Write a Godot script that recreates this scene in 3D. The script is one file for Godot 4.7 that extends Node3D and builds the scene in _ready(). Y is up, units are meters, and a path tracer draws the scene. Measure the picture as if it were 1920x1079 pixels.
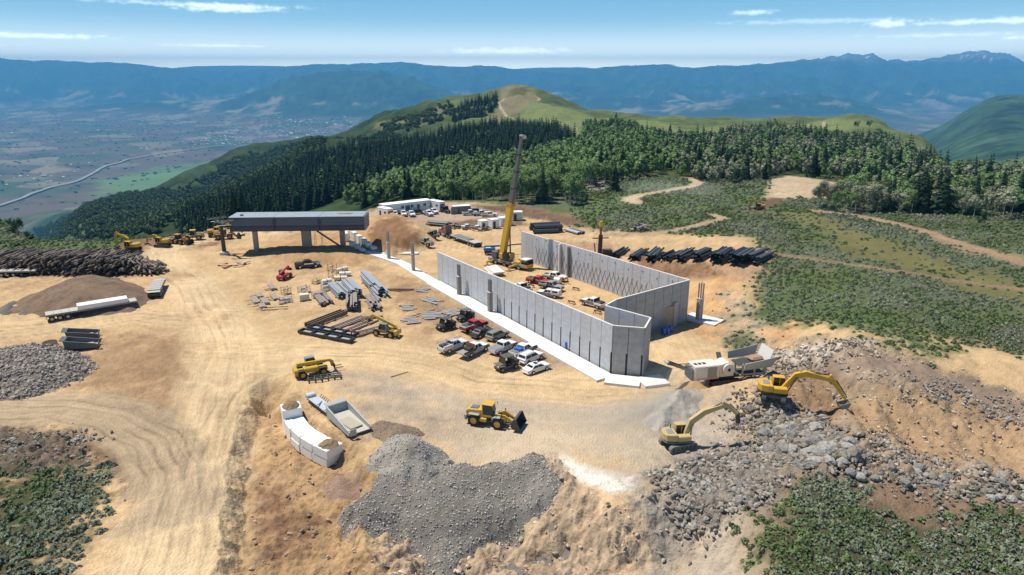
extends Node3D
# A hilltop construction site seen from a drone: earthworks, concrete walls, machines and parked vehicles, forest ridge, valley and far ranges.
# Units are metres, y up; the camera hangs 45 m over the yard and looks towards -z.

func _ready() -> void:
	rng.seed = 20240611
	# camera
	var cam := Camera3D.new()
	cam.name = "camera"
	cam.position = Vector3(0, 45, 0)
	cam.rotation_degrees = Vector3(-17.1, 0, 0)
	cam.fov = 45.09
	cam.near = 1.0
	cam.far = 60000.0
	add_child(cam)
	cam.current = true
	# air and sky
	var env := Environment.new()
	env.background_mode = Environment.BG_SKY
	env.tonemap_mode = Environment.TONE_MAPPER_LINEAR
	env.tonemap_exposure = 1.3
	env.sdfgi_enabled = true
	env.ssao_enabled = true
	env.ssil_enabled = true
	env.fog_enabled = true
	env.fog_density = 7.0e-5
	env.fog_light_color = srgb(0.14, 0.52, 1.0)
	env.volumetric_fog_enabled = true
	env.volumetric_fog_density = 0.0
	var sky := Sky.new()
	var look := ProceduralSkyMaterial.new()
	look.sky_top_color = srgb(0.045, 0.11, 0.25)
	look.sky_horizon_color = Color(0.69, 0.93, 1.03)
	look.sky_curve = 0.1
	look.sky_energy_multiplier = 1.0
	look.ground_horizon_color = srgb(0.3, 0.3, 0.28)
	look.ground_bottom_color = srgb(0.2, 0.18, 0.14)
	look.sun_angle_max = 1.0
	look.sky_cover = cloud_cover()
	look.sky_cover_modulate = Color(1, 1, 1, 4.5)
	sky.sky_material = look
	env.sky = sky
	var world := WorldEnvironment.new()
	world.name = "air"
	world.environment = env
	add_child(world)
	# the sun stands high, ahead of the left shoulder
	var sun := DirectionalLight3D.new()
	sun.name = "sun"
	sun.light_energy = 1.6
	sun.light_color = Color(1.0, 0.965, 0.9)
	sun.light_angular_distance = 0.5
	sun.shadow_enabled = true
	add_child(sun)
	sun.look_at_from_position(Vector3.ZERO, Vector3(22, -50, 9), Vector3.RIGHT)
	# land
	prepare_land()
	build_land()
	build_far()
	build_valley()
	# plants and stones
	build_plants()
	build_stones()
	# structures, then things
	build_walls()
	build_terminal()
	build_yard()
	build_vehicles()
	build_machines()
	build_smoke()

# thin clouds laid round the whole sky in low bands
func cloud_cover() -> ImageTexture:
	var w := 4096
	var h := 2048
	var r := RandomNumberGenerator.new()
	r.seed = 5
	var puffs := []
	# bearing and height in degrees, half widths, strength
	for c in [[-23.5, 5.25, 4.6, 0.2, 1.0], [-21.5, 4.85, 4.0, 0.12, 0.7], [-29.5, 2.55, 2.6, 0.16, 0.6], [-33.5, 2.55, 0.8, 0.13, 0.5], [-36.3, 2.6, 1.0, 0.1, 0.4], [-35.3, 3.05, 0.5, 0.12, 0.5],
			[-15.5, 4.3, 1.8, 0.07, 0.4], [2.6, 5.55, 2.4, 0.07, 0.5], [10.5, 5.0, 1.5, 0.12, 0.5], [4.0, 4.1, 2.0, 0.07, 0.35], [22.5, 5.2, 4.0, 0.14, 0.4], [28.0, 5.9, 2.0, 0.12, 0.4], [10.3, 3.8, 0.8, 0.1, 0.3],
			[19.5, 3.7, 1.6, 0.2, 0.3], [31.5, 3.6, 3.8, 0.3, 0.5], [27.0, 4.0, 2.0, 0.12, 0.3], [-3.0, 3.0, 9.0, 0.22, 0.38], [-10.0, 2.85, 4.0, 0.18, 0.38], [2.0, 2.7, 7.0, 0.2, 0.35], [-16.0, 2.2, 2.0, 0.13, 0.35], [-19.0, 2.2, 2.5, 0.12, 0.25], [18.0, 2.7, 12.0, 0.7, 0.2], [0.0, 1.9, 14.0, 0.4, 0.16], [33.0, 2.4, 8.0, 0.8, 0.2]]:
		puffs.append(c)
	for i in 150:
		var a := r.randf_range(38, 322)
		var e := r.randf_range(1.6, 14.0)
		puffs.append([a, e, r.randf_range(1, 8) * (0.6 + e * 0.1), r.randf_range(0.07, 0.4) * (0.6 + e * 0.1), r.randf_range(0.2, 0.6)])
	var f := FastNoiseLite.new()
	f.seed = 9
	f.frequency = 1.0
	f.fractal_octaves = 4
	var first := int((90.0 - 17.0) / 180.0 * h)
	var last := int(90.0 / 180.0 * h)
	var amount := PackedFloat32Array()
	amount.resize(w * (last - first))
	for c in puffs:
		var x0: float = w / 2.0 - (c[0] + c[2] * 1.3) / 360.0 * w
		var x1: float = w / 2.0 - (c[0] - c[2] * 1.3) / 360.0 * w
		var y0: int = maxi(int((90.0 - c[1] - c[3] * 1.6) / 180.0 * h), first)
		var y1: int = mini(int((90.0 - c[1] + c[3] * 1.6) / 180.0 * h) + 1, last - 1)
		for y in range(y0, y1 + 1):
			for x in range(int(x0), int(x1) + 1):
				var a := (w / 2.0 - x - 0.5) / w * 360.0   # bearings run leftwards over the picture
				var e := 90.0 - (y + 0.5) / h * 180.0
				var q := Vector2((a - c[0]) / c[2], (e - c[1]) / c[3])
				if q.y < 0: q.y *= 1.5
				var n := f.get_noise_2d(a * 0.7 + c[1] * 7.0, e * 4.0) * 0.9 + f.get_noise_2d(a * 2.5, e * 9.0) * 0.5
				var s := clampf((1.0 - q.length() + n * 0.75) * 1.5, 0, 1) * smoothstep(1.3, 0.9, absf(q.x))
				var k := (y - first) * w + posmod(x, w)
				amount[k] = minf(amount[k] + s * c[4], 1.0)
	var im := Image.create_empty(w, h, false, Image.FORMAT_RGBA8)
	for y in range(first, last):
		for x in w:
			# a pale veil lies low over the horizon
			var e := 90.0 - (y + 0.5) / h * 180.0
			var cloud := amount[(y - first) * w + x] * 0.34
			var veil := 0.64 * exp(-e * e / 5.0) + 0.36 * exp(-e * e / 0.9)
			var s := minf(cloud + veil, 1.0)
			if s > 0.004: im.set_pixel(x, y, Color(1.0, 0.98, 0.94).lerp(Color(1.0, 0.93, 0.78), veil / (cloud + veil)) * Color(1, 1, 1, 0) + Color(0, 0, 0, s))
	return ImageTexture.create_from_image(im)

# ---------------------------------------------------------------- mesh building
class M:
	var v := PackedVector3Array()
	var n := PackedVector3Array()
	var c := PackedColorArray()
	var tint := Color(1, 1, 1)
	var tinted := false
	func tri(a: Vector3, b: Vector3, d: Vector3) -> void:   # counter-clockwise seen from outside
		var k := (b - a).cross(d - a).normalized()
		v.append(a); v.append(d); v.append(b)
		n.append(k); n.append(k); n.append(k)
		if tinted:
			c.append(tint); c.append(tint); c.append(tint)
	func tri_n(a: Vector3, b: Vector3, d: Vector3, na: Vector3, nb: Vector3, nd: Vector3) -> void:
		v.append(a); v.append(d); v.append(b)
		n.append(na); n.append(nd); n.append(nb)
		if tinted:
			c.append(tint); c.append(tint); c.append(tint)
	func quad(a: Vector3, b: Vector3, d: Vector3, e: Vector3) -> void:
		tri(a, b, d); tri(a, d, e)
	# box with chamfered long edges; s = size, bas = turn
	func box(at: Vector3, s: Vector3, bas := Basis.IDENTITY, bev := 0.0) -> M:
		var h := s * 0.5
		if bev <= 0.0:
			var p := []
			for i in 8:
				p.append(at + bas * Vector3(h.x if i & 1 else -h.x, h.y if i & 2 else -h.y, h.z if i & 4 else -h.z))
			quad(p[4], p[5], p[7], p[6]); quad(p[1], p[0], p[2], p[3]); quad(p[5], p[1], p[3], p[7])
			quad(p[0], p[4], p[6], p[2]); quad(p[6], p[7], p[3], p[2]); quad(p[0], p[1], p[5], p[4])
			return self
		var b := minf(bev, minf(h.x, minf(h.y, h.z)) * 0.9)
		# six inset faces, twelve bevels, eight corners
		var f := func(ax: int, sg: float, i: float, j: float) -> Vector3:
			var q := Vector3.ZERO
			q[ax] = sg * h[ax]
			q[(ax + 1) % 3] = i * (h[(ax + 1) % 3] - b)
			q[(ax + 2) % 3] = j * (h[(ax + 2) % 3] - b)
			return at + bas * q
		for ax in 3:
			for sg in [-1.0, 1.0]:
				var a: Vector3 = f.call(ax, sg, -1.0, -1.0)
				var b2: Vector3 = f.call(ax, sg, 1.0, -1.0)
				var c2: Vector3 = f.call(ax, sg, 1.0, 1.0)
				var d2: Vector3 = f.call(ax, sg, -1.0, 1.0)
				if sg > 0: quad(a, b2, c2, d2)
				else: quad(a, d2, c2, b2)
			var a1 := (ax + 1) % 3
			for s1 in [-1.0, 1.0]:
				for s2 in [-1.0, 1.0]:
					# the edge between faces ax (s1) and a1 (s2), running along the third axis
					var p0: Vector3 = f.call(ax, s1, s2, -1.0)
					var p1: Vector3 = f.call(ax, s1, s2, 1.0)
					var q0: Vector3 = f.call(a1, s2, -1.0, s1)
					var q1: Vector3 = f.call(a1, s2, 1.0, s1)
					if s1 * s2 > 0: quad(p0, q0, q1, p1)
					else: quad(p0, p1, q1, q0)
		for i in 8:
			var sx := 1.0 if i & 1 else -1.0
			var sy := 1.0 if i & 2 else -1.0
			var sz := 1.0 if i & 4 else -1.0
			var px: Vector3 = f.call(0, sx, sy, sz)
			var py: Vector3 = f.call(1, sy, sz, sx)
			var pz: Vector3 = f.call(2, sz, sx, sy)
			if sx * sy * sz > 0: tri(px, py, pz)
			else: tri(px, pz, py)
		return self
	# round bar from a to b
	func rod(a: Vector3, b: Vector3, ra: float, rb := -1.0, k := 8, caps := true) -> M:
		if rb < 0: rb = ra
		var ax := (b - a).normalized()
		var u := ax.cross(Vector3.UP if absf(ax.y) < 0.9 else Vector3.RIGHT).normalized()
		var w := ax.cross(u)
		for i in k:
			var t0 := TAU * i / k
			var t1 := TAU * (i + 1) / k
			var d0 := u * cos(t0) + w * sin(t0)
			var d1 := u * cos(t1) + w * sin(t1)
			tri_n(a + d0 * ra, a + d1 * ra, b + d1 * rb, d0, d1, d1)
			tri_n(a + d0 * ra, b + d1 * rb, b + d0 * rb, d0, d1, d0)
			if caps:
				tri(a, a + d1 * ra, a + d0 * ra)
				tri(b, b + d0 * rb, b + d1 * rb)
		return self
	# square bar from a to b
	func bar(a: Vector3, b: Vector3, w: float, h: float, up := Vector3.UP) -> M:
		var ax := (b - a)
		var x := ax.normalized()
		var zz := x.cross(up if absf(x.dot(up)) < 0.98 else Vector3.RIGHT).normalized()
		var y := zz.cross(x)
		return box((a + b) * 0.5, Vector3(ax.length(), h, w), Basis(x, y, zz))
	# outline in x,y drawn across z from -w to w; half width runs from w0 at height y0 to w1 at y1
	func prism(pts: Array, w0: float, w1 := -1.0, y0 := 0.0, y1 := 1.0, zc := 0.0, bev := 0.0) -> M:
		if w1 < 0: w1 = w0
		var pl := PackedVector2Array(pts)
		if Geometry2D.is_polygon_clockwise(pl) == false:
			pl.reverse()
		# Geometry2D counts clockwise in y-down terms: after this the outline runs counter-clockwise in y-up
		var area := 0.0
		for i in pl.size():
			var j := (i + 1) % pl.size()
			area += pl[i].x * pl[j].y - pl[j].x * pl[i].y
		if area < 0: pl.reverse()
		var wid := func(q: Vector2) -> float:
			return lerpf(w0, w1, clampf((q.y - y0) / (y1 - y0), 0, 1))
		var inner := pl
		if bev > 0:
			var off := Geometry2D.offset_polygon(pl, -bev)
			if off.size() == 1 and off[0].size() == pl.size():
				inner = off[0]
				# match starting corner
				var best := 0
				for i in inner.size():
					if inner[i].distance_squared_to(pl[0]) < inner[best].distance_squared_to(pl[0]): best = i
				var r := PackedVector2Array()
				for i in inner.size(): r.append(inner[(best + i) % inner.size()])
				inner = r
			else:
				bev = 0.0
		var idx := Geometry2D.triangulate_polygon(inner)
		for i in range(0, idx.size(), 3):
			var a := inner[idx[i]]; var b := inner[idx[i + 1]]; var d := inner[idx[i + 2]]
			if (b - a).cross(d - a) < 0:
				var t := b; b = d; d = t
			var wa: float = wid.call(a); var wb: float = wid.call(b); var wd: float = wid.call(d)
			tri(Vector3(a.x, a.y, zc + wa), Vector3(b.x, b.y, zc + wb), Vector3(d.x, d.y, zc + wd))
			tri(Vector3(a.x, a.y, zc - wa), Vector3(d.x, d.y, zc - wd), Vector3(b.x, b.y, zc - wb))
		for i in pl.size():
			var j := (i + 1) % pl.size()
			var a := pl[i]; var b := pl[j]
			var wa: float = wid.call(a) - bev; var wb: float = wid.call(b) - bev
			quad(Vector3(a.x, a.y, zc + wa), Vector3(a.x, a.y, zc - wa), Vector3(b.x, b.y, zc - wb), Vector3(b.x, b.y, zc + wb))
			if bev > 0:
				var ia := inner[i]; var ib := inner[j]
				quad(Vector3(ia.x, ia.y, zc + wa + bev), Vector3(a.x, a.y, zc + wa), Vector3(b.x, b.y, zc + wb), Vector3(ib.x, ib.y, zc + wb + bev))
				quad(Vector3(a.x, a.y, zc - wa), Vector3(ia.x, ia.y, zc - wa - bev), Vector3(ib.x, ib.y, zc - wb - bev), Vector3(b.x, b.y, zc - wb))
		return self
	func turned(t: Transform3D, from := 0) -> M:
		for i in range(from, v.size()):
			v[i] = t * v[i]
			n[i] = (t.basis * n[i]).normalized()
		return self
	func add(o: M, t: Transform3D) -> M:
		for i in o.v.size():
			v.append(t * o.v[i]); n.append((t.basis * o.n[i]).normalized())
			if tinted: c.append(o.c[i] if i < o.c.size() else tint)
		return self
	func mesh() -> ArrayMesh:
		var a := []
		a.resize(Mesh.ARRAY_MAX)
		a[Mesh.ARRAY_VERTEX] = v
		a[Mesh.ARRAY_NORMAL] = n
		if c.size() == v.size(): a[Mesh.ARRAY_COLOR] = c
		var m := ArrayMesh.new()
		m.add_surface_from_arrays(Mesh.PRIMITIVE_TRIANGLES, a)
		return m

var rng := RandomNumberGenerator.new()
var mats := {}
var used_names := {}

func srgb(r: float, g: float, b: float) -> Color: return Color(r, g, b).linear_to_srgb()

# a material by linear base colour
func mat(r: float, g: float, b: float, rough := 0.7, metal := 0.0, coat := 0.0) -> StandardMaterial3D:
	var key := "%.3f %.3f %.3f %.2f %.2f %.2f" % [r, g, b, rough, metal, coat]
	if not mats.has(key):
		var m := StandardMaterial3D.new()
		m.albedo_color = srgb(r, g, b)
		m.roughness = rough
		m.metallic = metal
		if coat > 0:
			m.clearcoat_enabled = true
			m.clearcoat = coat
			m.clearcoat_roughness = 0.12
		mats[key] = m
	return mats[key]

# a material whose colour is broken up by a computed noise picture laid on in three planes
func worn(r: float, g: float, b: float, rough: float, spread: float, scale: float, seed_no: int, metal := 0.0, bump := 0.0, freq := 0.02) -> StandardMaterial3D:
	var key := "w%.3f %.3f %.3f %.2f %.2f %.2f %d" % [r, g, b, rough, spread, scale, seed_no]
	if mats.has(key): return mats[key]
	var f := FastNoiseLite.new()
	f.seed = seed_no
	f.frequency = freq
	f.fractal_octaves = 5
	var t := NoiseTexture2D.new()
	t.width = 256; t.height = 256; t.seamless = true
	t.noise = f
	var gr := Gradient.new()
	gr.set_color(0, srgb(r * (1 - spread), g * (1 - spread), b * (1 - spread)))
	gr.set_color(1, srgb(minf(r * (1 + spread), 0.9), minf(g * (1 + spread), 0.9), minf(b * (1 + spread), 0.9)))
	t.color_ramp = gr
	var m := StandardMaterial3D.new()
	m.albedo_texture = t
	m.roughness = rough
	m.metallic = metal
	m.uv1_triplanar = true
	m.uv1_scale = Vector3.ONE * scale
	if bump > 0:
		var t2 := NoiseTexture2D.new()
		t2.width = 256; t2.height = 256; t2.seamless = true
		t2.noise = f
		m.heightmap_enabled = true
		m.heightmap_texture = t2
		m.heightmap_scale = bump
	mats[key] = m
	return m

func tinted_mat(rough := 0.9) -> StandardMaterial3D:
	var key := "tint%.2f" % rough
	if not mats.has(key):
		var m := StandardMaterial3D.new()
		m.vertex_color_use_as_albedo = true
		m.roughness = rough
		mats[key] = m
	return mats[key]

func numbered(called: String) -> String:
	var k: int = used_names.get(called, 0)
	used_names[called] = k + 1
	return called if k == 0 else "%s_%03d" % [called, k]

func tag(o: Node3D, label: String, category: String, group := "", kind := "") -> Node3D:
	if label: o.set_meta("label", label)
	if category: o.set_meta("category", category)
	if group: o.set_meta("group", group)
	if kind: o.set_meta("kind", kind)
	return o

func thing(called: String, label: String, category: String, at: Vector3, yaw := 0.0, group := "") -> Node3D:
	var o := Node3D.new()
	o.name = numbered(called)
	add_child(o)
	o.position = at
	o.rotation.y = yaw
	tag(o, label, category, group)
	return o

func part(parent: Node, called: String, m: M, material: Material) -> MeshInstance3D:
	return part_mesh(parent, called, m.mesh(), material)

func part_mesh(parent: Node, called: String, me: Mesh, material: Material) -> MeshInstance3D:
	var o := MeshInstance3D.new()
	o.name = called if parent != self else numbered(called)
	o.mesh = me
	o.material_override = material
	parent.add_child(o, true)
	return o

# one mesh that is a whole thing
func single(called: String, label: String, category: String, m: M, material: Material, at := Vector3.ZERO, yaw := 0.0, group := "") -> MeshInstance3D:
	var o := part(self, called, m, material)
	o.position = at
	o.rotation.y = yaw
	tag(o, label, category, group)
	return o

func on(x: float, z: float, up := 0.0) -> Vector3: return Vector3(x, ground(x, z) + up, z)

func copies(parent: Node, called: String, me: Mesh, material: Material, where: Array, tints: PackedColorArray) -> MultiMeshInstance3D:
	var mm := MultiMesh.new()
	mm.transform_format = MultiMesh.TRANSFORM_3D
	mm.use_colors = tints.size() > 0
	mm.mesh = me
	mm.instance_count = where.size()
	for i in where.size():
		mm.set_instance_transform(i, where[i])
		if tints.size(): mm.set_instance_color(i, tints[i])
	var o := MultiMeshInstance3D.new()
	o.name = called if parent != self else numbered(called)
	o.multimesh = mm
	o.material_override = material
	o.set_meta("kind", "stuff")
	parent.add_child(o, true)
	return o

# ---------------------------------------------------------------- the land
const S_STEP := 0.015
const S_MIN := -1.2
const S_COUNT := 161
const D_MIN := 20.0
const D_STEP := 0.03
const D_COUNT := 190
var relief := PackedFloat32Array()
var n_fine := FastNoiseLite.new()
var n_mid := FastNoiseLite.new()
var n_big := FastNoiseLite.new()
var n_hill := FastNoiseLite.new()
var n_ridge := FastNoiseLite.new()
var n_cell := FastNoiseLite.new()
var earth := {}
var cover := []
var tracks := []

func profile(l: Array, d: float) -> float:
	if d <= l[0].x: return l[0].y
	for i in l.size() - 1:
		if d <= l[i + 1].x:
			var w: float = l[i + 1].x - l[i].x
			var q: float = (d - l[i].x) / w
			var q2 := q * q
			var q3 := q2 * q
			return (2 * q3 - 3 * q2 + 1) * l[i].y + (q3 - 2 * q2 + q) * w * slope(l, i) + (3 * q2 - 2 * q3) * l[i + 1].y + (q3 - q2) * w * slope(l, i + 1)
	return l[-1].y

func slope(l: Array, i: int) -> float:
	if i == 0 or i == l.size() - 1: return 0.0
	var a: float = (l[i].y - l[i - 1].y) / (l[i].x - l[i - 1].x)
	var b: float = (l[i + 1].y - l[i].y) / (l[i + 1].x - l[i].x)
	return 0.0 if a * b <= 0 else 2 * a * b / (a + b)

func prepare_land() -> void:
	for f in [[n_fine, 1, 0.9, 3], [n_mid, 2, 0.16, 4], [n_big, 3, 0.035, 4], [n_hill, 4, 0.008, 4], [n_ridge, 5, 0.00045, 5], [n_cell, 6, 0.0035, 1]]:
		f[0].seed = f[1]
		f[0].frequency = f[2]
		f[0].fractal_octaves = f[3]
		f[0].noise_type = FastNoiseLite.TYPE_SIMPLEX_SMOOTH
	n_ridge.fractal_type = FastNoiseLite.FRACTAL_RIDGED
	n_cell.noise_type = FastNoiseLite.TYPE_CELLULAR
	n_cell.cellular_return_type = FastNoiseLite.RETURN_CELL_VALUE
	n_cell.fractal_type = FastNoiseLite.FRACTAL_NONE
	var cols := []
	for c in PROFILES:
		var row := PackedFloat32Array()
		for k in D_COUNT: row.append(profile(c[1], D_MIN * exp(D_STEP * k)))
		cols.append(row)
	relief.resize(S_COUNT * D_COUNT)
	var n := PROFILES.size()
	for i in S_COUNT:
		var s := S_MIN + S_STEP * i
		var j := 0
		while j < n - 2 and s > PROFILES[j + 1][0]: j += 1
		var q := clampf((s - PROFILES[j][0]) / (PROFILES[j + 1][0] - PROFILES[j][0]), 0, 1)
		for k in D_COUNT:
			var a: float = cols[maxi(j - 1, 0)][k]
			var b: float = cols[j][k]
			var c: float = cols[j + 1][k]
			var e: float = cols[mini(j + 2, n - 1)][k]
			relief[i * D_COUNT + k] = b + 0.5 * q * (c - a + q * (2 * a - 5 * b + 4 * c - e + q * (3 * (b - c) + e - a)))
	for k in EARTH: earth[k] = outline(EARTH[k])
	for c in COVER: cover.append([outline(c[6]), faded(c[1]), c[2], c[3], c[4], c[5]])
	for t in TRACKS:
		var o := outline(t[3])
		tracks.append([o, faded(t[1]), t[2]])
	# which covers and tracks matter in each square of the near land: [index, wholly inside]
	for tz in TILES_Z:
		for tx in TILES_X:
			var c := Vector2(TILE_X0 + (tx + 0.5) * TILE, -(tz + 0.5) * TILE)
			var mine := []
			for i in cover.size():
				var reach: float = cover[i][2] + cover[i][3] * 1.3 + TILE * 0.71
				var e := inside(cover[i][0], c, reach)
				if e > reach: continue
				if e < -reach: mine.clear()
				mine.append([i, e < -reach])
			var routes := []
			for i in tracks.size():
				if route_distance(tracks[i], c) < tracks[i][2] * 1.0 + TILE * 0.71: routes.append(i)
			var works := PackedFloat32Array()
			for k in ["pad", "lower", "trench", "pit", "mound", "termmound", "bench", "bank"]:
				works.append(inside(earth[k], c, 30))
			tiles.append([mine, routes, works])

const TILE := 5.0
const TILE_X0 := -420.0
const TILES_X := 190
const TILES_Z := 80
var tiles := []

func tile(x: float, z: float) -> Array:
	var tx := int((x - TILE_X0) / TILE)
	var tz := int(-z / TILE)
	return tiles[tz * TILES_X + tx] if tx >= 0 and tx < TILES_X and tz >= 0 and tz < TILES_Z and x > TILE_X0 else []

func route_distance(t: Array, p: Vector2) -> float:
	var r: Rect2 = t[0][1]
	if not r.grow(t[2] + TILE).has_point(p): return 1e9
	var v: PackedVector2Array = t[0][0]
	var best := 1e9
	for i in v.size() - 1: best = minf(best, p.distance_to(Geometry2D.get_closest_point_to_segment(p, v[i], v[i + 1])))
	return best

func faded(c: Color) -> Color:
	var g := c.r * 0.4 + c.g * 0.45 + c.b * 0.15
	return c.lerp(Color(g, g, g), 0.2)

func outline(pts: Array) -> Array:
	var p := PackedVector2Array(pts)
	var r := Rect2(p[0], Vector2.ZERO)
	for q in p: r = r.expand(q)
	return [p, r]

# signed distance to an outline, negative inside; far outside its box it returns the distance to the box
func inside(o: Array, p: Vector2, reach: float) -> float:
	var r: Rect2 = o[1]
	if p.x < r.position.x - reach or p.y < r.position.y - reach or p.x > r.end.x + reach or p.y > r.end.y + reach: return 1e6
	var v: PackedVector2Array = o[0]
	var d := 1e18
	var s := 1.0
	var j := v.size() - 1
	for i in v.size():
		var e := v[j] - v[i]
		var w := p - v[i]
		var b := w - e * clampf(w.dot(e) / e.dot(e), 0.0, 1.0)
		d = minf(d, b.length_squared())
		var c1 := p.y >= v[i].y
		var c2 := p.y < v[j].y
		var c3 := e.x * w.y > e.y * w.x
		if (c1 and c2 and c3) or (not c1 and not c2 and not c3): s = -s
		j = i
	return s * sqrt(d)

func natural(x: float, z: float) -> float:
	var d := maxf(-z, D_MIN)
	var fs := clampf((x / d - S_MIN) / S_STEP, 0, S_COUNT - 1.001)
	var fd := clampf(log(d / D_MIN) / D_STEP, 0, D_COUNT - 1.001)
	var i := int(fs)
	var k := int(fd)
	var at := i * D_COUNT + k
	fs -= i
	fd -= k
	var h := lerpf(lerpf(relief[at], relief[at + 1], fd), lerpf(relief[at + D_COUNT], relief[at + D_COUNT + 1], fd), fs)
	var far := smoothstep(260.0, 700.0, d)
	if far > 0: h += far * n_hill.get_noise_2d(x, z) * minf(3.0 + d * 0.005, 14.0) * smoothstep(4200.0, 1800.0, d)
	return h + n_big.get_noise_2d(x, z) * 0.8 * (0.3 + far)

# the surface that things stand on
func ground(x: float, z: float) -> float:
	var p := Vector2(x, z)
	var h := natural(x, z)
	if z < -290: return h
	var tl := tile(x, z)
	if tl.is_empty(): return h
	var w: PackedFloat32Array = tl[2]
	var e := 0.0
	if w[0] < 16.0:
		var m := 1.0
		if w[0] > -8.0:
			e = inside(earth.pad, p, 12)
			m = 1.0 - smoothstep(-1.0, 6.5, e + n_mid.get_noise_2d(x, z) * 2.0)
		if m > 0: h = lerpf(h, 0.3 * n_big.get_noise_2d(x, z), m)
	if w[1] < 7.0:
		e = inside(earth.lower, p, 4) if w[1] > -14.0 else w[1]
		if e < 2: h -= clampf((1.0 - e + n_mid.get_noise_2d(x * 1.6, z * 1.6) * 0.8 + n_fine.get_noise_2d(x * 0.5, z * 0.5) * 0.4) * lerpf(0.52, 0.85, smoothstep(2.0, 10.0, x)), 0, 4.2)
	if w[2] < 7.0:
		e = inside(earth.trench, p, 4) if w[2] > -10.0 else w[2]
		if e < 2: h -= clampf((0.8 - e + n_mid.get_noise_2d(x * 1.7, z * 1.7) * 0.7 + n_fine.get_noise_2d(x * 0.5, z * 0.5) * 0.3) * 1.1, 0, 2.3)
	if w[3] < 7.0:
		e = inside(earth.pit, p, 4)
		if e < 2: h -= clampf((0.6 - e) * 0.9, 0, 1.8)
	if w[4] < 7.0:
		e = inside(earth.mound, p, 4)
		if e < 2: h += clampf((1.0 - e) * 0.6, 0, 3.2)
	if w[5] < 7.0:
		e = inside(earth.termmound, p, 4)
		if e < 2: h += clampf((1.0 - e) * 0.12, 0, 1.0)
	if w[6] < 9.0:
		e = inside(earth.bench, p, 8)
		if e < 3: h = lerpf(h, 3.0, smoothstep(3.0, -2.5, e))
	if w[7] < 9.0:
		e = inside(earth.bank, p, 8)
		if e < 3: h += smoothstep(3.0, -4.0, e) * (n_mid.get_noise_2d(x * 0.75, z * 0.28) * 1.5 + n_big.get_noise_2d(x * 2.2, z * 1.6) * 1.6)
	return h

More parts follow.
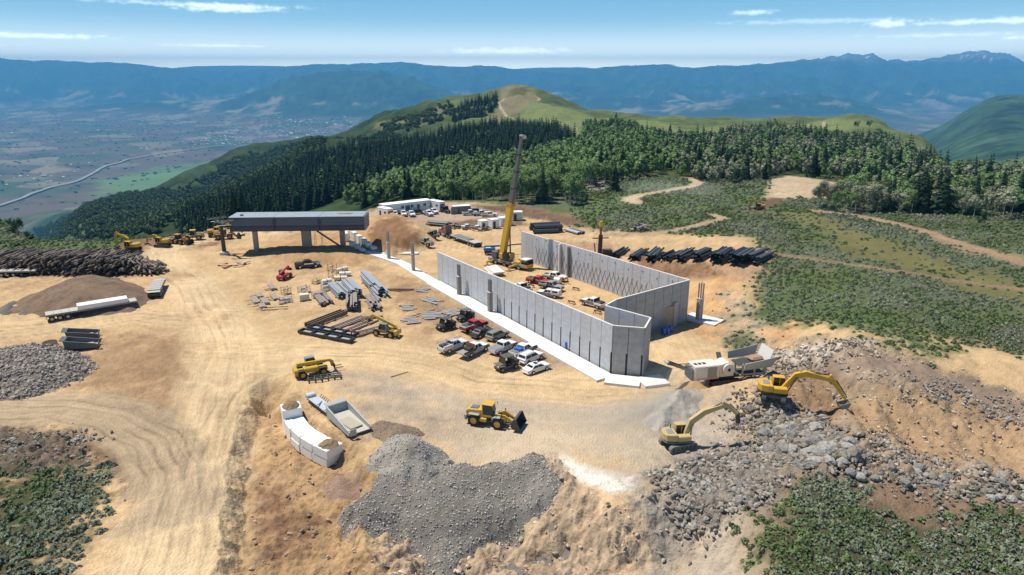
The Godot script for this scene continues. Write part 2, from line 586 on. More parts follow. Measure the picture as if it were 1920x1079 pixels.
# r, g, b, plants, roughness at a place
func surface(x: float, z: float) -> PackedFloat32Array:
	var p := Vector2(x, z)
	var d := -z
	var nb := n_big.get_noise_2d(x, z)
	var nm := n_mid.get_noise_2d(x, z)
	var nf := n_fine.get_noise_2d(x, z)
	var nh := n_hill.get_noise_2d(x, z)
	# sage meadow with brighter grass
	var g := smoothstep(-0.25, 0.35, nb + 0.5 * nm)
	var col := Color(0.145, 0.165, 0.11).lerp(Color(0.105, 0.145, 0.055), g)
	col = col.lerp(Color(0.2, 0.17, 0.1), smoothstep(0.15, 0.6, -nm + 0.4 * nf) * 0.5)
	if d < 125: col = col.lerp(Color(0.095, 0.088, 0.055), smoothstep(125.0, 105.0, d) * 0.85)
	var veg := 1.0
	var rough := 0.25
	if d > 230:
		var far := smoothstep(230.0, 340.0, d) * smoothstep(0.62, 0.45, absf(x / d - 0.32) * 0.9)
		col = col.lerp(Color(0.105, 0.135, 0.055) * (1.0 + 0.5 * nh + 0.35 * nb), far)
		if x / d < -0.03:
			var dark := smoothstep(-0.03, -0.16, x / d) * smoothstep(215.0, 260.0, d)
			col = col.lerp(Color(0.034, 0.058, 0.022) * (1.0 + 0.7 * nh + 0.5 * nb), dark)
	var tl := tile(x, z)
	var near := not tl.is_empty()
	for i in (tl[0] if near else cover.size()):
		var whole := false
		var c: Array
		if near:
			whole = i[1]
			c = cover[i[0]]
		else:
			c = cover[i]
		if whole:
			col = c[1]
			veg = c[4]
			rough = c[5]
			continue
		var e := inside(c[0], p, c[2] + c[3] * 1.3)
		if e > 1e5: continue
		var soft: float = c[2]
		var m := 1.0 - smoothstep(-soft, soft, e + (nm * 0.7 + nb * 0.7 + nf * 0.25) * c[3])
		if m > 0:
			col = col.lerp(c[1], m)
			veg = lerpf(veg, c[4], m)
			rough = lerpf(rough, c[5], m)
	var wear := 0.0
	for ti in (tl[1] if near else tracks.size()):
		var t: Array = tracks[ti]
		var o: Array = t[0]
		var r: Rect2 = o[1]
		var w: float = t[2]
		if p.x < r.position.x - w or p.y < r.position.y - w or p.x > r.end.x + w or p.y > r.end.y + w: continue
		var v: PackedVector2Array = o[0]
		var best := 1e9
		var side := 0.0
		var along := 0.0
		var run := 0.0
		for i in v.size() - 1:
			var ed := v[i + 1] - v[i]
			var len := ed.length()
			var q := clampf((p - v[i]).dot(ed) / (len * len), 0, 1)
			var off := p - v[i] - ed * q
			var l := off.length()
			if l < best:
				best = l
				side = ed.cross(off) / len
				along = run + q * len
			run += len
		if best < w:
			var m := 1.0 - smoothstep(w * 0.35, w * 0.85, best + nm * w * 0.35)
			col = col.lerp(t[1], m)
			veg = lerpf(veg, 0.0, smoothstep(0.1, 0.6, m))
			rough = lerpf(rough, 0.06, m)
			# pairs of ruts that wander along the way
			var sway := side + n_big.get_noise_2d(along * 0.7, w * 13.0) * 2.2
			for q in [0.85, 2.75]:
				var rut := (absf(absf(sway) - q)) / 0.2
				if rut < 2.0: wear -= exp(-rut * rut) * 0.26 * smoothstep(-0.3, 0.25, n_big.get_noise_2d(along * 0.9 + q * 40.0, w * 5.0))
			wear += (n_mid.get_noise_2d(side * (8.0 + nb * 3.0), along * 0.1 + nb * 2.0) * 0.17 + n_mid.get_noise_2d(side * 22.0 + 50.0, along * 0.16) * 0.13) * (1.0 - smoothstep(w * 0.5, w, best))
	if veg < 0.5 and d < 300:
		# wheel marks that swirl over the open dirt
		var wx := x + nb * 14.0
		var wz := z + n_big.get_noise_2d(x + 300.0, z) * 14.0
		wear += n_mid.get_noise_2d(wx * 0.14, wz * 2.6) * 0.13 + n_mid.get_noise_2d(wx * 2.2 + 90.0, wz * 0.16) * 0.1
	var k := 1.0 + wear + nb * 0.18 + nm * 0.16 * (1.0 + rough) + nf * (0.08 + 0.3 * rough)
	k = clampf(k, 0.45, 1.5) * DIRT
	return PackedFloat32Array([col.r * k, col.g * k, col.b * k, veg, rough])

const DIRT := 1.22
var land_s := PackedFloat32Array()
var land_d := PackedFloat32Array()
var land_rows := []

func land_row(i: int) -> void:
	var vs := PackedVector3Array()
	var cs := PackedColorArray()
	var d := land_d[i]
	for s in land_s:
		var x := s * d
		var z := -d
		var u := surface(x, z)
		var h := ground(x, z)
		if d < 300:
			h += u[4] * (0.7 + 1.1 * u[4]) * (n_fine.get_noise_2d(x * 0.45, z * 0.45) * 0.55 + n_mid.get_noise_2d(x * 2.0, z * 2.0) * 0.6) + n_fine.get_noise_2d(x * 0.25, z * 0.25) * 0.05
		vs.append(Vector3(x, h, z))
		cs.append(Color(u[0], u[1], u[2]))
	land_rows[i] = [vs, cs]

func sheet(called: String, rows: Array, across: int, material: Material) -> MeshInstance3D:
	var v := PackedVector3Array()
	var c := PackedColorArray()
	var idx := PackedInt32Array()
	for r in rows:
		v.append_array(r[0])
		c.append_array(r[1])
	var n := rows.size()
	idx.resize((n - 1) * (across - 1) * 6)
	var k := 0
	for i in n - 1:
		for j in across - 1:
			var a := i * across + j
			# rows run away from the camera, columns to the right
			idx[k] = a; idx[k + 1] = a + across; idx[k + 2] = a + across + 1
			idx[k + 3] = a; idx[k + 4] = a + across + 1; idx[k + 5] = a + 1
			k += 6
	var arr := []
	arr.resize(Mesh.ARRAY_MAX)
	arr[Mesh.ARRAY_VERTEX] = v
	arr[Mesh.ARRAY_COLOR] = c
	arr[Mesh.ARRAY_INDEX] = idx
	var st := SurfaceTool.new()
	st.create_from_arrays(arr)
	st.generate_normals()
	var o := part_mesh(self, called, st.commit(), material)
	o.set_meta("kind", "structure")
	return o

func land_material(bump: float, scale: float) -> StandardMaterial3D:
	var m := StandardMaterial3D.new()
	m.vertex_color_use_as_albedo = true
	m.roughness = 0.95
	m.metallic_specular = 0.2
	if bump > 0:
		# fine grain: a greyish noise picture multiplied in
		var fg := FastNoiseLite.new()
		fg.seed = 78
		fg.frequency = 0.09
		fg.fractal_octaves = 5
		fg.fractal_gain = 0.75
		var tg := NoiseTexture2D.new()
		tg.width = 1024; tg.height = 1024; tg.seamless = true
		tg.noise = fg
		var gr := Gradient.new()
		gr.set_color(0, Color(0.6, 0.6, 0.6))
		gr.set_color(1, Color(1, 1, 1))
		tg.color_ramp = gr
		m.detail_enabled = true
		m.detail_blend_mode = BaseMaterial3D.BLEND_MODE_MUL
		m.detail_albedo = tg
		var f := FastNoiseLite.new()
		f.seed = 77
		f.frequency = 0.03
		f.fractal_octaves = 5
		var t := NoiseTexture2D.new()
		t.width = 512; t.height = 512; t.seamless = true
		t.noise = f
		m.heightmap_enabled = true
		m.heightmap_texture = t
		m.heightmap_scale = bump
		m.uv1_triplanar = true
		m.uv1_world_triplanar = true
		m.uv1_scale = Vector3.ONE * scale
	return m

func build_land() -> void:
	var s := -1.1
	while s <= 1.1:
		land_s.append(s)
		s += 0.0046 if QUICK else 0.0023
	var d := 46.0
	while d < 2350.0:
		land_d.append(d)
		d += clampf(d * d * 4.4e-5, 0.1, 9.0) * (2.0 if QUICK else 1.0)
	land_d.append(2350.0)
	land_rows.resize(land_d.size())
	var job := WorkerThreadPool.add_group_task(land_row, land_d.size(), -1, true)
	WorkerThreadPool.wait_for_group_task_completion(job)
	sheet("ground", land_rows, land_s.size(), land_material(14.0, 0.16))
	land_rows.clear()

const QUICK := false

# far land: the valley and the ranges round it
func lookup(l: Array, s: float) -> float:
	if s <= l[0].x: return l[0].y
	for i in l.size() - 1:
		if s <= l[i + 1].x:
			return lerpf(l[i].y, l[i + 1].y, (s - l[i].x) / (l[i + 1].x - l[i].x))
	return l[-1].y

func far_height(x: float, z: float) -> float:
	var d := -z
	var s := x / d
	var near := natural(x, z)
	if d < 4000: return near
	var low := natural(s * 5190.0, -5190.0)
	low = lerpf(low, -715.0, smoothstep(5190.0, 9500.0, d)) if d > 5190 else low
	var crest := lookup(CREST, s) + n_ridge.get_noise_2d(x * 3.0, 0.0) * (26.0 + 60.0 * smoothstep(0.3, 0.45, s)) - 8.0
	var foot := lerpf(16800.0, 14800.0, smoothstep(-0.3, 0.2, s)) + n_ridge.get_noise_2d(x * 0.4, 0.0) * 1500.0
	var top := 22500.0
	var u := (d - foot) / (top - foot)
	var h := low + n_hill.get_noise_2d(x * 0.1, z * 0.1) * 30.0
	if u > 0 and u <= 1.0:
		var spur := n_ridge.get_noise_2d(x, z * 0.45)
		h = lerpf(h, crest, pow(u, 1.15)) + spur * 620.0 * u * (1.0 - u) * 2.2
		h = minf(h, lerpf(h, crest, 0.85) + 40.0)
		h += spur * 40.0 * u
	elif u > 1.0:
		h = lerpf(crest, -300.0, smoothstep(1.0, 1.5, u)) + n_ridge.get_noise_2d(x, z * 0.45) * 40.0
		h = maxf(h, lookup(BEYOND, s) - absf(d - 29500.0) * 0.12)
	for b in FOOTHILLS:
		var q := Vector2((x - b[0]) / b[2], (z - b[1]) / b[3]).length_squared()
		if q < 6: h = maxf(h, h + b[4] * exp(-q) * (1.0 + 0.25 * n_ridge.get_noise_2d(x * 1.6, z * 1.6)))
	return lerpf(near, h, smoothstep(4000.0, 5190.0, d))

func far_row(i: int) -> void:
	var vs := PackedVector3Array()
	var cs := PackedColorArray()
	var d := land_d[i]
	for s in land_s:
		var x := s * d
		var h := far_height(x, -d)
		vs.append(Vector3(x, h, -d))
		var nh := n_hill.get_noise_2d(x * 0.3, -d * 0.3)
		var nb := n_hill.get_noise_2d(x * 0.1, -d * 0.1)
		var cell := n_cell.get_noise_2d(x, -d * 0.8)
		var col := Color(0.03, 0.055, 0.024) * (1.0 + 0.6 * nh + 0.5 * nb)
		var flat_land := smoothstep(-560.0, -690.0, h) * smoothstep(2600.0, 4200.0, d)
		var field := Color(0.12, 0.092, 0.07).lerp(Color(0.06, 0.09, 0.045), smoothstep(-0.3, 0.5, cell + nb))
		field = field.lerp(Color(0.25, 0.2, 0.14), smoothstep(0.45, 0.8, cell) * 0.8)
		field = field.lerp(Color(0.03, 0.05, 0.025), smoothstep(0.1, 0.6, nh + 0.35 * nb) * 0.6)
		col = col.lerp(field, flat_land)
		if h > -500.0: col *= 1.0 + 0.9 * n_mid.get_noise_2d(x * 0.06, -d * 0.06) + 0.5 * n_big.get_noise_2d(x * 0.06, -d * 0.06)
		# the big green pasture inside the bend of the highway
		var q := Vector2((x + 2050.0) / 1150.0, (d - 5650.0) / 1250.0).length()
		col = col.lerp(Color(0.11, 0.18, 0.06) * (1.0 + 0.25 * nb), smoothstep(1.1, 0.8, q + nh * 0.25))
		# bare pale slopes at the foot of the ranges
		if d > 12000 and h < -350:
			col = col.lerp(Color(0.3, 0.25, 0.18), smoothstep(0.1, 0.5, nb + 0.4 * nh) * 0.8)
		if h > 330 and s > 0.3:
			col = col.lerp(Color(0.2, 0.19, 0.18), smoothstep(330.0, 600.0, h + 160.0 * nh))
			col = col.lerp(Color(0.85, 0.87, 0.9), smoothstep(0.38, 0.5, n_hill.get_noise_2d(x * 0.35, -d * 0.9)) * smoothstep(380.0, 520.0, h))
		cs.append(col)
	land_rows[i] = [vs, cs]

func build_far() -> void:
	land_s.clear()
	land_d.clear()
	var s := -1.1
	while s <= 1.1:
		land_s.append(s)
		s += 0.006 if QUICK else 0.0026
	var d := 2350.0
	while d < 31000.0:
		land_d.append(d)
		d *= 1.02 if QUICK else 1.0095
	land_rows.resize(land_d.size())
	var job := WorkerThreadPool.add_group_task(far_row, land_d.size(), -1, true)
	WorkerThreadPool.wait_for_group_task_completion(job)
	sheet("far_mountains", land_rows, land_s.size(), land_material(0, 1))
	land_rows.clear()

# ---------------------------------------------------------------- plants, stones, valley
func in_outline(o: Array, p: Vector2) -> bool:
	return o[1].has_point(p) and inside(o, p, 1.0) < 0

func conifer_crown(r: RandomNumberGenerator, levels: int, sprays: int) -> M:
	var m := M.new()
	m.tinted = true
	for i in levels:
		var f := float(i) / levels
		var y := 0.1 + 0.88 * f
		var rad := 0.225 * pow(1.0 - f, 0.85) + 0.012
		for k in sprays:
			var a := TAU * (k + r.randf() * 0.8) / sprays + i * 1.3
			var l := rad * r.randf_range(0.6, 1.2)
			var dirv := Vector3(cos(a), 0, sin(a))
			var sidev := Vector3(-sin(a), 0, cos(a)) * l * 0.42
			var tip := dirv * l + Vector3.UP * (y - l * r.randf_range(0.25, 0.6))
			var root := Vector3.UP * (y + 0.055)
			var mid := dirv * l * 0.62 + Vector3.UP * (y - l * 0.12)
			var up := (dirv + Vector3.UP * 0.8).normalized()
			m.tint = Color(1, 1, 1) * r.randf_range(0.65, 1.3)
			m.tri_n(root, mid + sidev, tip, up, (up + sidev.normalized() * 0.7).normalized(), dirv)
			m.tri_n(root, tip, mid - sidev, up, dirv, (up - sidev.normalized() * 0.7).normalized())
	m.tint = Color(1, 1, 1)
	m.rod(Vector3(0, 0.9, 0), Vector3(0, 1.02, 0), 0.012, 0.001, 4, false)
	return m

func leafy_crown(r: RandomNumberGenerator, leaves: int, rad: Vector3, mid: float, size: float) -> M:
	var m := M.new()
	m.tinted = true
	var lobes := []
	for i in 7: lobes.append([Vector3(r.randf_range(-0.55, 0.55) * rad.x, mid + r.randf_range(-0.6, 0.75) * rad.y, r.randf_range(-0.55, 0.55) * rad.z), r.randf_range(0.42, 0.7), r.randf_range(0.75, 1.2)])
	for i in leaves:
		var lobe: Array = lobes[i % 7]
		var dirv := Vector3(r.randfn(), r.randfn() * 0.9 + 0.25, r.randfn()).normalized()
		var p: Vector3 = lobe[0] + dirv * rad * lobe[1] * r.randf_range(0.55, 1.05)
		var nrm := (dirv + Vector3(r.randf_range(-0.4, 0.4), 0.35, r.randf_range(-0.4, 0.4))).normalized()
		var u := nrm.cross(Vector3(r.randfn(), r.randfn(), r.randfn())).normalized()
		var w := nrm.cross(u)
		var sz := size * r.randf_range(0.6, 1.3)
		m.tint = Color(1, 1, 1) * (lobe[2] * r.randf_range(0.6, 1.4))
		m.tri_n(p - u * sz - w * sz * 0.5, p + u * sz - w * sz * 0.5, p + w * sz, nrm, nrm, nrm)
	return m

func foliage(col: Color, back: float) -> StandardMaterial3D:
	var m := StandardMaterial3D.new()
	m.albedo_color = srgb(col.r, col.g, col.b)
	m.vertex_color_use_as_albedo = true
	m.roughness = 0.75
	m.metallic_specular = 0.25
	if back > 0:
		m.backlight_enabled = true
		m.backlight = srgb(back, back, back * 0.5)
	return m

func place_tree(p: Vector3, h: float, turn: float, wide := 1.0) -> Transform3D:
	return Transform3D(Basis(Vector3.UP, turn).scaled(Vector3(h * wide, h, h * wide)), p)

func build_plants() -> void:
	var r := RandomNumberGenerator.new()
	r.seed = 31
	var fir_near := [conifer_crown(r, 15, 9).mesh(), conifer_crown(r, 14, 8).mesh()]
	var fir_far := conifer_crown(r, 8, 7).mesh()
	var leaf_near := [leafy_crown(r, 760, Vector3(0.24, 0.36, 0.24), 0.6, 0.03).mesh(), leafy_crown(r, 760, Vector3(0.26, 0.32, 0.26), 0.63, 0.03).mesh()]
	var leaf_far := leafy_crown(r, 240, Vector3(0.22, 0.36, 0.22), 0.6, 0.058).mesh()
	var bush := leafy_crown(r, 90, Vector3(0.62, 0.42, 0.62), 0.42, 0.17).mesh()
	var trunk := M.new().rod(Vector3(0, -0.03, 0), Vector3(0, 0.75, 0), 0.014, 0.005, 6, false).mesh()
	var fir_mat := foliage(Color(1, 1, 1), 0.0)
	var leaf_mat := foliage(Color(1, 1, 1), 0.25)
	var bark := mat(0.11, 0.085, 0.065, 0.9)
	var pale_bark := mat(0.42, 0.41, 0.36, 0.85)
	# every tree of the woods: [distance, kind, place, height, colour]
	var firs := []
	var aspens := []
	var far_scrub := []
	for w in WOODS:
		var o := outline(w[2])
		var box: Rect2 = o[1]
		var z := box.end.y
		while z > box.position.y:
			var step := clampf(2.6 + absf(z) * 0.0062, 4.0, 9.5)
			if w[0] == "leftslope": step = 4.5
			if w[0] == "spur": step = 7.5
			var x := box.position.x
			while x < box.end.x:
				var p := Vector2(x + r.randf_range(-0.5, 0.5) * step, z + r.randf_range(-0.5, 0.5) * step)
				x += step
				if r.randf() > w[1] or not in_outline(o, p): continue
				var clump := n_hill.get_noise_2d(p.x * 2.2, p.y * 2.2)
				if clump < -0.42 and w[0] != "conifer": continue
				var y := natural(p.x, p.y)
				var d := Vector3(p.x, y - 45.0, p.y).length()
				var at := Vector3(p.x, y - 0.2, p.y)
				var kind: String = w[0]
				if kind == "mixed": kind = "conifer" if r.randf() < 0.1 + 0.25 * clump else ("grey" if r.randf() < 0.55 + 0.6 * n_hill.get_noise_2d(p.x, p.y + 500) else "aspen")
				if kind == "conifer" and r.randf() < 0.05: kind = "aspen"
				if kind == "conifer":
					var k := r.randf_range(0.7, 1.35)
					firs.append([d, at, r.randf_range(9.5, 17.0), Color(0.026, 0.05, 0.026) * k])
				elif kind == "aspen":
					if r.randf() < 0.06: firs.append([d, at, r.randf_range(9, 15), Color(0.028, 0.052, 0.026) * r.randf_range(0.7, 1.3)])
					else:
						var k := r.randf_range(0.7, 1.3) * (1.0 + 0.3 * clump)
						aspens.append([d, at, r.randf_range(6.5, 11.0), Color(0.15, 0.235, 0.09) * k])
				elif kind == "grey":
					aspens.append([d, at, r.randf_range(6.0, 10.0), Color(0.235, 0.255, 0.18) * r.randf_range(0.7, 1.25)])
				elif kind == "spur":
					far_scrub.append([d, at, r.randf_range(5.0, 9.0), Color(0.045, 0.08, 0.035) * r.randf_range(0.7, 1.3)])
				else:
					far_scrub.append([d, at, r.randf_range(1.2, 2.6), Color(0.075, 0.13, 0.045) * r.randf_range(0.6, 1.3)])
			z -= step
	var nearest := func(a, b): return a[0] < b[0]
	firs.sort_custom(nearest)
	aspens.sort_custom(nearest)
	# the nearest ones stand as trees of their own
	var protos := {}
	for kind in ["conifer", "aspen"]:
		var list: Array = firs if kind == "conifer" else aspens
		var most := mini(290, list.size())
		for i in most:
			var t: Array = list[i]
			var pale: bool = kind == "aspen" and t[3].r > t[3].g * 0.8
			var deep := int(clampf(t[3].g / (0.05 if kind == "conifer" else 0.24) * 3.0 - 1.4, 0, 2))
			var called := "conifer_tree" if kind == "conifer" else "aspen_tree"
			var key := "%s%d%s%d" % [kind, i % 2, pale, deep]
			var o: Node3D
			if not protos.has(key):
				o = Node3D.new()
				part_mesh(o, "trunk", trunk, bark if kind == "conifer" else pale_bark)
				var k := 0.75 + 0.28 * deep
				var c := (Color(0.026, 0.05, 0.026) if kind == "conifer" else (Color(0.235, 0.255, 0.18) if pale else Color(0.15, 0.235, 0.09))) * k
				part_mesh(o, "crown", fir_near[i % 2] if kind == "conifer" else leaf_near[i % 2], foliage(c, 0.0 if kind == "conifer" else 0.25))
				protos[key] = o
			else:
				o = protos[key].duplicate()
			o.name = numbered(called)
			add_child(o)
			o.transform = place_tree(t[1], t[2], r.randf() * TAU, r.randf_range(0.9, 1.25))
			var side: String = "right edge of the meadow" if t[1].x > 90 else ("back of the office trailers" if t[1].x < 25 else "meadow trail")
			if kind == "conifer": tag(o, "narrow dark green conifer in the woods by the %s" % side, "tree", "conifers in the woods by the %s" % side)
			elif pale: tag(o, "thin grey green aspen in the woods by the %s" % side, "tree", "grey green aspens by the %s" % side)
			else: tag(o, "leafy bright green aspen in the woods by the %s" % side, "tree", "green aspens by the %s" % side)
	for set in [["conifer_forest", firs, fir_far, fir_mat, "dense forest of dark conifers on the ridge beyond the site"], ["aspen_forest", aspens, leaf_far, leaf_mat, "mass of green and grey aspens below the grassy hill"]]:
		var where := []
		var tints := PackedColorArray()
		for i in range(290, set[1].size()):
			var t: Array = set[1][i]
			where.append(place_tree(t[1], t[2], r.randf() * TAU, r.randf_range(0.95, 1.35)))
			tints.append(t[3])
		tag(copies(self, set[0], set[2], set[3], where, tints), set[4], "forest", "", "stuff")
	var sw := []
	var stint := PackedColorArray()
	for t in far_scrub:
		sw.append(place_tree(t[1], t[2], r.randf() * TAU, r.randf_range(0.9, 1.4)))
		stint.append(t[3])
	tag(copies(self, "scrub_thicket", bush, leaf_mat, sw, stint), "bushes and scrub oak on the green slopes left of the site", "scrub", "", "stuff")
	# trees that stand alone
	for s in [[41.0, -276.0, 11.5, 0, "lone dark conifer beside the grey scree patch on the meadow"], [97.0, -296.0, 9.0, 1, "round dark tree alone on the bright green meadow"], [136.0, -197.0, 5.0, 1, "small dark tree at the foot of the wooded slope beyond the dirt road"],
			[128.0, -574.0, 15.0, 0, "tall conifer standing above the aspens below the grassy hill"], [146.0, -1000.0, 9.0, 0, "single conifer on the skyline of the saddle right of the hilltop"], [390.0, -803.0, 10.0, 1, "first lone tree on the skyline of the grassy ridge"], [407.0, -809.0, 9.0, 1, "second lone tree on the skyline farther down the grassy ridge"], [-150.0, -206.0, 5.5, 1, "small dark tree on the green knob beyond the log pile"]]:
		var o := thing("lone_tree", s[4], "tree", on(s[0], s[1], -0.2), 0.4 * s[2])
		o.scale = Vector3(s[2] * 1.25, s[2], s[2] * 1.25)
		part_mesh(o, "trunk", trunk, bark)
		part_mesh(o, "crown", fir_near[0] if s[3] == 0 else leaf_near[0], foliage(Color(0.024, 0.045, 0.024) if s[3] == 0 else Color(0.035, 0.07, 0.025), 0.0))
	# sagebrush and grass clumps over the near meadow
	var sage := leafy_crown(r, 46, Vector3(0.7, 0.42, 0.7), 0.3, 0.24).mesh()
	var where := []
	var tints := PackedColorArray()
	var z := -47.0
	while z > -330.0:
		var d := -z
		var step := clampf(0.3 + d * 0.0045, 0.52, 2.0)
		var x := maxf(-0.95 * d, -230.0)
		while x < 0.98 * d:
			var px := x + r.randf_range(-0.5, 0.5) * step
			var pz := z + r.randf_range(-0.5, 0.5) * step
			x += step
			var tl := tile(px, pz)
			if not tl.is_empty() and tl[0].size() == 1 and tl[0][0][1] and cover[tl[0][0][0]][4] < 0.03: continue
			if d > 215 and px < 20: continue
			var u := surface(px, pz)
			if u[3] < 0.08 or r.randf() > u[3] * ((0.95 if d < 115 else 0.75) + 0.5 * n_big.get_noise_2d(px * 1.5, pz * 1.5) + 0.5 * n_mid.get_noise_2d(px, pz)): continue
			var green := smoothstep(-0.3, 0.3, n_big.get_noise_2d(px + 70.0, pz) - (0.12 if d < 115 else 0.0) + r.randf_range(-0.3, 0.3))
			var c := Color(0.24, 0.27, 0.20).lerp(Color(0.13, 0.185, 0.075), green) * r.randf_range(0.65, 1.25)
			var sz := r.randf_range(0.36, 0.85) * (1.0 + clampf((d - 150) / 200.0, 0, 0.6))
			where.append(Transform3D(Basis(Vector3.UP, r.randf() * TAU).scaled(Vector3(sz, sz * r.randf_range(0.6, 1.0), sz)), Vector3(px, ground(px, pz) - 0.05, pz)))
			tints.append(c)
		z -= step
	tag(copies(self, "sagebrush", sage, leaf_mat, where, tints), "grey green sagebrush and grass clumps over the meadow", "sagebrush", "", "stuff")

func stone_mesh(r: RandomNumberGenerator, fine: bool) -> ArrayMesh:
	# a faceted lump: an octahedron split once or twice and pushed in and out
	var f := FastNoiseLite.new()
	f.seed = r.randi() % 1000
	f.frequency = 0.9
	var tris := []
	for sx in [-1, 1]:
		for sy in [-1, 1]:
			for sz in [-1, 1]:
				var a := Vector3(sx, 0, 0); var b := Vector3(0, sy, 0); var c := Vector3(0, 0, sz)
				tris.append([a, b, c] if sx * sy * sz > 0 else [a, c, b])
	for i in (2 if fine else 1):
		var next := []
		for t in tris:
			var ab: Vector3 = (t[0] + t[1]).normalized(); var bc: Vector3 = (t[1] + t[2]).normalized(); var ca: Vector3 = (t[2] + t[0]).normalized()
			next.append_array([[t[0], ab, ca], [ab, t[1], bc], [ca, bc, t[2]], [ab, bc, ca]])
		tris = next
	var sq := Vector3(r.randf_range(0.8, 1.3), r.randf_range(0.6, 0.9), r.randf_range(0.75, 1.1))
	var cuts := []
	for i in 5: cuts.append([Vector3(r.randfn(), r.randfn(), r.randfn()).normalized(), r.randf_range(0.55, 0.85)])
	var m := M.new()
	for t in tris:
		var q := []
		for k in 3:
			var p: Vector3 = t[k]
			p *= 1.0 + f.get_noise_3dv(p * 1.4) * 0.45
			for c in cuts:
				var e: float = p.dot(c[0]) - c[1]
				if e > 0: p -= c[0] * e * 0.9
			q.append(p * sq * 0.5)
		m.tri(q[0], q[1], q[2])
	return m.mesh()

# loose material poured on an outline: it rises at the given slope from the edge up to a top height
func heap(called: String, label: String, category: String, pts: Array, steep: float, top: float, col: Color, bumps: float, stones: int, size: float, stone_col: Color, step := 0.4, kind_word := "stone") -> Node3D:
	var o := outline(pts)
	var box: Rect2 = o[1].grow(1.0)
	var mid: Vector2 = box.get_center()
	var base := Vector3(mid.x, ground(mid.x, mid.y), mid.y)
	var t := thing(called, label, category, base)
	var nx := int(box.size.x / step) + 1
	var nz := int(box.size.y / step) + 1
	var rows := []
	var high := func(x: float, z: float) -> float:
		var e := -inside(o, Vector2(x, z), 3.0) + n_mid.get_noise_2d(x * 1.3, z * 1.3) * 1.1 + n_fine.get_noise_2d(x * 0.6, z * 0.6) * 0.35
		if e > 1e5 or e < -1e5: e = -1.0
		var up := steep * e
		if up > top * 0.6: up = top * 0.6 + (top * 0.4) * (1.0 - exp(-(up - top * 0.6) / (top * 0.4)))
		return maxf(up, -0.35) + (n_mid.get_noise_2d(x * 2.0, z * 2.0) * 0.5 + n_fine.get_noise_2d(x * 0.5, z * 0.5) * 0.5) * bumps
	for k in nz:
		var vs := PackedVector3Array()
		var cs := PackedColorArray()
		for i in nx:
			var x := box.position.x + i * step
			var z := box.end.y - k * step
			vs.append(Vector3(x, ground(x, z) + high.call(x, z), z) - base)
			var g := (1.0 + n_mid.get_noise_2d(x, z) * 0.22 + n_fine.get_noise_2d(x * 1.7, z * 1.7) * 0.28 + n_big.get_noise_2d(x * 2, z * 2) * 0.2)
			cs.append(col * g * 1.0)
		rows.append([vs, cs])
	var mi := sheet("mound_body", rows, nx, land_material(6.0, 0.9))
	remove_child(mi)
	mi.name = "mound"
	mi.remove_meta("kind")
	t.add_child(mi)
	if stones > 0:
		var r := RandomNumberGenerator.new()
		r.seed = hash(label)
		var where := []
		var tints := PackedColorArray()
		for i in stones * 3:
			if where.size() >= stones: break
			var p := Vector2(r.randf_range(box.position.x, box.end.x), r.randf_range(box.position.y, box.end.y))
			if inside(o, p, 2.0) > 0.3: continue
			var s := size * pow(r.randf(), 2.0) * 1.5 + size * 0.35
			where.append(Transform3D(Basis.from_euler(Vector3(r.randf() * TAU, r.randf() * TAU, r.randf() * TAU)).scaled(Vector3.ONE * s), Vector3(p.x, ground(p.x, p.y) + high.call(p.x, p.y) + s * 0.12, p.y) - base))
			tints.append(stone_col * r.randf_range(0.6, 1.35) * 0.9)
		copies(t, kind_word, rough_stones[0], tinted_mat(0.95), where, tints)
	return t

var rough_stones := []

func scatter(o: Array, r: RandomNumberGenerator) -> Vector2:
	var box: Rect2 = o[1]
	for i in 60:
		var p := Vector2(r.randf_range(box.position.x, box.end.x), r.randf_range(box.position.y, box.end.y))
		if in_outline(o, p): return p
	return o[0][0]

func lin(r: float, g: float, b: float) -> Color: return Color(r / 255.0, g / 255.0, b / 255.0).srgb_to_linear()

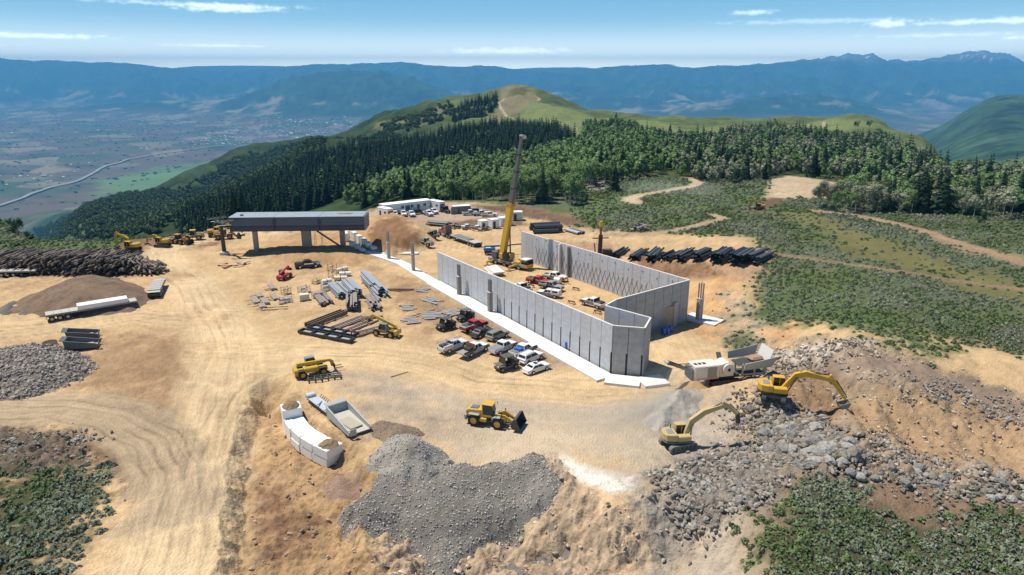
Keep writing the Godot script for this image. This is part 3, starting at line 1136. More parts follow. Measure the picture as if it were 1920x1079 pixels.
func build_stones() -> void:
	var r := RandomNumberGenerator.new()
	r.seed = 12
	for i in 4: rough_stones.append(stone_mesh(r, i > 0))
	heap("gravel_pile", "tall cone of crushed grey gravel above the long gravel slope", "gravel pile", HEAPS.cone, 0.85, 4.4, lin(182, 176, 168), 0.12, 2600, 0.15, lin(180, 174, 168), 0.3)
	heap("gravel_pile", "low brownish gravel heap behind the grey cone, beside the dump body", "gravel pile", HEAPS.cone_behind, 0.5, 1.3, lin(160, 142, 122), 0.12, 700, 0.14, lin(160, 148, 136), 0.3)
	heap("gravel_pile", "long dark grey gravel slope spilling down the embankment at the front", "gravel pile", HEAPS.apron, 0.6, 1.5, lin(152, 146, 139), 0.2, 6500, 0.17, lin(172, 166, 160), 0.3)
	heap("gravel_pile", "small pinkish gravel pile at the end of the white foam blocks", "gravel pile", HEAPS.pink, 0.4, 0.9, lin(176, 148, 130), 0.06, 400, 0.1, lin(176, 152, 138), 0.3)
	heap("gravel_pile", "wide brown grey aggregate mound behind the long flatbed trailer", "gravel pile", HEAPS.mound, 0.42, 3.6, lin(152, 130, 112), 0.18, 1500, 0.14, lin(150, 134, 120), 0.45)
	heap("gravel_pile", "first small grey mound at the left of the brown aggregate", "gravel pile", HEAPS.lump_a, 0.6, 1.5, lin(140, 136, 130), 0.06, 100, 0.12, lin(150, 146, 140), 0.35)
	heap("gravel_pile", "second small grey mound at the toe of the brown aggregate", "gravel pile", HEAPS.lump_b, 0.6, 1.4, lin(140, 136, 130), 0.06, 100, 0.12, lin(150, 146, 140), 0.35)
	heap("rubble_pile", "big heap of broken grey rock by the two tipper bodies", "rubble pile", HEAPS.rubble, 0.4, 3.0, lin(150, 140, 130), 0.4, 4200, 0.42, lin(158, 149, 141), 0.45)
	heap("gravel_pile", "grey cone of freshly crushed stone under the crusher conveyor", "gravel pile", HEAPS.crushed, 0.75, 4.2, lin(208, 200, 190), 0.08, 900, 0.12, lin(186, 178, 168), 0.3)
	heap("gravel_pile", "small tan heap of fines under the crusher side", "gravel pile", HEAPS.fines, 0.65, 1.8, lin(206, 166, 112), 0.06, 100, 0.1, lin(200, 170, 130), 0.3)
	# boulders one can pick out
	var greys := [worn(0.21, 0.2, 0.19, 0.9, 0.45, 0.7, 91, 0.0, 8.0), worn(0.29, 0.28, 0.265, 0.9, 0.4, 0.7, 92, 0.0, 8.0), worn(0.2, 0.17, 0.14, 0.9, 0.45, 0.7, 93, 0.0, 8.0)]
	var protos := []
	for i in 9:
		var b := MeshInstance3D.new()
		b.mesh = rough_stones[1 + i % 3]
		b.material_override = greys[i / 3]
		protos.append(b)
	for f in [["boulders_big", 95, 0.9, 2.1, "lying in the grey pile below the yellow digger", "boulders below the digger"], ["boulders_low", 45, 0.7, 1.3, "at the foot of the dark rock bank by the hammer excavator", "boulders at the dark rock bank"],
			["boulders_slope", 75, 0.6, 1.5, "along the foot of the ochre slope", "boulders below the ochre slope"], ["boulders_high", 40, 0.5, 1.2, "strewn under the upper dirt track", "boulders under the upper track"], ["boulders_left", 22, 0.6, 1.2, "on the dark bank left of the haul road", "boulders left of the haul road"], ["boulders_mid", 18, 0.6, 1.3, "on the ridge between crusher and hammer excavator", "boulders on the crusher ridge"]]:
		var o := outline(HEAPS[f[0]])
		for i in f[1]:
			var p := scatter(o, r)
			var tone := r.randi() % 3
			var b: MeshInstance3D = protos[tone * 3 + r.randi() % 3].duplicate()
			b.name = numbered("boulder")
			add_child(b)
			var s: float = lerpf(f[2], f[3], pow(r.randf(), 2.2))
			b.transform = Transform3D(Basis.from_euler(Vector3(r.randf_range(-0.5, 0.5), r.randf() * TAU, r.randf_range(-0.5, 0.5))).scaled(Vector3(s, s, s)), Vector3(p.x, ground(p.x, p.y) + s * 0.15, p.y))
			tag(b, "%s boulder %s" % [["dark grey", "pale grey", "brown"][tone], f[4]], "boulder", "%s %s" % [["dark grey", "pale grey", "brown"][tone], f[5]])
	# smaller broken stone wherever the ground is rough
	var where := []
	var tints := PackedColorArray()
	for i in 120000:
		var d := 48.0 + 90.0 * r.randf()
		var x := r.randf_range(-0.95, 0.95) * d
		if r.randf() < 0.55: x = r.randf_range(0.18, 0.95) * d
		var tl := tile(x, -d)
		if not tl.is_empty() and tl[0].size() == 1 and tl[0][0][1] and cover[tl[0][0][0]][5] < 0.4: continue
		var u := surface(x, -d)
		if u[4] < 0.35 or r.randf() > pow(u[4], 2.2) * (0.5 + 0.9 * n_mid.get_noise_2d(x * 0.7, -d * 0.7)): continue
		var s := 0.12 + 0.55 * pow(r.randf(), 3.0)
		if u[2] > u[0] * 0.62: s *= 1.2
		where.append(Transform3D(Basis.from_euler(Vector3(r.randf() * TAU, r.randf() * TAU, 0)).scaled(Vector3.ONE * s), Vector3(x, ground(x, -d) + s * 0.2, -d)))
		var g := r.randf_range(0.7, 1.5)
		var c := Color(u[0], u[1], u[2]).lerp(Color(0.24, 0.225, 0.205), r.randf_range(0.3, 0.95)) * g
		tints.append(c)
	for f in [["boulders_big", 3000, 0.95], ["boulders_low", 3600, 0.75], ["boulders_slope", 2600, 0.6], ["boulders_high", 1500, 0.5], ["boulders_mid", 900, 0.6], ["boulders_left", 700, 0.5], ["pale_strip", 1500, 0.5]]:
		var o := outline(HEAPS[f[0]])
		for i in f[1]:
			var q := scatter(o, r) + Vector2(r.randfn(), r.randfn()) * 1.2
			var s: float = 0.14 + f[2] * pow(r.randf(), 2.6)
			where.append(Transform3D(Basis.from_euler(Vector3(r.randf() * TAU, r.randf() * TAU, 0)).scaled(Vector3.ONE * s), Vector3(q.x, ground(q.x, q.y) + s * 0.25, q.y)))
			tints.append(Color(0.24, 0.225, 0.205).lerp(Color(0.2, 0.16, 0.12), r.randf() * 0.8) * r.randf_range(0.45, 1.4))
	tag(copies(self, "loose_stones", rough_stones[0], tinted_mat(0.95), where, tints), "loose broken stones over the rough slopes", "stones", "", "stuff")

func build_valley() -> void:
	# the highway across the valley floor
	var v := PackedVector2Array(HIGHWAY)
	var m := M.new()
	var pts := []
	for i in v.size() - 1:
		for k in 12: pts.append(v[i].lerp(v[i + 1], k / 12.0))
	for i in pts.size() - 1:
		var q: Vector2 = (pts[i + 1] - pts[i]).normalized().orthogonal() * 15.0
		var a: Vector2 = pts[i] + q; var b: Vector2 = pts[i] - q; var c: Vector2 = pts[i + 1] - q; var d: Vector2 = pts[i + 1] + q
		var high := func(p: Vector2) -> Vector3: return Vector3(p.x, maxf(far_height(p.x, p.y), maxf(far_height(p.x + 30, p.y), far_height(p.x - 30, p.y))) + 9.0, p.y)
		m.quad(high.call(a), high.call(d), high.call(c), high.call(b))
	part(self, "highway_road", m, mat(0.24, 0.235, 0.225, 0.9)).set_meta("kind", "structure")
	var r := RandomNumberGenerator.new()
	r.seed = 21
	var house := M.new()
	house.box(Vector3(0, 0.4, 0), Vector3(1, 0.8, 0.7))
	house.prism([Vector2(-0.4, 0.8), Vector2(0.4, 0.8), Vector2(0, 1.15)], 0.52)
	for set in [["town_houses", HEAPS.town, 3600, "pale houses of the town spread over the valley floor"], ["farm_houses", HEAPS.hamlets, 420, "scattered farm houses among fields in the valley"]]:
		var o := outline(set[1])
		var where := []
		var tints := PackedColorArray()
		for i in set[2]:
			var p := scatter(o, r)
			if n_hill.get_noise_2d(p.x * 0.25, p.y * 0.25) + r.randf_range(-0.25, 0.25) < -0.08 or far_height(p.x, p.y) > -610: continue
			var s := r.randf_range(9, 16) * (2.2 if r.randf() < 0.05 else 1.0)
			where.append(Transform3D(Basis(Vector3.UP, (r.randi() % 2) * PI * 0.5 + 0.2).scaled(Vector3(s * 1.3, s * 0.55, s)), Vector3(p.x, far_height(p.x, p.y) - 1.0, p.y)))
			tints.append(Color(1, 0.98, 0.95) * r.randf_range(0.3, 0.85))
		tag(copies(self, set[0], house.mesh(), tinted_mat(0.8), where, tints), set[3], "houses", "", "stuff")
	var blob := leafy_crown(r, 40, Vector3(0.6, 0.3, 0.6), 0.3, 0.25).mesh()
	var o := outline(HEAPS.valley)
	var where := []
	var tints := PackedColorArray()
	for i in 6500:
		var p := scatter(o, r)
		if n_hill.get_noise_2d(p.x * 0.4 + 900, p.y * 0.4) + r.randf_range(-0.3, 0.3) < 0.05 or far_height(p.x, p.y) > -600: continue
		var s := r.randf_range(10, 34)
		where.append(Transform3D(Basis(Vector3.UP, r.randf() * TAU).scaled(Vector3(s, s * 0.5, s)), Vector3(p.x, far_height(p.x, p.y) - 2.0, p.y)))
		tints.append(Color(0.03, 0.055, 0.025) * r.randf_range(0.7, 1.3))
	tag(copies(self, "valley_trees", blob, foliage(Color(1, 1, 1), 0), where, tints), "dark clumps of trees along the fields of the valley", "trees", "", "stuff")

# ---------------------------------------------------------------- structures
func build_walls() -> void:
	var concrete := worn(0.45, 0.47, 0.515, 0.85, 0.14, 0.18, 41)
	var concrete2 := worn(0.35, 0.345, 0.345, 0.85, 0.16, 0.15, 42)  # same concrete, its colour darkened to deepen the shade on the end walls
	var concrete3 := worn(0.435, 0.445, 0.475, 0.85, 0.16, 0.22, 48)
	var dark := mat(0.03, 0.03, 0.03, 0.9)
	var pale := worn(0.62, 0.61, 0.59, 0.85, 0.1, 0.3, 43)
	var raw := worn(0.24, 0.22, 0.2, 0.9, 0.2, 0.4, 44)
	var b := thing("concrete_building", "unfinished building of tall grey concrete wall panels without a roof", "building", Vector3.ZERO)
	# corners: where each wall starts and ends, heights there, panels, slots, which side the joint shows
	var I := Vector2(-16.8, -151.8); var A := Vector2(15.6, -100.0); var B := Vector2(20.2, -98.9); var C := Vector2(22.0, -103.6)
	var D := Vector2(15.6, -109.7); var E2 := Vector2(17.9, -112.9); var F := Vector2(33.3, -124.7); var G := Vector2(2.45, -171.0)
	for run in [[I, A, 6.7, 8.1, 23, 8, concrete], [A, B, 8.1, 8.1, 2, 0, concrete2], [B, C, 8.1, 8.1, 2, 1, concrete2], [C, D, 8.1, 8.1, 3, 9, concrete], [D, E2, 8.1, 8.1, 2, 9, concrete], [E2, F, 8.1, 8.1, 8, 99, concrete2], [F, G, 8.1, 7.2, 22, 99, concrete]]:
		var p: Vector2 = run[0]; var q: Vector2 = run[1]
		var n: int = run[4]
		var len := p.distance_to(q)
		var ax := (q - p) / len
		var yaw := atan2(-ax.y, ax.x)
		var w := len / n
		var fr := Transform3D(Basis(Vector3.UP, yaw), Vector3(p.x, 0, p.y))
		for i in n:
			var h0 := lerpf(run[2], run[3], float(i) / n)
			var h1 := lerpf(run[2], run[3], float(i + 1) / n)
			var g := 0.045
			var pts := []
			if i >= run[5]: pts = [Vector2(g, -1.2), Vector2(w - g - 0.24, -1.2), Vector2(w - g - 0.24, 3.7), Vector2(w - g, 3.7), Vector2(w - g, h1), Vector2(g, h0)]
			else: pts = [Vector2(g, -1.2), Vector2(w - g, -1.2), Vector2(w - g, h1), Vector2(g, h0)]
			var m := M.new().prism(pts, 0.15)
			m.turned(fr * Transform3D(Basis.IDENTITY, Vector3(w * i, 0, 0)))
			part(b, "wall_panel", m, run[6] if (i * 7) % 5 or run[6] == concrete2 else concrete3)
		# the recessed filler seen in joints and slots, and the pale cap along the top
		var f := M.new().prism([Vector2(0.05, -1.1), Vector2(len - 0.05, -1.1), Vector2(len - 0.05, run[3] - 0.15), Vector2(0.05, run[2] - 0.15)], 0.07)
		part(b, "joint_filler", f.turned(fr), dark)
		var c := M.new().prism([Vector2(0.02, run[2]), Vector2(len - 0.02, run[3]), Vector2(len - 0.02, run[3] + 0.07), Vector2(0.02, run[2] + 0.07)], 0.13)
		part(b, "wall_cap", c.turned(fr), pale)
	# crossed dark braces on the inside of the back wall
	var ax := (G - F).normalized()
	var inside_n := Vector2(ax.y, -ax.x)
	if inside_n.dot(A - F) < 0: inside_n = -inside_n
	var brace := mat(0.16, 0.155, 0.155, 0.8)
	var r := RandomNumberGenerator.new()
	r.seed = 8
	for i in 33:
		var s := 3.0 + i * 1.42
		for k in [-1.0, 1.0]:
			var lo := r.randf_range(0.2, 0.6)
			var hi := 4.5 + r.randf_range(-0.3, 0.5)
			var p0: Vector2 = F + ax * (s - k * 0.9) + inside_n * (0.19 + 0.02 * k)
			var p1: Vector2 = F + ax * (s + k * 0.9) + inside_n * (0.19 + 0.02 * k)
			part(b, "cross_brace", M.new().bar(Vector3(p0.x, lo, p0.y), Vector3(p1.x, hi, p1.y), 0.045, 0.05), brace)
	# dark lifting sockets near the top of the back wall
	for i in 12:
		var p: Vector2 = F + ax * (4.0 + i * 4.1) + inside_n * 0.17
		part(b, "lifting_socket", M.new().rod(Vector3(p.x, 6.9 - (i % 2) * 0.5, p.y), Vector3(p.x, 6.9 - (i % 2) * 0.5, p.y) + Vector3(inside_n.x, 0, inside_n.y) * 0.05, 0.14), dark)
	# a tall doorway post pair in the back wall
	for s in [36.0, 39.2]:
		var p: Vector2 = F + ax * s + inside_n * 0.45
		part(b, "wall_column", M.new().box(Vector3(p.x, 3.6, p.y), Vector3(0.5, 7.4, 0.6), Basis(Vector3.UP, atan2(-ax.y, ax.x)), 0.04), raw if s < 37 else pale)
	# two piers in front of the long wall, dark below and pale above
	for p in [Vector2(-11.2, -140.3), Vector2(-4.3, -129.2)]:
		var yaw := atan2(-(A - I).y, (A - I).x)
		part(b, "pier", M.new().box(Vector3(p.x, 1.9, p.y), Vector3(0.85, 4.8, 0.8), Basis(Vector3.UP, yaw), 0.05), raw)
		for k in [-0.28, 0.0, 0.28]:
			part(b, "pier_rod", M.new().box(Vector3(p.x + k * cos(yaw), 5.6, p.y - k * sin(yaw)), Vector3(0.13, 2.6, 0.5), Basis(Vector3.UP, yaw)), mat(0.2, 0.21, 0.22, 0.6))
		part(b, "pier_cap", M.new().box(Vector3(p.x, 4.35, p.y), Vector3(0.95, 0.12, 0.9), Basis(Vector3.UP, yaw)), pale)
	# footing slab in blocks along the front and round the end, running up to the stairs
	var slab := thing("concrete_footing", "pale concrete footing strip along the wall and up to the terminal stairs", "footing", Vector3.ZERO)
	var line := [Vector2(23.5, -97.5), Vector2(19.5, -96.4), Vector2(14.4, -97.8), Vector2(6.5, -110.4), Vector2(-1.4, -123.0), Vector2(-9.5, -136.2), Vector2(-17.8, -149.5), Vector2(-22.5, -157.5), Vector2(-27.0, -165.5), Vector2(-31.8, -171.2), Vector2(-36.5, -176.0), Vector2(-41.5, -180.5), Vector2(-47.0, -186.0)]
	for i in line.size() - 1:
		var p: Vector2 = line[i]; var q: Vector2 = line[i + 1]
		var wide := 3.4 if i < 6 else 2.8
		part(slab, "slab", M.new().bar(Vector3(p.x, 0.12 + 0.004 * (i % 3), p.y), Vector3(q.x, 0.12 + 0.004 * (i % 3), q.y), wide, 0.5), pale)
	for q in [[Vector2(-36, -175.6), Vector2(-24.5, -175.9), 1.8], [Vector2(-60, -186.4), Vector2(-46, -187.0), 1.8], [Vector2(-60, -190.5), Vector2(-47, -191.2), 2.0], [Vector2(34, -127), Vector2(39, -122.5), 4.0]]:
		part(slab, "slab", M.new().bar(Vector3(q[0].x, 0.2, q[0].y), Vector3(q[1].x, 0.2, q[1].y), q[2], 0.5), pale)
	# board-marked low wall in the shade of the end wall
	var low := thing("formed_wall", "low board-marked concrete wall standing in the shade before the end wall", "wall", Vector3(22.6, 0, -117.6), atan2(4.1, 7.3))
	for i in 16:
		part(low, "board_face", M.new().box(Vector3(0.27 + i * 0.53, 1.9, 0), Vector3(0.51, 4.3, 0.4), Basis.IDENTITY, 0.03), worn(0.36 + 0.02 * (i % 3), 0.31, 0.25, 0.9, 0.15, 0.4, 45))
	part(low, "corner_post", M.new().box(Vector3(8.75, 2.2, -0.1), Vector3(0.75, 4.9, 0.9), Basis.IDENTITY, 0.04), worn(0.42, 0.37, 0.31, 0.9, 0.15, 0.4, 46))
	# free standing posts
	for s in [[-31.3, -170.4, 7.4, "grey concrete post on the footing nearer to the terminal stairs", 0.75], [-23.5, -159.0, 7.2, "grey concrete post on the footing nearer to the tall walls", 0.7], [35.6, -124.4, 7.6, "lone concrete post beside the right end wall by the orange cut", 0.95]]:
		var t := thing("concrete_post", s[3], "post", Vector3(s[0], 0, s[1]), 0.5)
		part(t, "shaft", M.new().box(Vector3(0, s[2] * 0.3 - 0.3, 0), Vector3(s[4], s[2] * 0.6 + 0.6, s[4]), Basis.IDENTITY, 0.04), worn(0.36, 0.34, 0.32, 0.85, 0.15, 0.4, 47))
		part(t, "collar", M.new().box(Vector3(0, s[2] * 0.6 + 0.05, 0), Vector3(s[4] + 0.1, 0.1, s[4] + 0.1)), pale)
		for k in 4:
			part(t, "starter_bar", M.new().box(Vector3((k % 2 - 0.5) * s[4] * 0.62, s[2] * 0.8 + 0.05, (k / 2 - 0.5) * s[4] * 0.62), Vector3(0.2, s[2] * 0.4 - 0.1, 0.2)), mat(0.27, 0.26, 0.25, 0.8))
	# blue and white sacks and barrels at the foot of the long wall
	var heap_at := [[9.4, -110.0, "blue drum with a lid at the far end of the sacks by the wall"], [12.6, -107.2, "left one of two blue drums standing by the yellow bag"], [13.4, -106.4, "right one of two blue drums standing by the yellow bag"]]
	for s in heap_at:
		var t := thing("blue_drum", s[2], "drum", Vector3(s[0], 0.37, s[1]))
		part(t, "drum_body", M.new().rod(Vector3.ZERO, Vector3(0, 1.05, 0), 0.42, 0.42, 14), mat(0.02, 0.1, 0.42, 0.4))
		part(t, "drum_lid", M.new().rod(Vector3(0, 1.05, 0), Vector3(0, 1.12, 0), 0.44, 0.4, 14), mat(0.03, 0.14, 0.5, 0.4))
	var sack := stone_mesh(r, true)
	for i in 9:
		var s := Vector3(9.9 + i * 0.33, 0.55, -109.3 + i * 0.28)
		var o := part_mesh(self, "sack", sack, mat(0.7, 0.71, 0.73, 0.8) if i % 3 else mat(0.2, 0.2, 0.22, 0.8))
		o.transform = Transform3D(Basis(Vector3.UP, i * 1.7).scaled(Vector3(0.9, 0.65, 0.7)), s + Vector3(0, 0.12 * (i % 2), 0))
		tag(o, "white bulging sack in the row at the wall foot" if i % 3 else "dark bulging sack in the row at the wall foot", "sack", "white sacks at the wall foot" if i % 3 else "dark sacks at the wall foot")
	var yb := part_mesh(self, "yellow_bag", sack, mat(0.62, 0.7, 0.05, 0.6))
	yb.transform = Transform3D(Basis.IDENTITY.scaled(Vector3(0.9, 0.7, 0.8)), Vector3(14.2, 0.6, -105.6))
	tag(yb, "bright yellow green bag beside the two blue drums", "bag")
	for k in 5:
		var t := thing("blue_drum", "blue drum in the shaded cluster before the low board-marked wall", "drum", Vector3(27.5 + 0.75 * (k % 3), 0.05, -118.0 - 0.35 * (k % 3) + 0.7 * (k / 3)), 0, "shaded blue drums")
		part(t, "drum_body", M.new().rod(Vector3.ZERO, Vector3(0, 1.05, 0), 0.38, 0.38, 12), mat(0.02, 0.1, 0.42, 0.4))
		part(t, "drum_lid", M.new().rod(Vector3(0, 1.05, 0), Vector3(0, 1.12, 0), 0.4, 0.36, 12), mat(0.03, 0.14, 0.5, 0.4))
	# pale panels waiting flat inside the walls
	for s in [[-4.6, -158.6, 0.0], [-4.2, -158.2, 0.32], [-3.9, -157.8, 0.64]]:
		single("precast_slab", ["lowest", "middle", "topmost"][int(s[2] / 0.3)] + " precast slab of the white stack inside the long wall", "slab", M.new().box(Vector3(0, 0.3, 0), Vector3(6.2, 0.26, 2.6), Basis.IDENTITY, 0.03), pale, Vector3(s[0], s[2], s[1]), 1.9)
	for s in [[6.5, -172.5, 0.0], [6.9, -172.2, 0.32]]:
		single("precast_slab", ["lower", "upper"][int(s[2] / 0.3)] + " precast slab lying behind the crane by the back wall", "slab", M.new().box(Vector3(0, 0.3, 0), Vector3(6.5, 0.26, 3.4), Basis.IDENTITY, 0.03), pale, Vector3(s[0], s[2], s[1]), -0.9)
	# small trestles on the floor of the shell
	for s in [[4.2, -146.0, "beside the red pickup"], [13.9, -144.1, "alone in the middle of the sandy floor"], [12.2, -134.9, "beyond the white wagon"], [16.8, -128.6, "near the inner corner"], [0.0, -164.8, "beside the crane outriggers"]]:
		var t := thing("brace_trestle", "small dark red steel trestle on the floor %s" % s[2], "trestle", on(s[0], s[1]), -0.6)
		var rust := mat(0.16, 0.045, 0.035, 0.7)
		part(t, "rail", M.new().box(Vector3(0, 0.55, 0), Vector3(1.5, 0.18, 0.3)), rust)
		for k in [-0.6, 0.6]:
			part(t, "leg", M.new().bar(Vector3(k, 0.5, 0), Vector3(k * 1.2, 0, 0.5), 0.1, 0.1), rust)
			part(t, "leg", M.new().bar(Vector3(k, 0.5, 0), Vector3(k * 1.2, 0, -0.5), 0.1, 0.1), rust)

func build_terminal() -> void:
	var t := thing("chairlift_terminal", "long dark blue chairlift terminal canopy on concrete columns", "lift terminal", Vector3(-55.6, 0, -178.8), 0.05)
	var navy := worn(0.010, 0.018, 0.052, 0.35, 0.3, 0.2, 51)
	var speck := worn(0.075, 0.09, 0.13, 0.4, 0.85, 1.1, 52, 0.0, 0.0, 0.06)
	var roofm := worn(0.30, 0.34, 0.39, 0.45, 0.12, 0.12, 53, 0.2)
	var col := worn(0.27, 0.25, 0.235, 0.85, 0.15, 0.4, 54)
	var x0 := -17.2
	for i in 3:
		var w := 11.45
		var c := x0 + w * (i + 0.5)
		part(t, "lower_fascia", M.new().box(Vector3(c, 6.95, 3.3), Vector3(w - 0.06, 1.35, 0.25), Basis.IDENTITY, 0.08), navy)
		part(t, "upper_fascia", M.new().box(Vector3(c, 8.72, 3.1), Vector3(w - 0.06, 2.2, 0.25), Basis(Vector3.RIGHT, -0.16), 0.08), speck)
		part(t, "rear_fascia", M.new().box(Vector3(c, 8.0, -3.3), Vector3(w - 0.06, 3.5, 0.25), Basis.IDENTITY, 0.08), navy)
		part(t, "roof_panel", M.new().box(Vector3(c, 9.98, 0), Vector3(w - 0.04, 0.22, 6.7), Basis.IDENTITY, 0.05), roofm)
		part(t, "soffit", M.new().box(Vector3(c, 6.35, 0), Vector3(w - 0.06, 0.2, 6.3)), navy)
	for i in 2: part(t, "seam_cover", M.new().box(Vector3(x0 + 11.45 * (i + 1), 8.6, 3.28), Vector3(0.9, 1.3, 0.3), Basis(Vector3.RIGHT, -0.16), 0.1), navy)
	part(t, "end_wall", M.new().box(Vector3(-17.05, 8.1, 0), Vector3(0.3, 3.4, 6.4)), navy)
	part(t, "end_wall", M.new().prism([Vector2(-3.4, 6.3), Vector2(3.4, 6.3), Vector2(3.0, 9.9), Vector2(-3.4, 9.9)], 0.15).turned(Transform3D(Basis(Vector3.UP, -PI / 2), Vector3(17.3, 0, 0))), worn(0.16, 0.17, 0.19, 0.5, 0.15, 0.3, 55))
	part(t, "end_visor", M.new().prism([Vector2(-17.1, 9.95), Vector2(-18.3, 8.8), Vector2(-18.2, 8.65), Vector2(-17.0, 9.7)], 3.2), roofm)
	for s in [[-11.9, 1.15, 1.1, 0.3], [0.8, 2.3, 1.7, -1.9], [10.2, 1.3, 1.3, -2.6]]:
		part(t, "column", M.new().box(Vector3(s[0], 2.8, s[3]), Vector3(s[1], 7.3, s[2]), Basis.IDENTITY, 0.08), col)
	part(t, "stair_stringer", M.new().bar(Vector3(4.2, 5.7, 0.5), Vector3(10.4, 1.2, 0.5), 0.2, 0.45), mat(0.05, 0.05, 0.05, 0.6))
	for k in 4: part(t, "scaffold_tube", M.new().rod(Vector3(2.6 + (k % 2) * 1.8, 0.4, -3.2 - (k / 2) * 1.6), Vector3(2.6 + (k % 2) * 1.8, 5.7, -3.2 - (k / 2) * 1.6), 0.05, 0.05, 5), mat(0.2, 0.2, 0.2, 0.5))
	part(t, "roof_hatch", M.new().box(Vector3(-14.4, 10.25, 1.4), Vector3(0.7, 0.4, 0.6), Basis.IDENTITY, 0.05), mat(0.06, 0.07, 0.08, 0.6))
	for k in 4: part(t, "roof_plank", M.new().box(Vector3(10.6 + k * 0.8, 10.16 + 0.03 * k, -0.4 + 0.5 * (k % 2)), Vector3(1.6, 0.1, 0.35), Basis(Vector3.UP, 0.2 * k)), mat(0.42, 0.3, 0.18, 0.8))
	# the stepped white blocks beside it
	var white := worn(0.66, 0.66, 0.65, 0.85, 0.1, 0.4, 56)
	var k := 0
	for s in [[-43.3, -186.2], [-41.6, -184.2], [-39.9, -182.2], [-38.3, -180.2], [-36.6, -178.4], [-42.8, -181.0], [-41.1, -179.4], [-39.5, -177.8], [-46.0, -187.6], [-46.6, -190.6]]:
		var row := "upper" if k < 5 else ("lower" if k < 8 else "farther")
		var which: String = ["first", "second", "third", "fourth", "fifth", "first", "second", "third", "nearer", "rearmost"][k]
		var high := 2.7 - 0.42 * (k % 5) if k < 5 else (1.5 - 0.35 * (k - 5) if k < 8 else 2.6)
		var o := thing("stair_block", "%s white concrete block from the terminal in the %s row of steps" % [which, row], "concrete block", on(s[0], s[1], -0.2), -0.85)
		part(o, "block", M.new().prism([Vector2(-0.75, 0), Vector2(0.75, 0), Vector2(0.75, high), Vector2(-0.75, high + 0.18)], 0.62, 0.62, 0, 1, 0, 0.05), white)
		part(o, "base", M.new().box(Vector3(0, 0.22, 0), Vector3(1.9, 0.4, 1.6), Basis.IDENTITY, 0.03), mat(0.3, 0.29, 0.28, 0.85))
		k += 1
	# lift tower
	var tw := thing("lift_tower", "dark tapered lift tower on a concrete base left of the terminal", "lift tower", on(-75.0, -175.3), 0.1)
	var steel := mat(0.035, 0.04, 0.035, 0.5, 0.3)
	part(tw, "concrete_base", M.new().rod(Vector3(0, -0.5, 0), Vector3(0, 0.7, 0), 1.35, 1.2, 12), mat(0.4, 0.38, 0.36, 0.85))
	part(tw, "base_plate", M.new().rod(Vector3(0, 0.7, 0), Vector3(0, 0.85, 0), 0.95, 0.95, 12), mat(0.55, 0.55, 0.54, 0.7))
	part(tw, "tube", M.new().rod(Vector3(0, 0.8, 0), Vector3(0, 8.4, 0), 0.55, 0.38, 14), steel)
	part(tw, "cross_arm", M.new().box(Vector3(0, 8.6, 0), Vector3(0.6, 0.5, 5.6), Basis(Vector3.UP, 0.6), 0.05), mat(0.09, 0.1, 0.1, 0.5))
	for s in [-1.0, 1.0]:
		var e: Vector3 = Basis(Vector3.UP, 0.6) * Vector3(0, 0, 2.7 * s)
		part(tw, "sheave_assembly", M.new().bar(e + Vector3(-2.4, 9.0, 0), e + Vector3(2.4, 9.5, 0), 0.25, 0.35), mat(0.2, 0.21, 0.22, 0.5))
		for q in 5: part(tw, "sheave", M.new().rod(e + Vector3(-2.0 + q, 9.35 + 0.1 * q, -0.1), e + Vector3(-2.0 + q, 9.35 + 0.1 * q, 0.1), 0.28, 0.28, 10), mat(0.05, 0.05, 0.05, 0.7))
		part(tw, "catwalk", M.new().bar(e + Vector3(-1.8, 8.2, 0.5 * s), e + Vector3(1.8, 8.4, 0.5 * s), 0.5, 0.08), mat(0.42, 0.43, 0.44, 0.5))
	part(tw, "lifting_frame", M.new().bar(Vector3(0, 8.6, 0), Vector3(0.3, 11.3, 0), 0.2, 0.2).bar(Vector3(-1.0, 11.2, -0.3), Vector3(1.6, 11.6, 0.3), 0.15, 0.2), steel)

# stacks of long steel members, each one a bar
func steel_bundle(label: String, x: float, z: float, yaw: float, len: float, across: int, high: int, size: Vector2, m: Material, group := "", jitter := 0.5) -> Node3D:
	var t := thing("steel_bundle", label, "steel bundle", on(x, z), yaw, group)
	var r := RandomNumberGenerator.new()
	r.seed = hash(label)
	for k in [-0.3, 0.3]: part(t, "bearer", M.new().box(Vector3(len * k, 0.06, 0), Vector3(0.18, 0.2, across * size.x + 0.8)), mat(0.25, 0.18, 0.1, 0.9))
	for j in high:
		for i in across:
			if j > 0 and r.randf() < 0.22: continue
			var l := len * r.randf_range(0.55 if jitter > 0.6 else 0.8, 1.0)
			var off := Vector3(r.randf_range(-1, 1) * jitter * (len - l + 0.4), 0.16 + size.y * (j + 0.5) + 0.02 * j, (i - (across - 1) * 0.5) * (size.x + 0.06) + r.randf_range(-0.05, 0.05))
			# an H section: two flanges and a web
			var b := Basis(Vector3.UP, r.randf_range(-0.012, 0.012))
			var q := M.new().box(off + Vector3(0, size.y * 0.46, 0), Vector3(l, size.y * 0.1, size.x), b).box(off - Vector3(0, size.y * 0.46, 0), Vector3(l, size.y * 0.1, size.x), b).box(off, Vector3(l * 0.998, size.y * 0.82, size.x * 0.14), b)
			part(t, "beam", q, m)
	return t

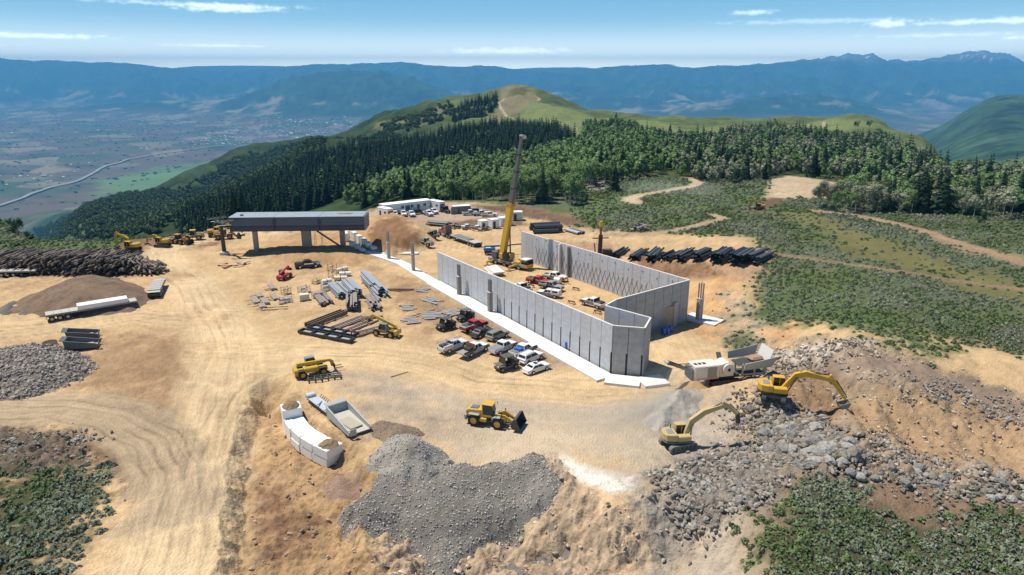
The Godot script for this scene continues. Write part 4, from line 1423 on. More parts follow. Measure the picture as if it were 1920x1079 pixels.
func pipe_bundle(label: String, x: float, z: float, yaw: float, len: float, across: int, high: int, rad: float, m: Material, group := "") -> Node3D:
	var t := thing("pipe_bundle", label, "pipe bundle", on(x, z), yaw, group)
	var r := RandomNumberGenerator.new()
	r.seed = hash(label)
	for k in [-0.32, 0.32]: part(t, "bearer", M.new().box(Vector3(len * k, 0.08, 0), Vector3(0.2, 0.2, across * rad * 2 + 0.5)), mat(0.3, 0.22, 0.13, 0.9))
	for j in high:
		for i in across - (j % 2):
			if j > 0 and r.randf() < 0.18: continue
			var l := len * r.randf_range(0.78, 1.0)
			var c := Vector3(r.randf_range(-0.8, 0.8), 0.18 + rad + j * rad * 1.8, (i - (across - 1 - (j % 2)) * 0.5) * rad * 2.05)
			var q := M.new().rod(c - Vector3(l / 2, 0, 0), c + Vector3(l / 2, 0, 0), rad, rad, 9, false)
			q.rod(c + Vector3(l / 2, 0, 0), c - Vector3(l / 2, 0, 0), rad * 0.82, rad * 0.82, 9, false)
			if rad < 0.5: q.turned(Transform3D(Basis(Vector3.UP, r.randf_range(-0.035, 0.035)), Vector3.ZERO))
			part(t, "pipe", q, m if r.randf() < 0.7 else mat(0.09, 0.095, 0.105, 0.45))
	return t

func flat_board(t: Node3D, called: String, at: Vector3, size: Vector3, m: Material, yaw := 0.0) -> void:
	part(t, called, M.new().box(at, size, Basis(Vector3.UP, yaw), 0.02), m)

func build_yard() -> void:
	var r := RandomNumberGenerator.new()
	r.seed = 61
	var galv := worn(0.34, 0.37, 0.41, 0.5, 0.2, 0.5, 61, 0.25)
	var purple := worn(0.25, 0.21, 0.2, 0.6, 0.25, 0.5, 62)
	var black := worn(0.02, 0.021, 0.025, 0.45, 0.4, 0.5, 63)
	var brown := worn(0.17, 0.12, 0.095, 0.8, 0.3, 0.4, 64)
	var wood := worn(0.40, 0.31, 0.2, 0.85, 0.2, 0.5, 65)
	var greywood := worn(0.30, 0.25, 0.215, 0.85, 0.25, 0.5, 66)
	# steel in the middle of the yard
	steel_bundle("short bundle of galvanised steel, leftmost of the tall bundles", -37.4, -142.0, -1.06, 9.0, 5, 3, Vector2(0.42, 0.42), galv, "", 0.6)
	steel_bundle("galvanised steel bundle between the short bundle and the longest one", -34.6, -142.6, -1.11, 9.5, 5, 4, Vector2(0.42, 0.45), galv, "", 0.5)
	steel_bundle("longest and highest galvanised steel bundle nearest the brown flat", -30.6, -145.6, -1.12, 15.0, 5, 4, Vector2(0.45, 0.48), galv, "", 0.8)
	steel_bundle("low bundle of reddish grey steel with mottled ends left of the tall bundles", -39.2, -136.6, -1.08, 7.5, 6, 2, Vector2(0.4, 0.35), purple, "", 0.5)
	steel_bundle("square bundle of purple grey steel in front of the tall bundles", -32.6, -133.8, -1.36, 7.6, 5, 4, Vector2(0.4, 0.42), purple, "", 0.3)
	steel_bundle("jumbled purple grey steel bundle right of the square one", -28.4, -134.6, -1.2, 7.6, 5, 3, Vector2(0.42, 0.42), purple, "", 0.8)
	# long frames on the ground
	for s in [[-33.2, -115.8, -0.43, 11.6, "long dark steel frame with grey panels, nearer of the parallel pair"], [-32.6, -118.2, -0.41, 10.4, "long dark steel frame with grey panels, farther of the parallel pair"]]:
		var t := thing("steel_grid", s[4], "steel frame", on(s[0], s[1]), s[2])
		for k in [-0.75, 0.75]: part(t, "side_rail", M.new().box(Vector3(0, 0.45, k), Vector3(s[3], 0.5, 0.16), Basis.IDENTITY, 0.02), black)
		for i in 5: part(t, "cross_rail", M.new().box(Vector3((i - 2) * s[3] / 4.1, 0.5, 0), Vector3(0.3, 0.5, 1.36)), black)
		for i in 4: part(t, "panel", M.new().box(Vector3((i - 1.5) * s[3] / 4.1, 0.32, 0), Vector3(s[3] / 4.6, 0.08, 1.3)), galv)
	var t := thing("steel_grid", "dark frame leaning away behind the parallel pair, hollow inside", "steel frame", on(-35.4, -124.6), 1.02)
	for k in [-0.8, 0.0, 0.8]: part(t, "side_rail", M.new().box(Vector3(0, 0.5, k), Vector3(9.4, 0.8, 0.2), Basis.IDENTITY, 0.02), brown)
	for i in 4: part(t, "cross_rail", M.new().box(Vector3((i - 1.5) * 3.0, 0.4, 0), Vector3(0.2, 0.5, 1.8)), black)
	for s in [[-30.5, -123.0, 0.95, 8.0, 4, "brown beams laid side by side behind the worker, left group"], [-28.2, -121.2, 0.95, 8.0, 3, "brown beams laid side by side behind the worker, middle group"], [-25.2, -119.0, 0.75, 8.4, 4, "brown beams laid side by side next to the lifting boom, right group"], [-27.0, -126.0, 0.2, 5.2, 2, "two loose brown beams beyond the lifting boom"]]:
		t = thing("beam_row", s[5], "beams", on(s[0], s[1]), s[2])
		for i in s[4]: part(t, "beam", M.new().box(Vector3(r.randf_range(-0.5, 0.5), 0.22, (i - s[4] * 0.5) * 0.62), Vector3(s[3] * r.randf_range(0.8, 1), 0.35, 0.32), Basis(Vector3.UP, r.randf_range(-0.05, 0.05)), 0.02), brown if i % 2 else greywood)
	# lumber and pallets left of the steel
	for s in [[-52.9, -146.0, 4.6, 3, "reddish plank stack at the far end of the lumber row"], [-53.4, -136.8, 4.8, 3, "reddish plank stack, outer one in the lumber row"], [-51.2, -136.2, 4.4, 3, "reddish plank stack, inner one in the lumber row"], [-49.9, -138.6, 4.4, 3, "reddish plank stack closest to the crates"], [-50.6, -133.0, 3.0, 3, "short reddish plank stack at the near end of the lumber row"], [-53.6, -140.0, 3.0, 3, "short reddish plank stack in the middle of the lumber row"]]:
		t = thing("plank_stack", s[4], "plank stack", on(s[0], s[1]), -1.05)
		for j in 2:
			for i in s[3]: part(t, "plank", M.new().box(Vector3(r.randf_range(-0.15, 0.15), 0.2 + j * 0.22, (i - 1) * 0.42), Vector3(s[2] * r.randf_range(0.85, 1), 0.18, 0.38), Basis.IDENTITY, 0.02), greywood)
		for k in [-1.2, 0.3, 1.4]: part(t, "bearer", M.new().box(Vector3(k, 0.05, 0.5), Vector3(0.12, 0.12, 2.6)), wood)
	for s in [[-48.0, -132.6, "upper of two thin planks lying across the sand"], [-47.6, -131.2, "lower of two thin planks lying across the sand"]]:
		single("loose_plank", s[2], "plank", M.new().box(Vector3(0, 0.1, 0), Vector3(5.2, 0.15, 0.2)), wood, on(s[0], s[1]), 0.15)
	# caged fittings and pallets
	var k := 0
	for s in [[-46.6, -135.6, 2.6, 1.0, 0, "grey galvanised fittings in a low crate at the near left of the pallets"], [-43.2, -137.0, 1.9, 1.2, 1, "pale box pallet between the two grey crates"], [-40.7, -139.2, 2.8, 1.1, 0, "grey galvanised fittings in a low crate right of the pale box"], [-40.0, -144.4, 3.0, 1.1, 0, "grey crate with a white lid behind the right crate"],
			[-48.3, -141.2, 1.6, 1.5, 2, "wooden slatted crate behind the near left crate"], [-44.8, -142.4, 2.2, 1.3, 0, "tall grey wire crate in the middle of the pallets"], [-41.5, -154.0, 1.2, 2.2, 2, "tall narrow timber frame crate by the wrapped rolls"], [-44.0, -149.6, 1.6, 0.7, 2, "small low timber pallet before the red lifting machine"], [-43.2, -160.4, 1.7, 1.6, 2, "timber crate behind the wrapped rolls near the black pickup"]]:
		t = thing("crate", s[5], "crate", on(s[0], s[1]), 0.35 + 0.1 * k)
		var m: Material = [galv, mat(0.55, 0.52, 0.45, 0.8), wood][s[4]]
		part(t, "pallet", M.new().box(Vector3(0, 0.09, 0), Vector3(s[2] + 0.2, 0.16, 1.6)), wood)
		if s[4] == 1:
			part(t, "box", M.new().box(Vector3(0, 0.2 + s[3] / 2, 0), Vector3(s[2], s[3], 1.4), Basis.IDENTITY, 0.05), m)
		else:
			for q in 4: part(t, "post", M.new().box(Vector3((q % 2 - 0.5) * s[2] * 0.96, 0.17 + s[3] / 2, (q / 2 - 0.5) * 1.4), Vector3(0.09, s[3], 0.09)), m)
			for q in 3:
				for side in [-1, 1]: part(t, "slat", M.new().box(Vector3(0, 0.3 + q * s[3] * 0.35, side * 0.72), Vector3(s[2], 0.09, 0.05)), m)
			for q in 5: part(t, "fitting", M.new().rod(Vector3(r.randf_range(-0.4, 0.4) * s[2], 0.25 + s[3] * 0.45, r.randf_range(-0.5, 0.2)), Vector3(r.randf_range(-0.4, 0.4) * s[2], 0.3 + s[3] * 0.6, r.randf_range(-0.1, 0.6)), 0.2, 0.2, 7), m if s[4] == 0 else mat(0.5, 0.42, 0.28, 0.8))
		k += 1
	for s in [[-40.6, -158.8, 0.9, "long wrapped cream roll, farthest of the rolls by the crates", 3.2], [-38.9, -155.2, 0.2, "white wrapped roll in the middle beside the crates", 2.6], [-39.0, -151.4, 0.1, "cream wrapped roll nearest to the steel bundles", 2.8], [-41.6, -148.8, 0.7, "white and grey wrapped roll in front of the tall timber frame", 2.2]]:
		t = thing("wrapped_roll", s[3], "roll", on(s[0], s[1]), s[2])
		part(t, "roll", M.new().rod(Vector3(-s[4] / 2, 0.6, 0), Vector3(s[4] / 2, 0.6, 0), 0.55, 0.55, 12), mat(0.68, 0.6, 0.45, 0.6) if k % 2 else mat(0.7, 0.7, 0.68, 0.6))
		part(t, "skid", M.new().box(Vector3(0, 0.08, 0), Vector3(s[4], 0.14, 1.2)), wood)
		part(t, "strap", M.new().rod(Vector3(-0.1, 0.6, 0), Vector3(0.1, 0.6, 0), 0.57, 0.57, 12), mat(0.2, 0.2, 0.22, 0.6))
		k += 1
	for i in 7:
		single("dropped_board", "pale board in the loose heap below the lift tower" if i % 3 else "red ended board in the loose heap below the lift tower", "board", M.new().box(Vector3.ZERO, Vector3(2.6, 0.22, 0.5), Basis(Vector3.UP, r.randf_range(-0.7, 0.7))), mat(0.5, 0.42, 0.34, 0.85) if i % 3 else mat(0.38, 0.1, 0.06, 0.7), on(-68.5 + r.randf_range(-3, 3), -163.5 + r.randf_range(-2, 2), 0.25 + 0.15 * (i % 3)), 0.4, "pale boards below the lift tower" if i % 3 else "red ended boards below the lift tower")
	# forms and rods in front of the wall
	for s in [[-19.6, -144.0, -0.5, 3.4, 4, "grey form panels lying by the footing strip, farthest group"], [-17.1, -136.8, -0.62, 6.2, 4, "long grey form panels lying beside the long wall"], [-21.0, -131.6, 0.1, 3.6, 5, "grey form panels in a square on the brown flat"], [-15.8, -127.0, 0.2, 4.8, 6, "row of short grey form panels beyond the black buggy"], [-19.2, -124.2, 0.4, 4.2, 5, "grey form panels nearest the black buggy"], [-11.4, -129.0, 0.5, 4.0, 5, "form panels by the footing strip next to the pier"]]:
		t = thing("form_panels", s[5], "form panels", on(s[0], s[1]), s[2])
		for i in s[4]: part(t, "form_panel", M.new().box(Vector3(r.randf_range(-0.5, 0.5), 0.14, (i - s[4] / 2.0) * 0.75), Vector3(s[3] * r.randf_range(0.4, 0.9), 0.14, 0.5), Basis(Vector3.UP, r.randf_range(-0.12, 0.12))), galv if i % 2 else greywood)
	for i in 5: single("steel_rod", "thin brown rod lying among the form panels", "rod", M.new().rod(Vector3(-3, 0.1, 0), Vector3(3, 0.12, 0), 0.07, 0.07, 5), brown, on(-17.5 + i * 1.2, -128.8 + 0.4 * i), 0.75 + r.randf_range(-0.15, 0.15), "thin rods among the form panels")
	t = thing("steel_truss", "flat dark triangular truss lying by itself on the brown flat", "truss", on(-24.4, -143.9), 0.0)
	part(t, "long_chord", M.new().bar(Vector3(-3, 0.2, -0.5), Vector3(3, 0.2, -0.5), 0.22, 0.25), brown)
	for q in [-1, 1]: part(t, "short_chord", M.new().bar(Vector3(3 * q, 0.2, -0.4), Vector3(0, 0.2, 0.9), 0.2, 0.25), brown)
	# black pipes on the bench to the right of the walls
	var spots := [[27.6, -173.4, 1.07, 9.5, 5, 2], [32.2, -170.6, 1.06, 10, 5, 2], [35.8, -168.2, 1.15, 10, 5, 3], [39.2, -166.0, 0.95, 9, 6, 2], [42.6, -164.0, 0.98, 10, 5, 3], [46.2, -162.0, 0.88, 9, 6, 3], [49.8, -159.0, 0.97, 10, 6, 4], [53.6, -156.2, 0.9, 10, 6, 5], [57.6, -156.2, 0.85, 10, 6, 4]]
	var words := ["first", "second", "third", "fourth", "fifth", "sixth", "seventh", "eighth", "last"]
	for i in spots.size():
		var s: Array = spots[i]
		pipe_bundle("bundle of black steel pipe, %s from the drill along the bench" % words[i], s[0], s[1], s[2], s[3], s[4], s[5], 0.26, black)
	pipe_bundle("wide row of black pipes with bright sides behind the back wall corner", 10.4, -203.6, 0.2, 9.5, 5, 2, 0.62, worn(0.04, 0.05, 0.065, 0.4, 0.3, 0.3, 67))
	pipe_bundle("short row of thin pipes at the grassy edge right of the wide black row", 18.4, -201.6, -1.0, 7.0, 4, 1, 0.35, galv)
	pipe_bundle("low bundle of black pipes at the edge of the car lot", -22.6, -212.0, -0.35, 7.5, 5, 2, 0.3, black)
	# heaps of scrap behind the crane
	for s in [[-18.0, -207.6, "scrap heap of beams and drums beside the pipe bundle", 9], [-13.6, -206.2, "scrap heap of beams and drums behind the parked flatbed", 10], [-9.6, -204.6, "scrap heap at the foot of the white shed boxes", 9], [36.8, -197.4, "dark tangle of steel and timber beside the meadow trail", 16]]:
		t = thing("scrap_heap", s[2], "scrap heap", on(s[0], s[1]))
		for i in s[3]:
			var c := Vector3(r.randf_range(-2.2, 2.2), 0.3 + r.randf() * (0.8 if s[3] < 12 else 1.7), r.randf_range(-1.4, 1.4))
			var m: Material = [brown, black, galv, wood][r.randi() % 4]
			if i % 3 == 0: part(t, "drum", M.new().rod(c - Vector3(0.6, 0, 0.2), c + Vector3(0.6, 0.1, 0.2), 0.45, 0.45, 10), m)
			else: part(t, "beam", M.new().box(c, Vector3(r.randf_range(1.5, 3.4), 0.3, 0.35), Basis.from_euler(Vector3(0, r.randf() * TAU, r.randf_range(-0.4, 0.4)))), m)
	# offices and sheds on the far lot
	office()
	for s in [[-41.4, -223.6, 5.6, 2.4, 2.9, -0.75, 0.72, "white camper trailer at the left end of the car lot", "camper_trailer"], [-26.0, -236.6, 6.5, 2.4, 2.9, -0.8, 0.72, "white enclosed trailer right of the long office", "cargo_trailer"], [-17.2, -232.0, 6.1, 2.4, 2.5, 0.33, 0.2, "dark grey steel storage container with its door open", "storage_container"],
			[-8.8, -206.4, 2.5, 2.4, 2.6, 0.6, 0.7, "small white box shed, left of the white trio behind the scrap", "box_shed"], [-5.6, -208.8, 2.6, 2.4, 2.6, 0.6, 0.72, "white box shed with a black doorway, middle of the white trio", "box_shed"], [-2.2, -212.6, 4.6, 2.4, 2.5, 0.62, 0.74, "longer white box shed partly behind the yellow crane boom", "box_shed"], [1.6, -220.6, 3.4, 2.6, 2.6, 0.1, 0.6, "cream shed right of the crane boom at the back of the lot", "box_shed"]]:
		var body := mat(s[6], s[6], s[6] * (0.86 if s[8] == "box_shed" and s[0] > 0 else 1.0), 0.5)
		t = thing(s[8], s[7], s[8].replace("_", " "), on(s[0], s[1]), s[5])
		var lift := 0.55 if s[8].ends_with("trailer") else 0.12
		part(t, "body", M.new().box(Vector3(0, lift + s[4] / 2, 0), Vector3(s[2], s[4], s[3]), Basis.IDENTITY, 0.08), body)
		part(t, "roof", M.new().box(Vector3(0, lift + s[4] + 0.06, 0), Vector3(s[2] + 0.1, 0.1, s[3] + 0.1), Basis.IDENTITY, 0.04), mat(0.75, 0.76, 0.76, 0.5))
		part(t, "door", M.new().box(Vector3(-s[2] * 0.2, lift + 1.05, s[3] / 2 + 0.02), Vector3(0.85, 2.0, 0.05)), mat(0.03, 0.03, 0.035, 0.6) if s[8] != "cargo_trailer" else mat(0.55, 0.55, 0.56, 0.5))
		if s[8].ends_with("trailer"):
			for q in [-0.5, 0.5]:
				for side in [-1, 1]: part(t, "wheel", M.new().rod(Vector3(q - 0.6, 0.36, side * (s[3] / 2 - 0.25)), Vector3(q - 0.6, 0.36, side * (s[3] / 2 + 0.02)), 0.36, 0.36, 12), mat(0.02, 0.02, 0.02, 0.85))
			part(t, "hitch", M.new().bar(Vector3(s[2] / 2, 0.5, 0), Vector3(s[2] / 2 + 1.2, 0.45, 0), 0.14, 0.12), mat(0.03, 0.03, 0.03, 0.6))
			part(t, "window", M.new().box(Vector3(s[2] * 0.25, lift + 1.7, s[3] / 2 + 0.02), Vector3(1.0, 0.6, 0.05)), mat(0.02, 0.03, 0.04, 0.1))
			part(t, "end_panel", M.new().box(Vector3(s[2] / 2 + 0.02, lift + 1.4, 0), Vector3(0.05, 1.6, s[3] * 0.8)), mat(0.12, 0.12, 0.13, 0.5))
			part(t, "roof_vent", M.new().box(Vector3(-s[2] * 0.1, lift + s[4] + 0.2, 0), Vector3(0.7, 0.25, 0.7), Basis.IDENTITY, 0.04), mat(0.7, 0.7, 0.7, 0.5))
		elif s[8] == "storage_container":
			for q in 14: part(t, "rib", M.new().box(Vector3(-2.8 + q * 0.43, lift + 1.25, s[3] / 2 + 0.03), Vector3(0.16, 2.3, 0.06)), body)
			part(t, "open_door", M.new().box(Vector3(-s[2] / 2 - 0.5, lift + 1.2, s[3] / 2 + 0.3), Vector3(1.1, 2.3, 0.06), Basis(Vector3.UP, 0.6)), body)
		else:
			part(t, "lintel", M.new().box(Vector3(-s[2] * 0.2, lift + 2.12, s[3] / 2 + 0.03), Vector3(1.0, 0.08, 0.08)), mat(0.6, 0.6, 0.6, 0.6))
	# a log wall left of the haul road
	logs()
	# white foam blocks in the cut
	foam_blocks()
	# two tipper bodies, a concrete ring, small odds and ends
	dump_body("upper of two empty grey tipper bodies on the ground by the rubble", -76.4, -115.4, 0.42, 4.6, 2.3, mat(0.10, 0.11, 0.12, 0.6))
	dump_body("lower of two empty grey tipper bodies, edge on the rubble side", -73.6, -110.6, 0.3, 4.8, 2.3, mat(0.10, 0.11, 0.12, 0.6))
	dump_body("pale grey dump body with a wet floor behind the foam blocks", -21.9, -83.2, -0.9, 6.6, 3.0, mat(0.36, 0.37, 0.36, 0.6))
	single("concrete_ring", "small pale concrete ring lying above the rubble heap", "ring", M.new().rod(Vector3(0, 0, 0), Vector3(0, 0.55, 0), 1.15, 1.15, 16, false).rod(Vector3(0, 0.55, 0), Vector3(0, 0.1, 0), 0.8, 0.8, 16, false), mat(0.45, 0.4, 0.33, 0.9), on(-80.6, -112.6))
	t = thing("rail_carrier", "long pale blue steel carrier with side pegs next to the dump body", "steel carrier", on(-26.4, -87.6), -0.86)
	var pale_steel := worn(0.42, 0.48, 0.53, 0.5, 0.15, 0.4, 68, 0.1)
	part(t, "deck", M.new().box(Vector3(0, 0.75, 0), Vector3(6.4, 0.25, 1.5), Basis.IDENTITY, 0.04), pale_steel)
	part(t, "head", M.new().box(Vector3(-3.6, 0.95, 0.1), Vector3(1.0, 0.7, 1.3), Basis.IDENTITY, 0.1), pale_steel)
	part(t, "under_rail", M.new().box(Vector3(0.3, 0.35, 0.5), Vector3(6.8, 0.3, 0.2)).box(Vector3(0.3, 0.35, -0.5), Vector3(6.8, 0.3, 0.2)), black)
	for i in 11:
		for side in [-1, 1]: part(t, "peg", M.new().rod(Vector3(-2.6 + i * 0.55, 0.7, side * 0.75), Vector3(-2.6 + i * 0.55, 1.15, side * 1.15), 0.05, 0.05, 5), black)
	for q in 2: part(t, "side_arm", M.new().bar(Vector3(-1 + q * 2.5, 0.9, -0.3), Vector3(0.2 + q * 2.2, 1.2, 0.9), 0.15, 0.15), pale_steel)
	t = thing("steel_rack", "two dark steel racks lying beside the low telehandler", "rack", on(-28.9, -97.9), 0.3)
	for i in 3: part(t, "rail", M.new().box(Vector3(0, 0.4, -0.7 + i * 0.7), Vector3(5.2, 0.14, 0.14)), mat(0.07, 0.07, 0.07, 0.6))
	for i in 6: part(t, "rung", M.new().box(Vector3(-2.4 + i * 0.95, 0.36, 0), Vector3(0.12, 0.3, 2.0)), mat(0.07, 0.07, 0.07, 0.6))
	single("steel_rod", "single dark rod lying alone on the grey yard", "rod", M.new().rod(Vector3(-1.6, 0.1, 0), Vector3(1.6, 0.12, 0), 0.06, 0.06, 5), black, on(-17.6, -99.6), 0.7)
	t = thing("white_table", "white topped trestle table behind the back wall", "table", on(16.4, -174.4), 0.1)
	for i in 5: part(t, "board", M.new().box(Vector3(0, 0.85 + 0.03 * (i % 2), -0.8 + i * 0.4), Vector3(3.6, 0.07, 0.37), Basis(Vector3.UP, 0.05 * (i - 2))), mat(0.68, 0.68, 0.66, 0.7))
	for q in 4: part(t, "leg", M.new().box(Vector3((q % 2 - 0.5) * 2.6, 0.42, (q / 2 - 0.5) * 1.2), Vector3(0.12, 0.85, 0.12)), black)

func office() -> void:
	var t := thing("site_office", "long white site office trailer with dark windows behind the parked pickups", "office trailer", on(-36.4, -233.2), 0.62)
	var white := mat(0.66, 0.68, 0.71, 0.55)
	part(t, "body", M.new().box(Vector3(0, 2.1, 0), Vector3(17.4, 3.1, 3.6), Basis.IDENTITY, 0.06), white)
	part(t, "roof", M.new().prism([Vector2(-1.95, 3.62), Vector2(1.95, 3.62), Vector2(1.9, 3.75), Vector2(0, 3.98), Vector2(-1.9, 3.75)], 8.85).turned(Transform3D(Basis(Vector3.UP, PI / 2), Vector3.ZERO)), mat(0.8, 0.8, 0.78, 0.5))
	part(t, "skirt", M.new().box(Vector3(0, 0.28, 0), Vector3(17.2, 0.6, 3.4)), mat(0.25, 0.26, 0.28, 0.8))
	for x in [-7.6, -6.0, -1.8, 1.8, 6.6]:
		var w := part(t, "window", M.new().box(Vector3(x, 2.35, 1.82), Vector3(1.0, 0.95, 0.06)), mat(0.03, 0.045, 0.07, 0.12))
		part(w, "frame", M.new().box(Vector3(x, 2.9, 1.84), Vector3(1.2, 0.1, 0.08)).box(Vector3(x, 1.8, 1.84), Vector3(1.2, 0.1, 0.08)).box(Vector3(x, 2.35, 1.86), Vector3(0.06, 0.95, 0.05)), white)
	for x in [0.1, 4.2]:
		var d := part(t, "door", M.new().box(Vector3(x, 1.65, 1.82), Vector3(1.0 if x > 1 else 1.7, 2.2, 0.07)), mat(0.09, 0.1, 0.12, 0.4))
		part(d, "handle", M.new().box(Vector3(x + 0.35, 1.6, 1.88), Vector3(0.05, 0.2, 0.06)), mat(0.5, 0.5, 0.5, 0.3, 0.8))
		part(t, "step", M.new().box(Vector3(x, 0.3, 2.5), Vector3(1.6, 0.5, 1.2)), mat(0.3, 0.28, 0.25, 0.8))

func logs() -> void:
	var t := thing("log_pile", "long wall of stacked logs at the left edge of the site", "log pile", Vector3(-104, 0, -160))
	var r := RandomNumberGenerator.new()
	r.seed = 4
	var barks := [worn(0.12, 0.095, 0.08, 0.95, 0.4, 0.4, 71), worn(0.20, 0.17, 0.15, 0.95, 0.35, 0.4, 72), worn(0.085, 0.065, 0.055, 0.95, 0.4, 0.4, 73)]
	var cut := mat(0.26, 0.2, 0.15, 0.9)
	# many single logs with bark and a cut end; the rest is a mass of thinner ones
	var where := []
	var n := 0
	var thin := M.new().rod(Vector3(-0.5, 0, 0), Vector3(0.5, 0, 0), 0.5, 0.36, 7, true).mesh()
	var tint := PackedColorArray()
	for i in 1250:
		var x := r.randf_range(-30, 19)
		var end := 1.0 - smoothstep(8.0, 20.0, x)
		var top := 3.9 * (0.25 + 0.75 * end)
		var y := top * r.randf()
		var z := r.randf_range(-2.4, 2.2) - y * 0.35
		var front := z > 0.6 - y * 0.35 or y > top * 0.8
		var l := r.randf_range(4.0, 8.5)
		var rad := r.randf_range(0.13, 0.32)
		var turn := PI / 2 + r.randf_range(-0.35, 0.35) + (0.9 * (1.0 - end))
		var b := Basis.from_euler(Vector3(0, turn, r.randf_range(-0.12, 0.12)))
		var gz := ground(-104 + x, -160 + z)
		if front and n < 290:
			n += 1
			var q := M.new().rod(Vector3(-l / 2, 0, 0), Vector3(l / 2, 0, 0), rad, rad * 0.8, 8, true)
			var o := part(t, "log", q, barks[r.randi() % 3])
			o.transform = Transform3D(b, Vector3(x, gz + y + rad, z))
			if rad > 0.2: part(o, "cut_end", M.new().rod(Vector3(-l / 2 - 0.01, 0, 0), Vector3(-l / 2 + 0.04, 0, 0), rad * 0.9, rad * 0.9, 8), cut)
		else:
			where.append(Transform3D(b * Basis.from_scale(Vector3(l, rad * 2, rad * 2)), Vector3(x, gz + y + rad, z)))
			tint.append(Color(0.12, 0.095, 0.08) * r.randf_range(0.5, 1.7))
	copies(t, "logs", thin, tinted_mat(0.95), where, tint)

func foam_blocks() -> void:
	var t := thing("foam_block_wall", "curved double wall of big white foam blocks standing in the cut", "foam blocks", Vector3.ZERO)
	var white := worn(0.78, 0.78, 0.77, 0.7, 0.04, 0.5, 81)
	# the curve of its middle line
	var line := [Vector2(-30.9, -87.2), Vector2(-29.9, -85.2), Vector2(-28.5, -83.0), Vector2(-26.8, -81.0), Vector2(-24.8, -79.2), Vector2(-22.5, -77.5)]
	for i in line.size() - 1:
		var p: Vector2 = line[i]; var q: Vector2 = line[i + 1]
		var tiers := 3 if i == 0 else 2
		for j in tiers:
			var out := 0.06 * ((i + j) % 3)
			for side in 2:
				var ax := (q - p).normalized()
				var nn := Vector2(ax.y, -ax.x) * (0.62 if side else -0.62)
				var a := p + nn + ax * (0.02 + 0.3 * (j % 2)); var b := q + nn + ax * (-0.03 + 0.3 * (j % 2))
				var base := -2.35
				part(t, "foam_block", M.new().box(Vector3((a.x + b.x) / 2, base + 0.65 + 1.27 * j, (a.y + b.y) / 2), Vector3(a.distance_to(b), 1.24, 1.2 + out), Basis(Vector3.UP, atan2(-ax.y, ax.x)), 0.05), white)
	for s in [[-30.4, -86.2, 1.5, "brown soil heap on the taller end of the foam blocks"], [-23.2, -78.0, 0.23, "brown soil heap on the near end of the foam blocks"]]:
		var m := M.new()
		var rr := RandomNumberGenerator.new()
		rr.seed = int(s[2] * 100)
		var ring := []
		for k in 5:
			var row := []
			for a in 18: row.append(Vector3(cos(TAU * a / 18), 0, sin(TAU * a / 18)) * (1.25 * (1.0 - k / 5.0) * rr.randf_range(0.88, 1.1)) + Vector3.UP * (0.62 * sin(k / 4.0 * PI / 2) + rr.randf_range(-0.04, 0.04)))
			ring.append(row)
		for k in 4:
			for a in 18: m.quad(ring[k][(a + 1) % 18], ring[k][a], ring[k + 1][a], ring[k + 1][(a + 1) % 18])
		for a in 18: m.tri(ring[4][(a + 1) % 18], ring[4][a], Vector3(0, 0.66, 0))
		single("soil_heap", s[3], "soil heap", m, worn(0.21, 0.15, 0.09, 0.95, 0.35, 0.8, 82), Vector3(s[0], s[2] - 0.03, s[1]))

func dump_body(label: String, x: float, z: float, yaw: float, l: float, w: float, m: Material) -> void:
	var t := thing("tipper_body", label, "tipper body", on(x, z, 0.05), yaw)
	part(t, "floor", M.new().box(Vector3(0, 0.55, 0), Vector3(l, 0.14, w), Basis(Vector3.BACK, -0.05)), mat(0.42, 0.4, 0.36, 0.8))
	for s in [-1, 1]:
		part(t, "side_wall", M.new().prism([Vector2(-l / 2, 0.45), Vector2(l / 2, 0.3), Vector2(l / 2 + 0.3, 0.95), Vector2(l * 0.1, 1.25), Vector2(-l / 2, 1.95)], 0.06, 0.06, 0, 1, s * w / 2), m)
		part(t, "side_rib", M.new().bar(Vector3(-l / 2, 1.93, s * w / 2), Vector3(l / 2, 1.0, s * w / 2), 0.2, 0.12), m)
	part(t, "front_wall", M.new().box(Vector3(-l / 2, 1.2, 0), Vector3(0.12, 1.6, w), Basis(Vector3.BACK, 0.15)), m)
	part(t, "front_visor", M.new().box(Vector3(-l / 2 - 0.35, 2.0, 0), Vector3(0.8, 0.1, w), Basis(Vector3.BACK, -0.3)), m)
	part(t, "tail_gate", M.new().box(Vector3(l / 2 + 0.25, 0.8, w * 0.33), Vector3(0.1, 0.9, w * 0.3)), m)
	part(t, "sub_frame", M.new().box(Vector3(0, 0.25, w * 0.25), Vector3(l * 0.9, 0.4, 0.25)).box(Vector3(0, 0.25, -w * 0.25), Vector3(l * 0.9, 0.4, 0.25)), mat(0.04, 0.04, 0.04, 0.7))
	part(t, "spoil", M.new().box(Vector3(l * 0.1, 0.68, 0), Vector3(l * 0.5, 0.16, w * 0.6), Basis(Vector3.UP, 0.1), 0.07), mat(0.36, 0.33, 0.27, 0.9))

# ---------------------------------------------------------------- vehicles; their fronts point along +x
var glass: StandardMaterial3D
var rubber: StandardMaterial3D

func wheel(t: Node3D, at: Vector3, rad: float, wide: float, rim: Material) -> void:
	var w := part(t, "wheel", M.new().rod(at - Vector3(0, 0, wide / 2), at + Vector3(0, 0, wide / 2), rad, rad, 16), rubber)
	var s := 1.0 if at.z > 0 else -1.0
	part(w, "rim", M.new().rod(at + Vector3(0, 0, s * wide * 0.36), at + Vector3(0, 0, s * (wide * 0.5 + 0.012)), rad * 0.62, rad * 0.56, 12), rim)

func arch(x: float, y: float, r: float) -> Array:
	return [Vector2(x - r, y), Vector2(x - r * 0.72, y + r * 0.68), Vector2(x, y + r * 0.95), Vector2(x + r * 0.72, y + r * 0.68), Vector2(x + r, y)]

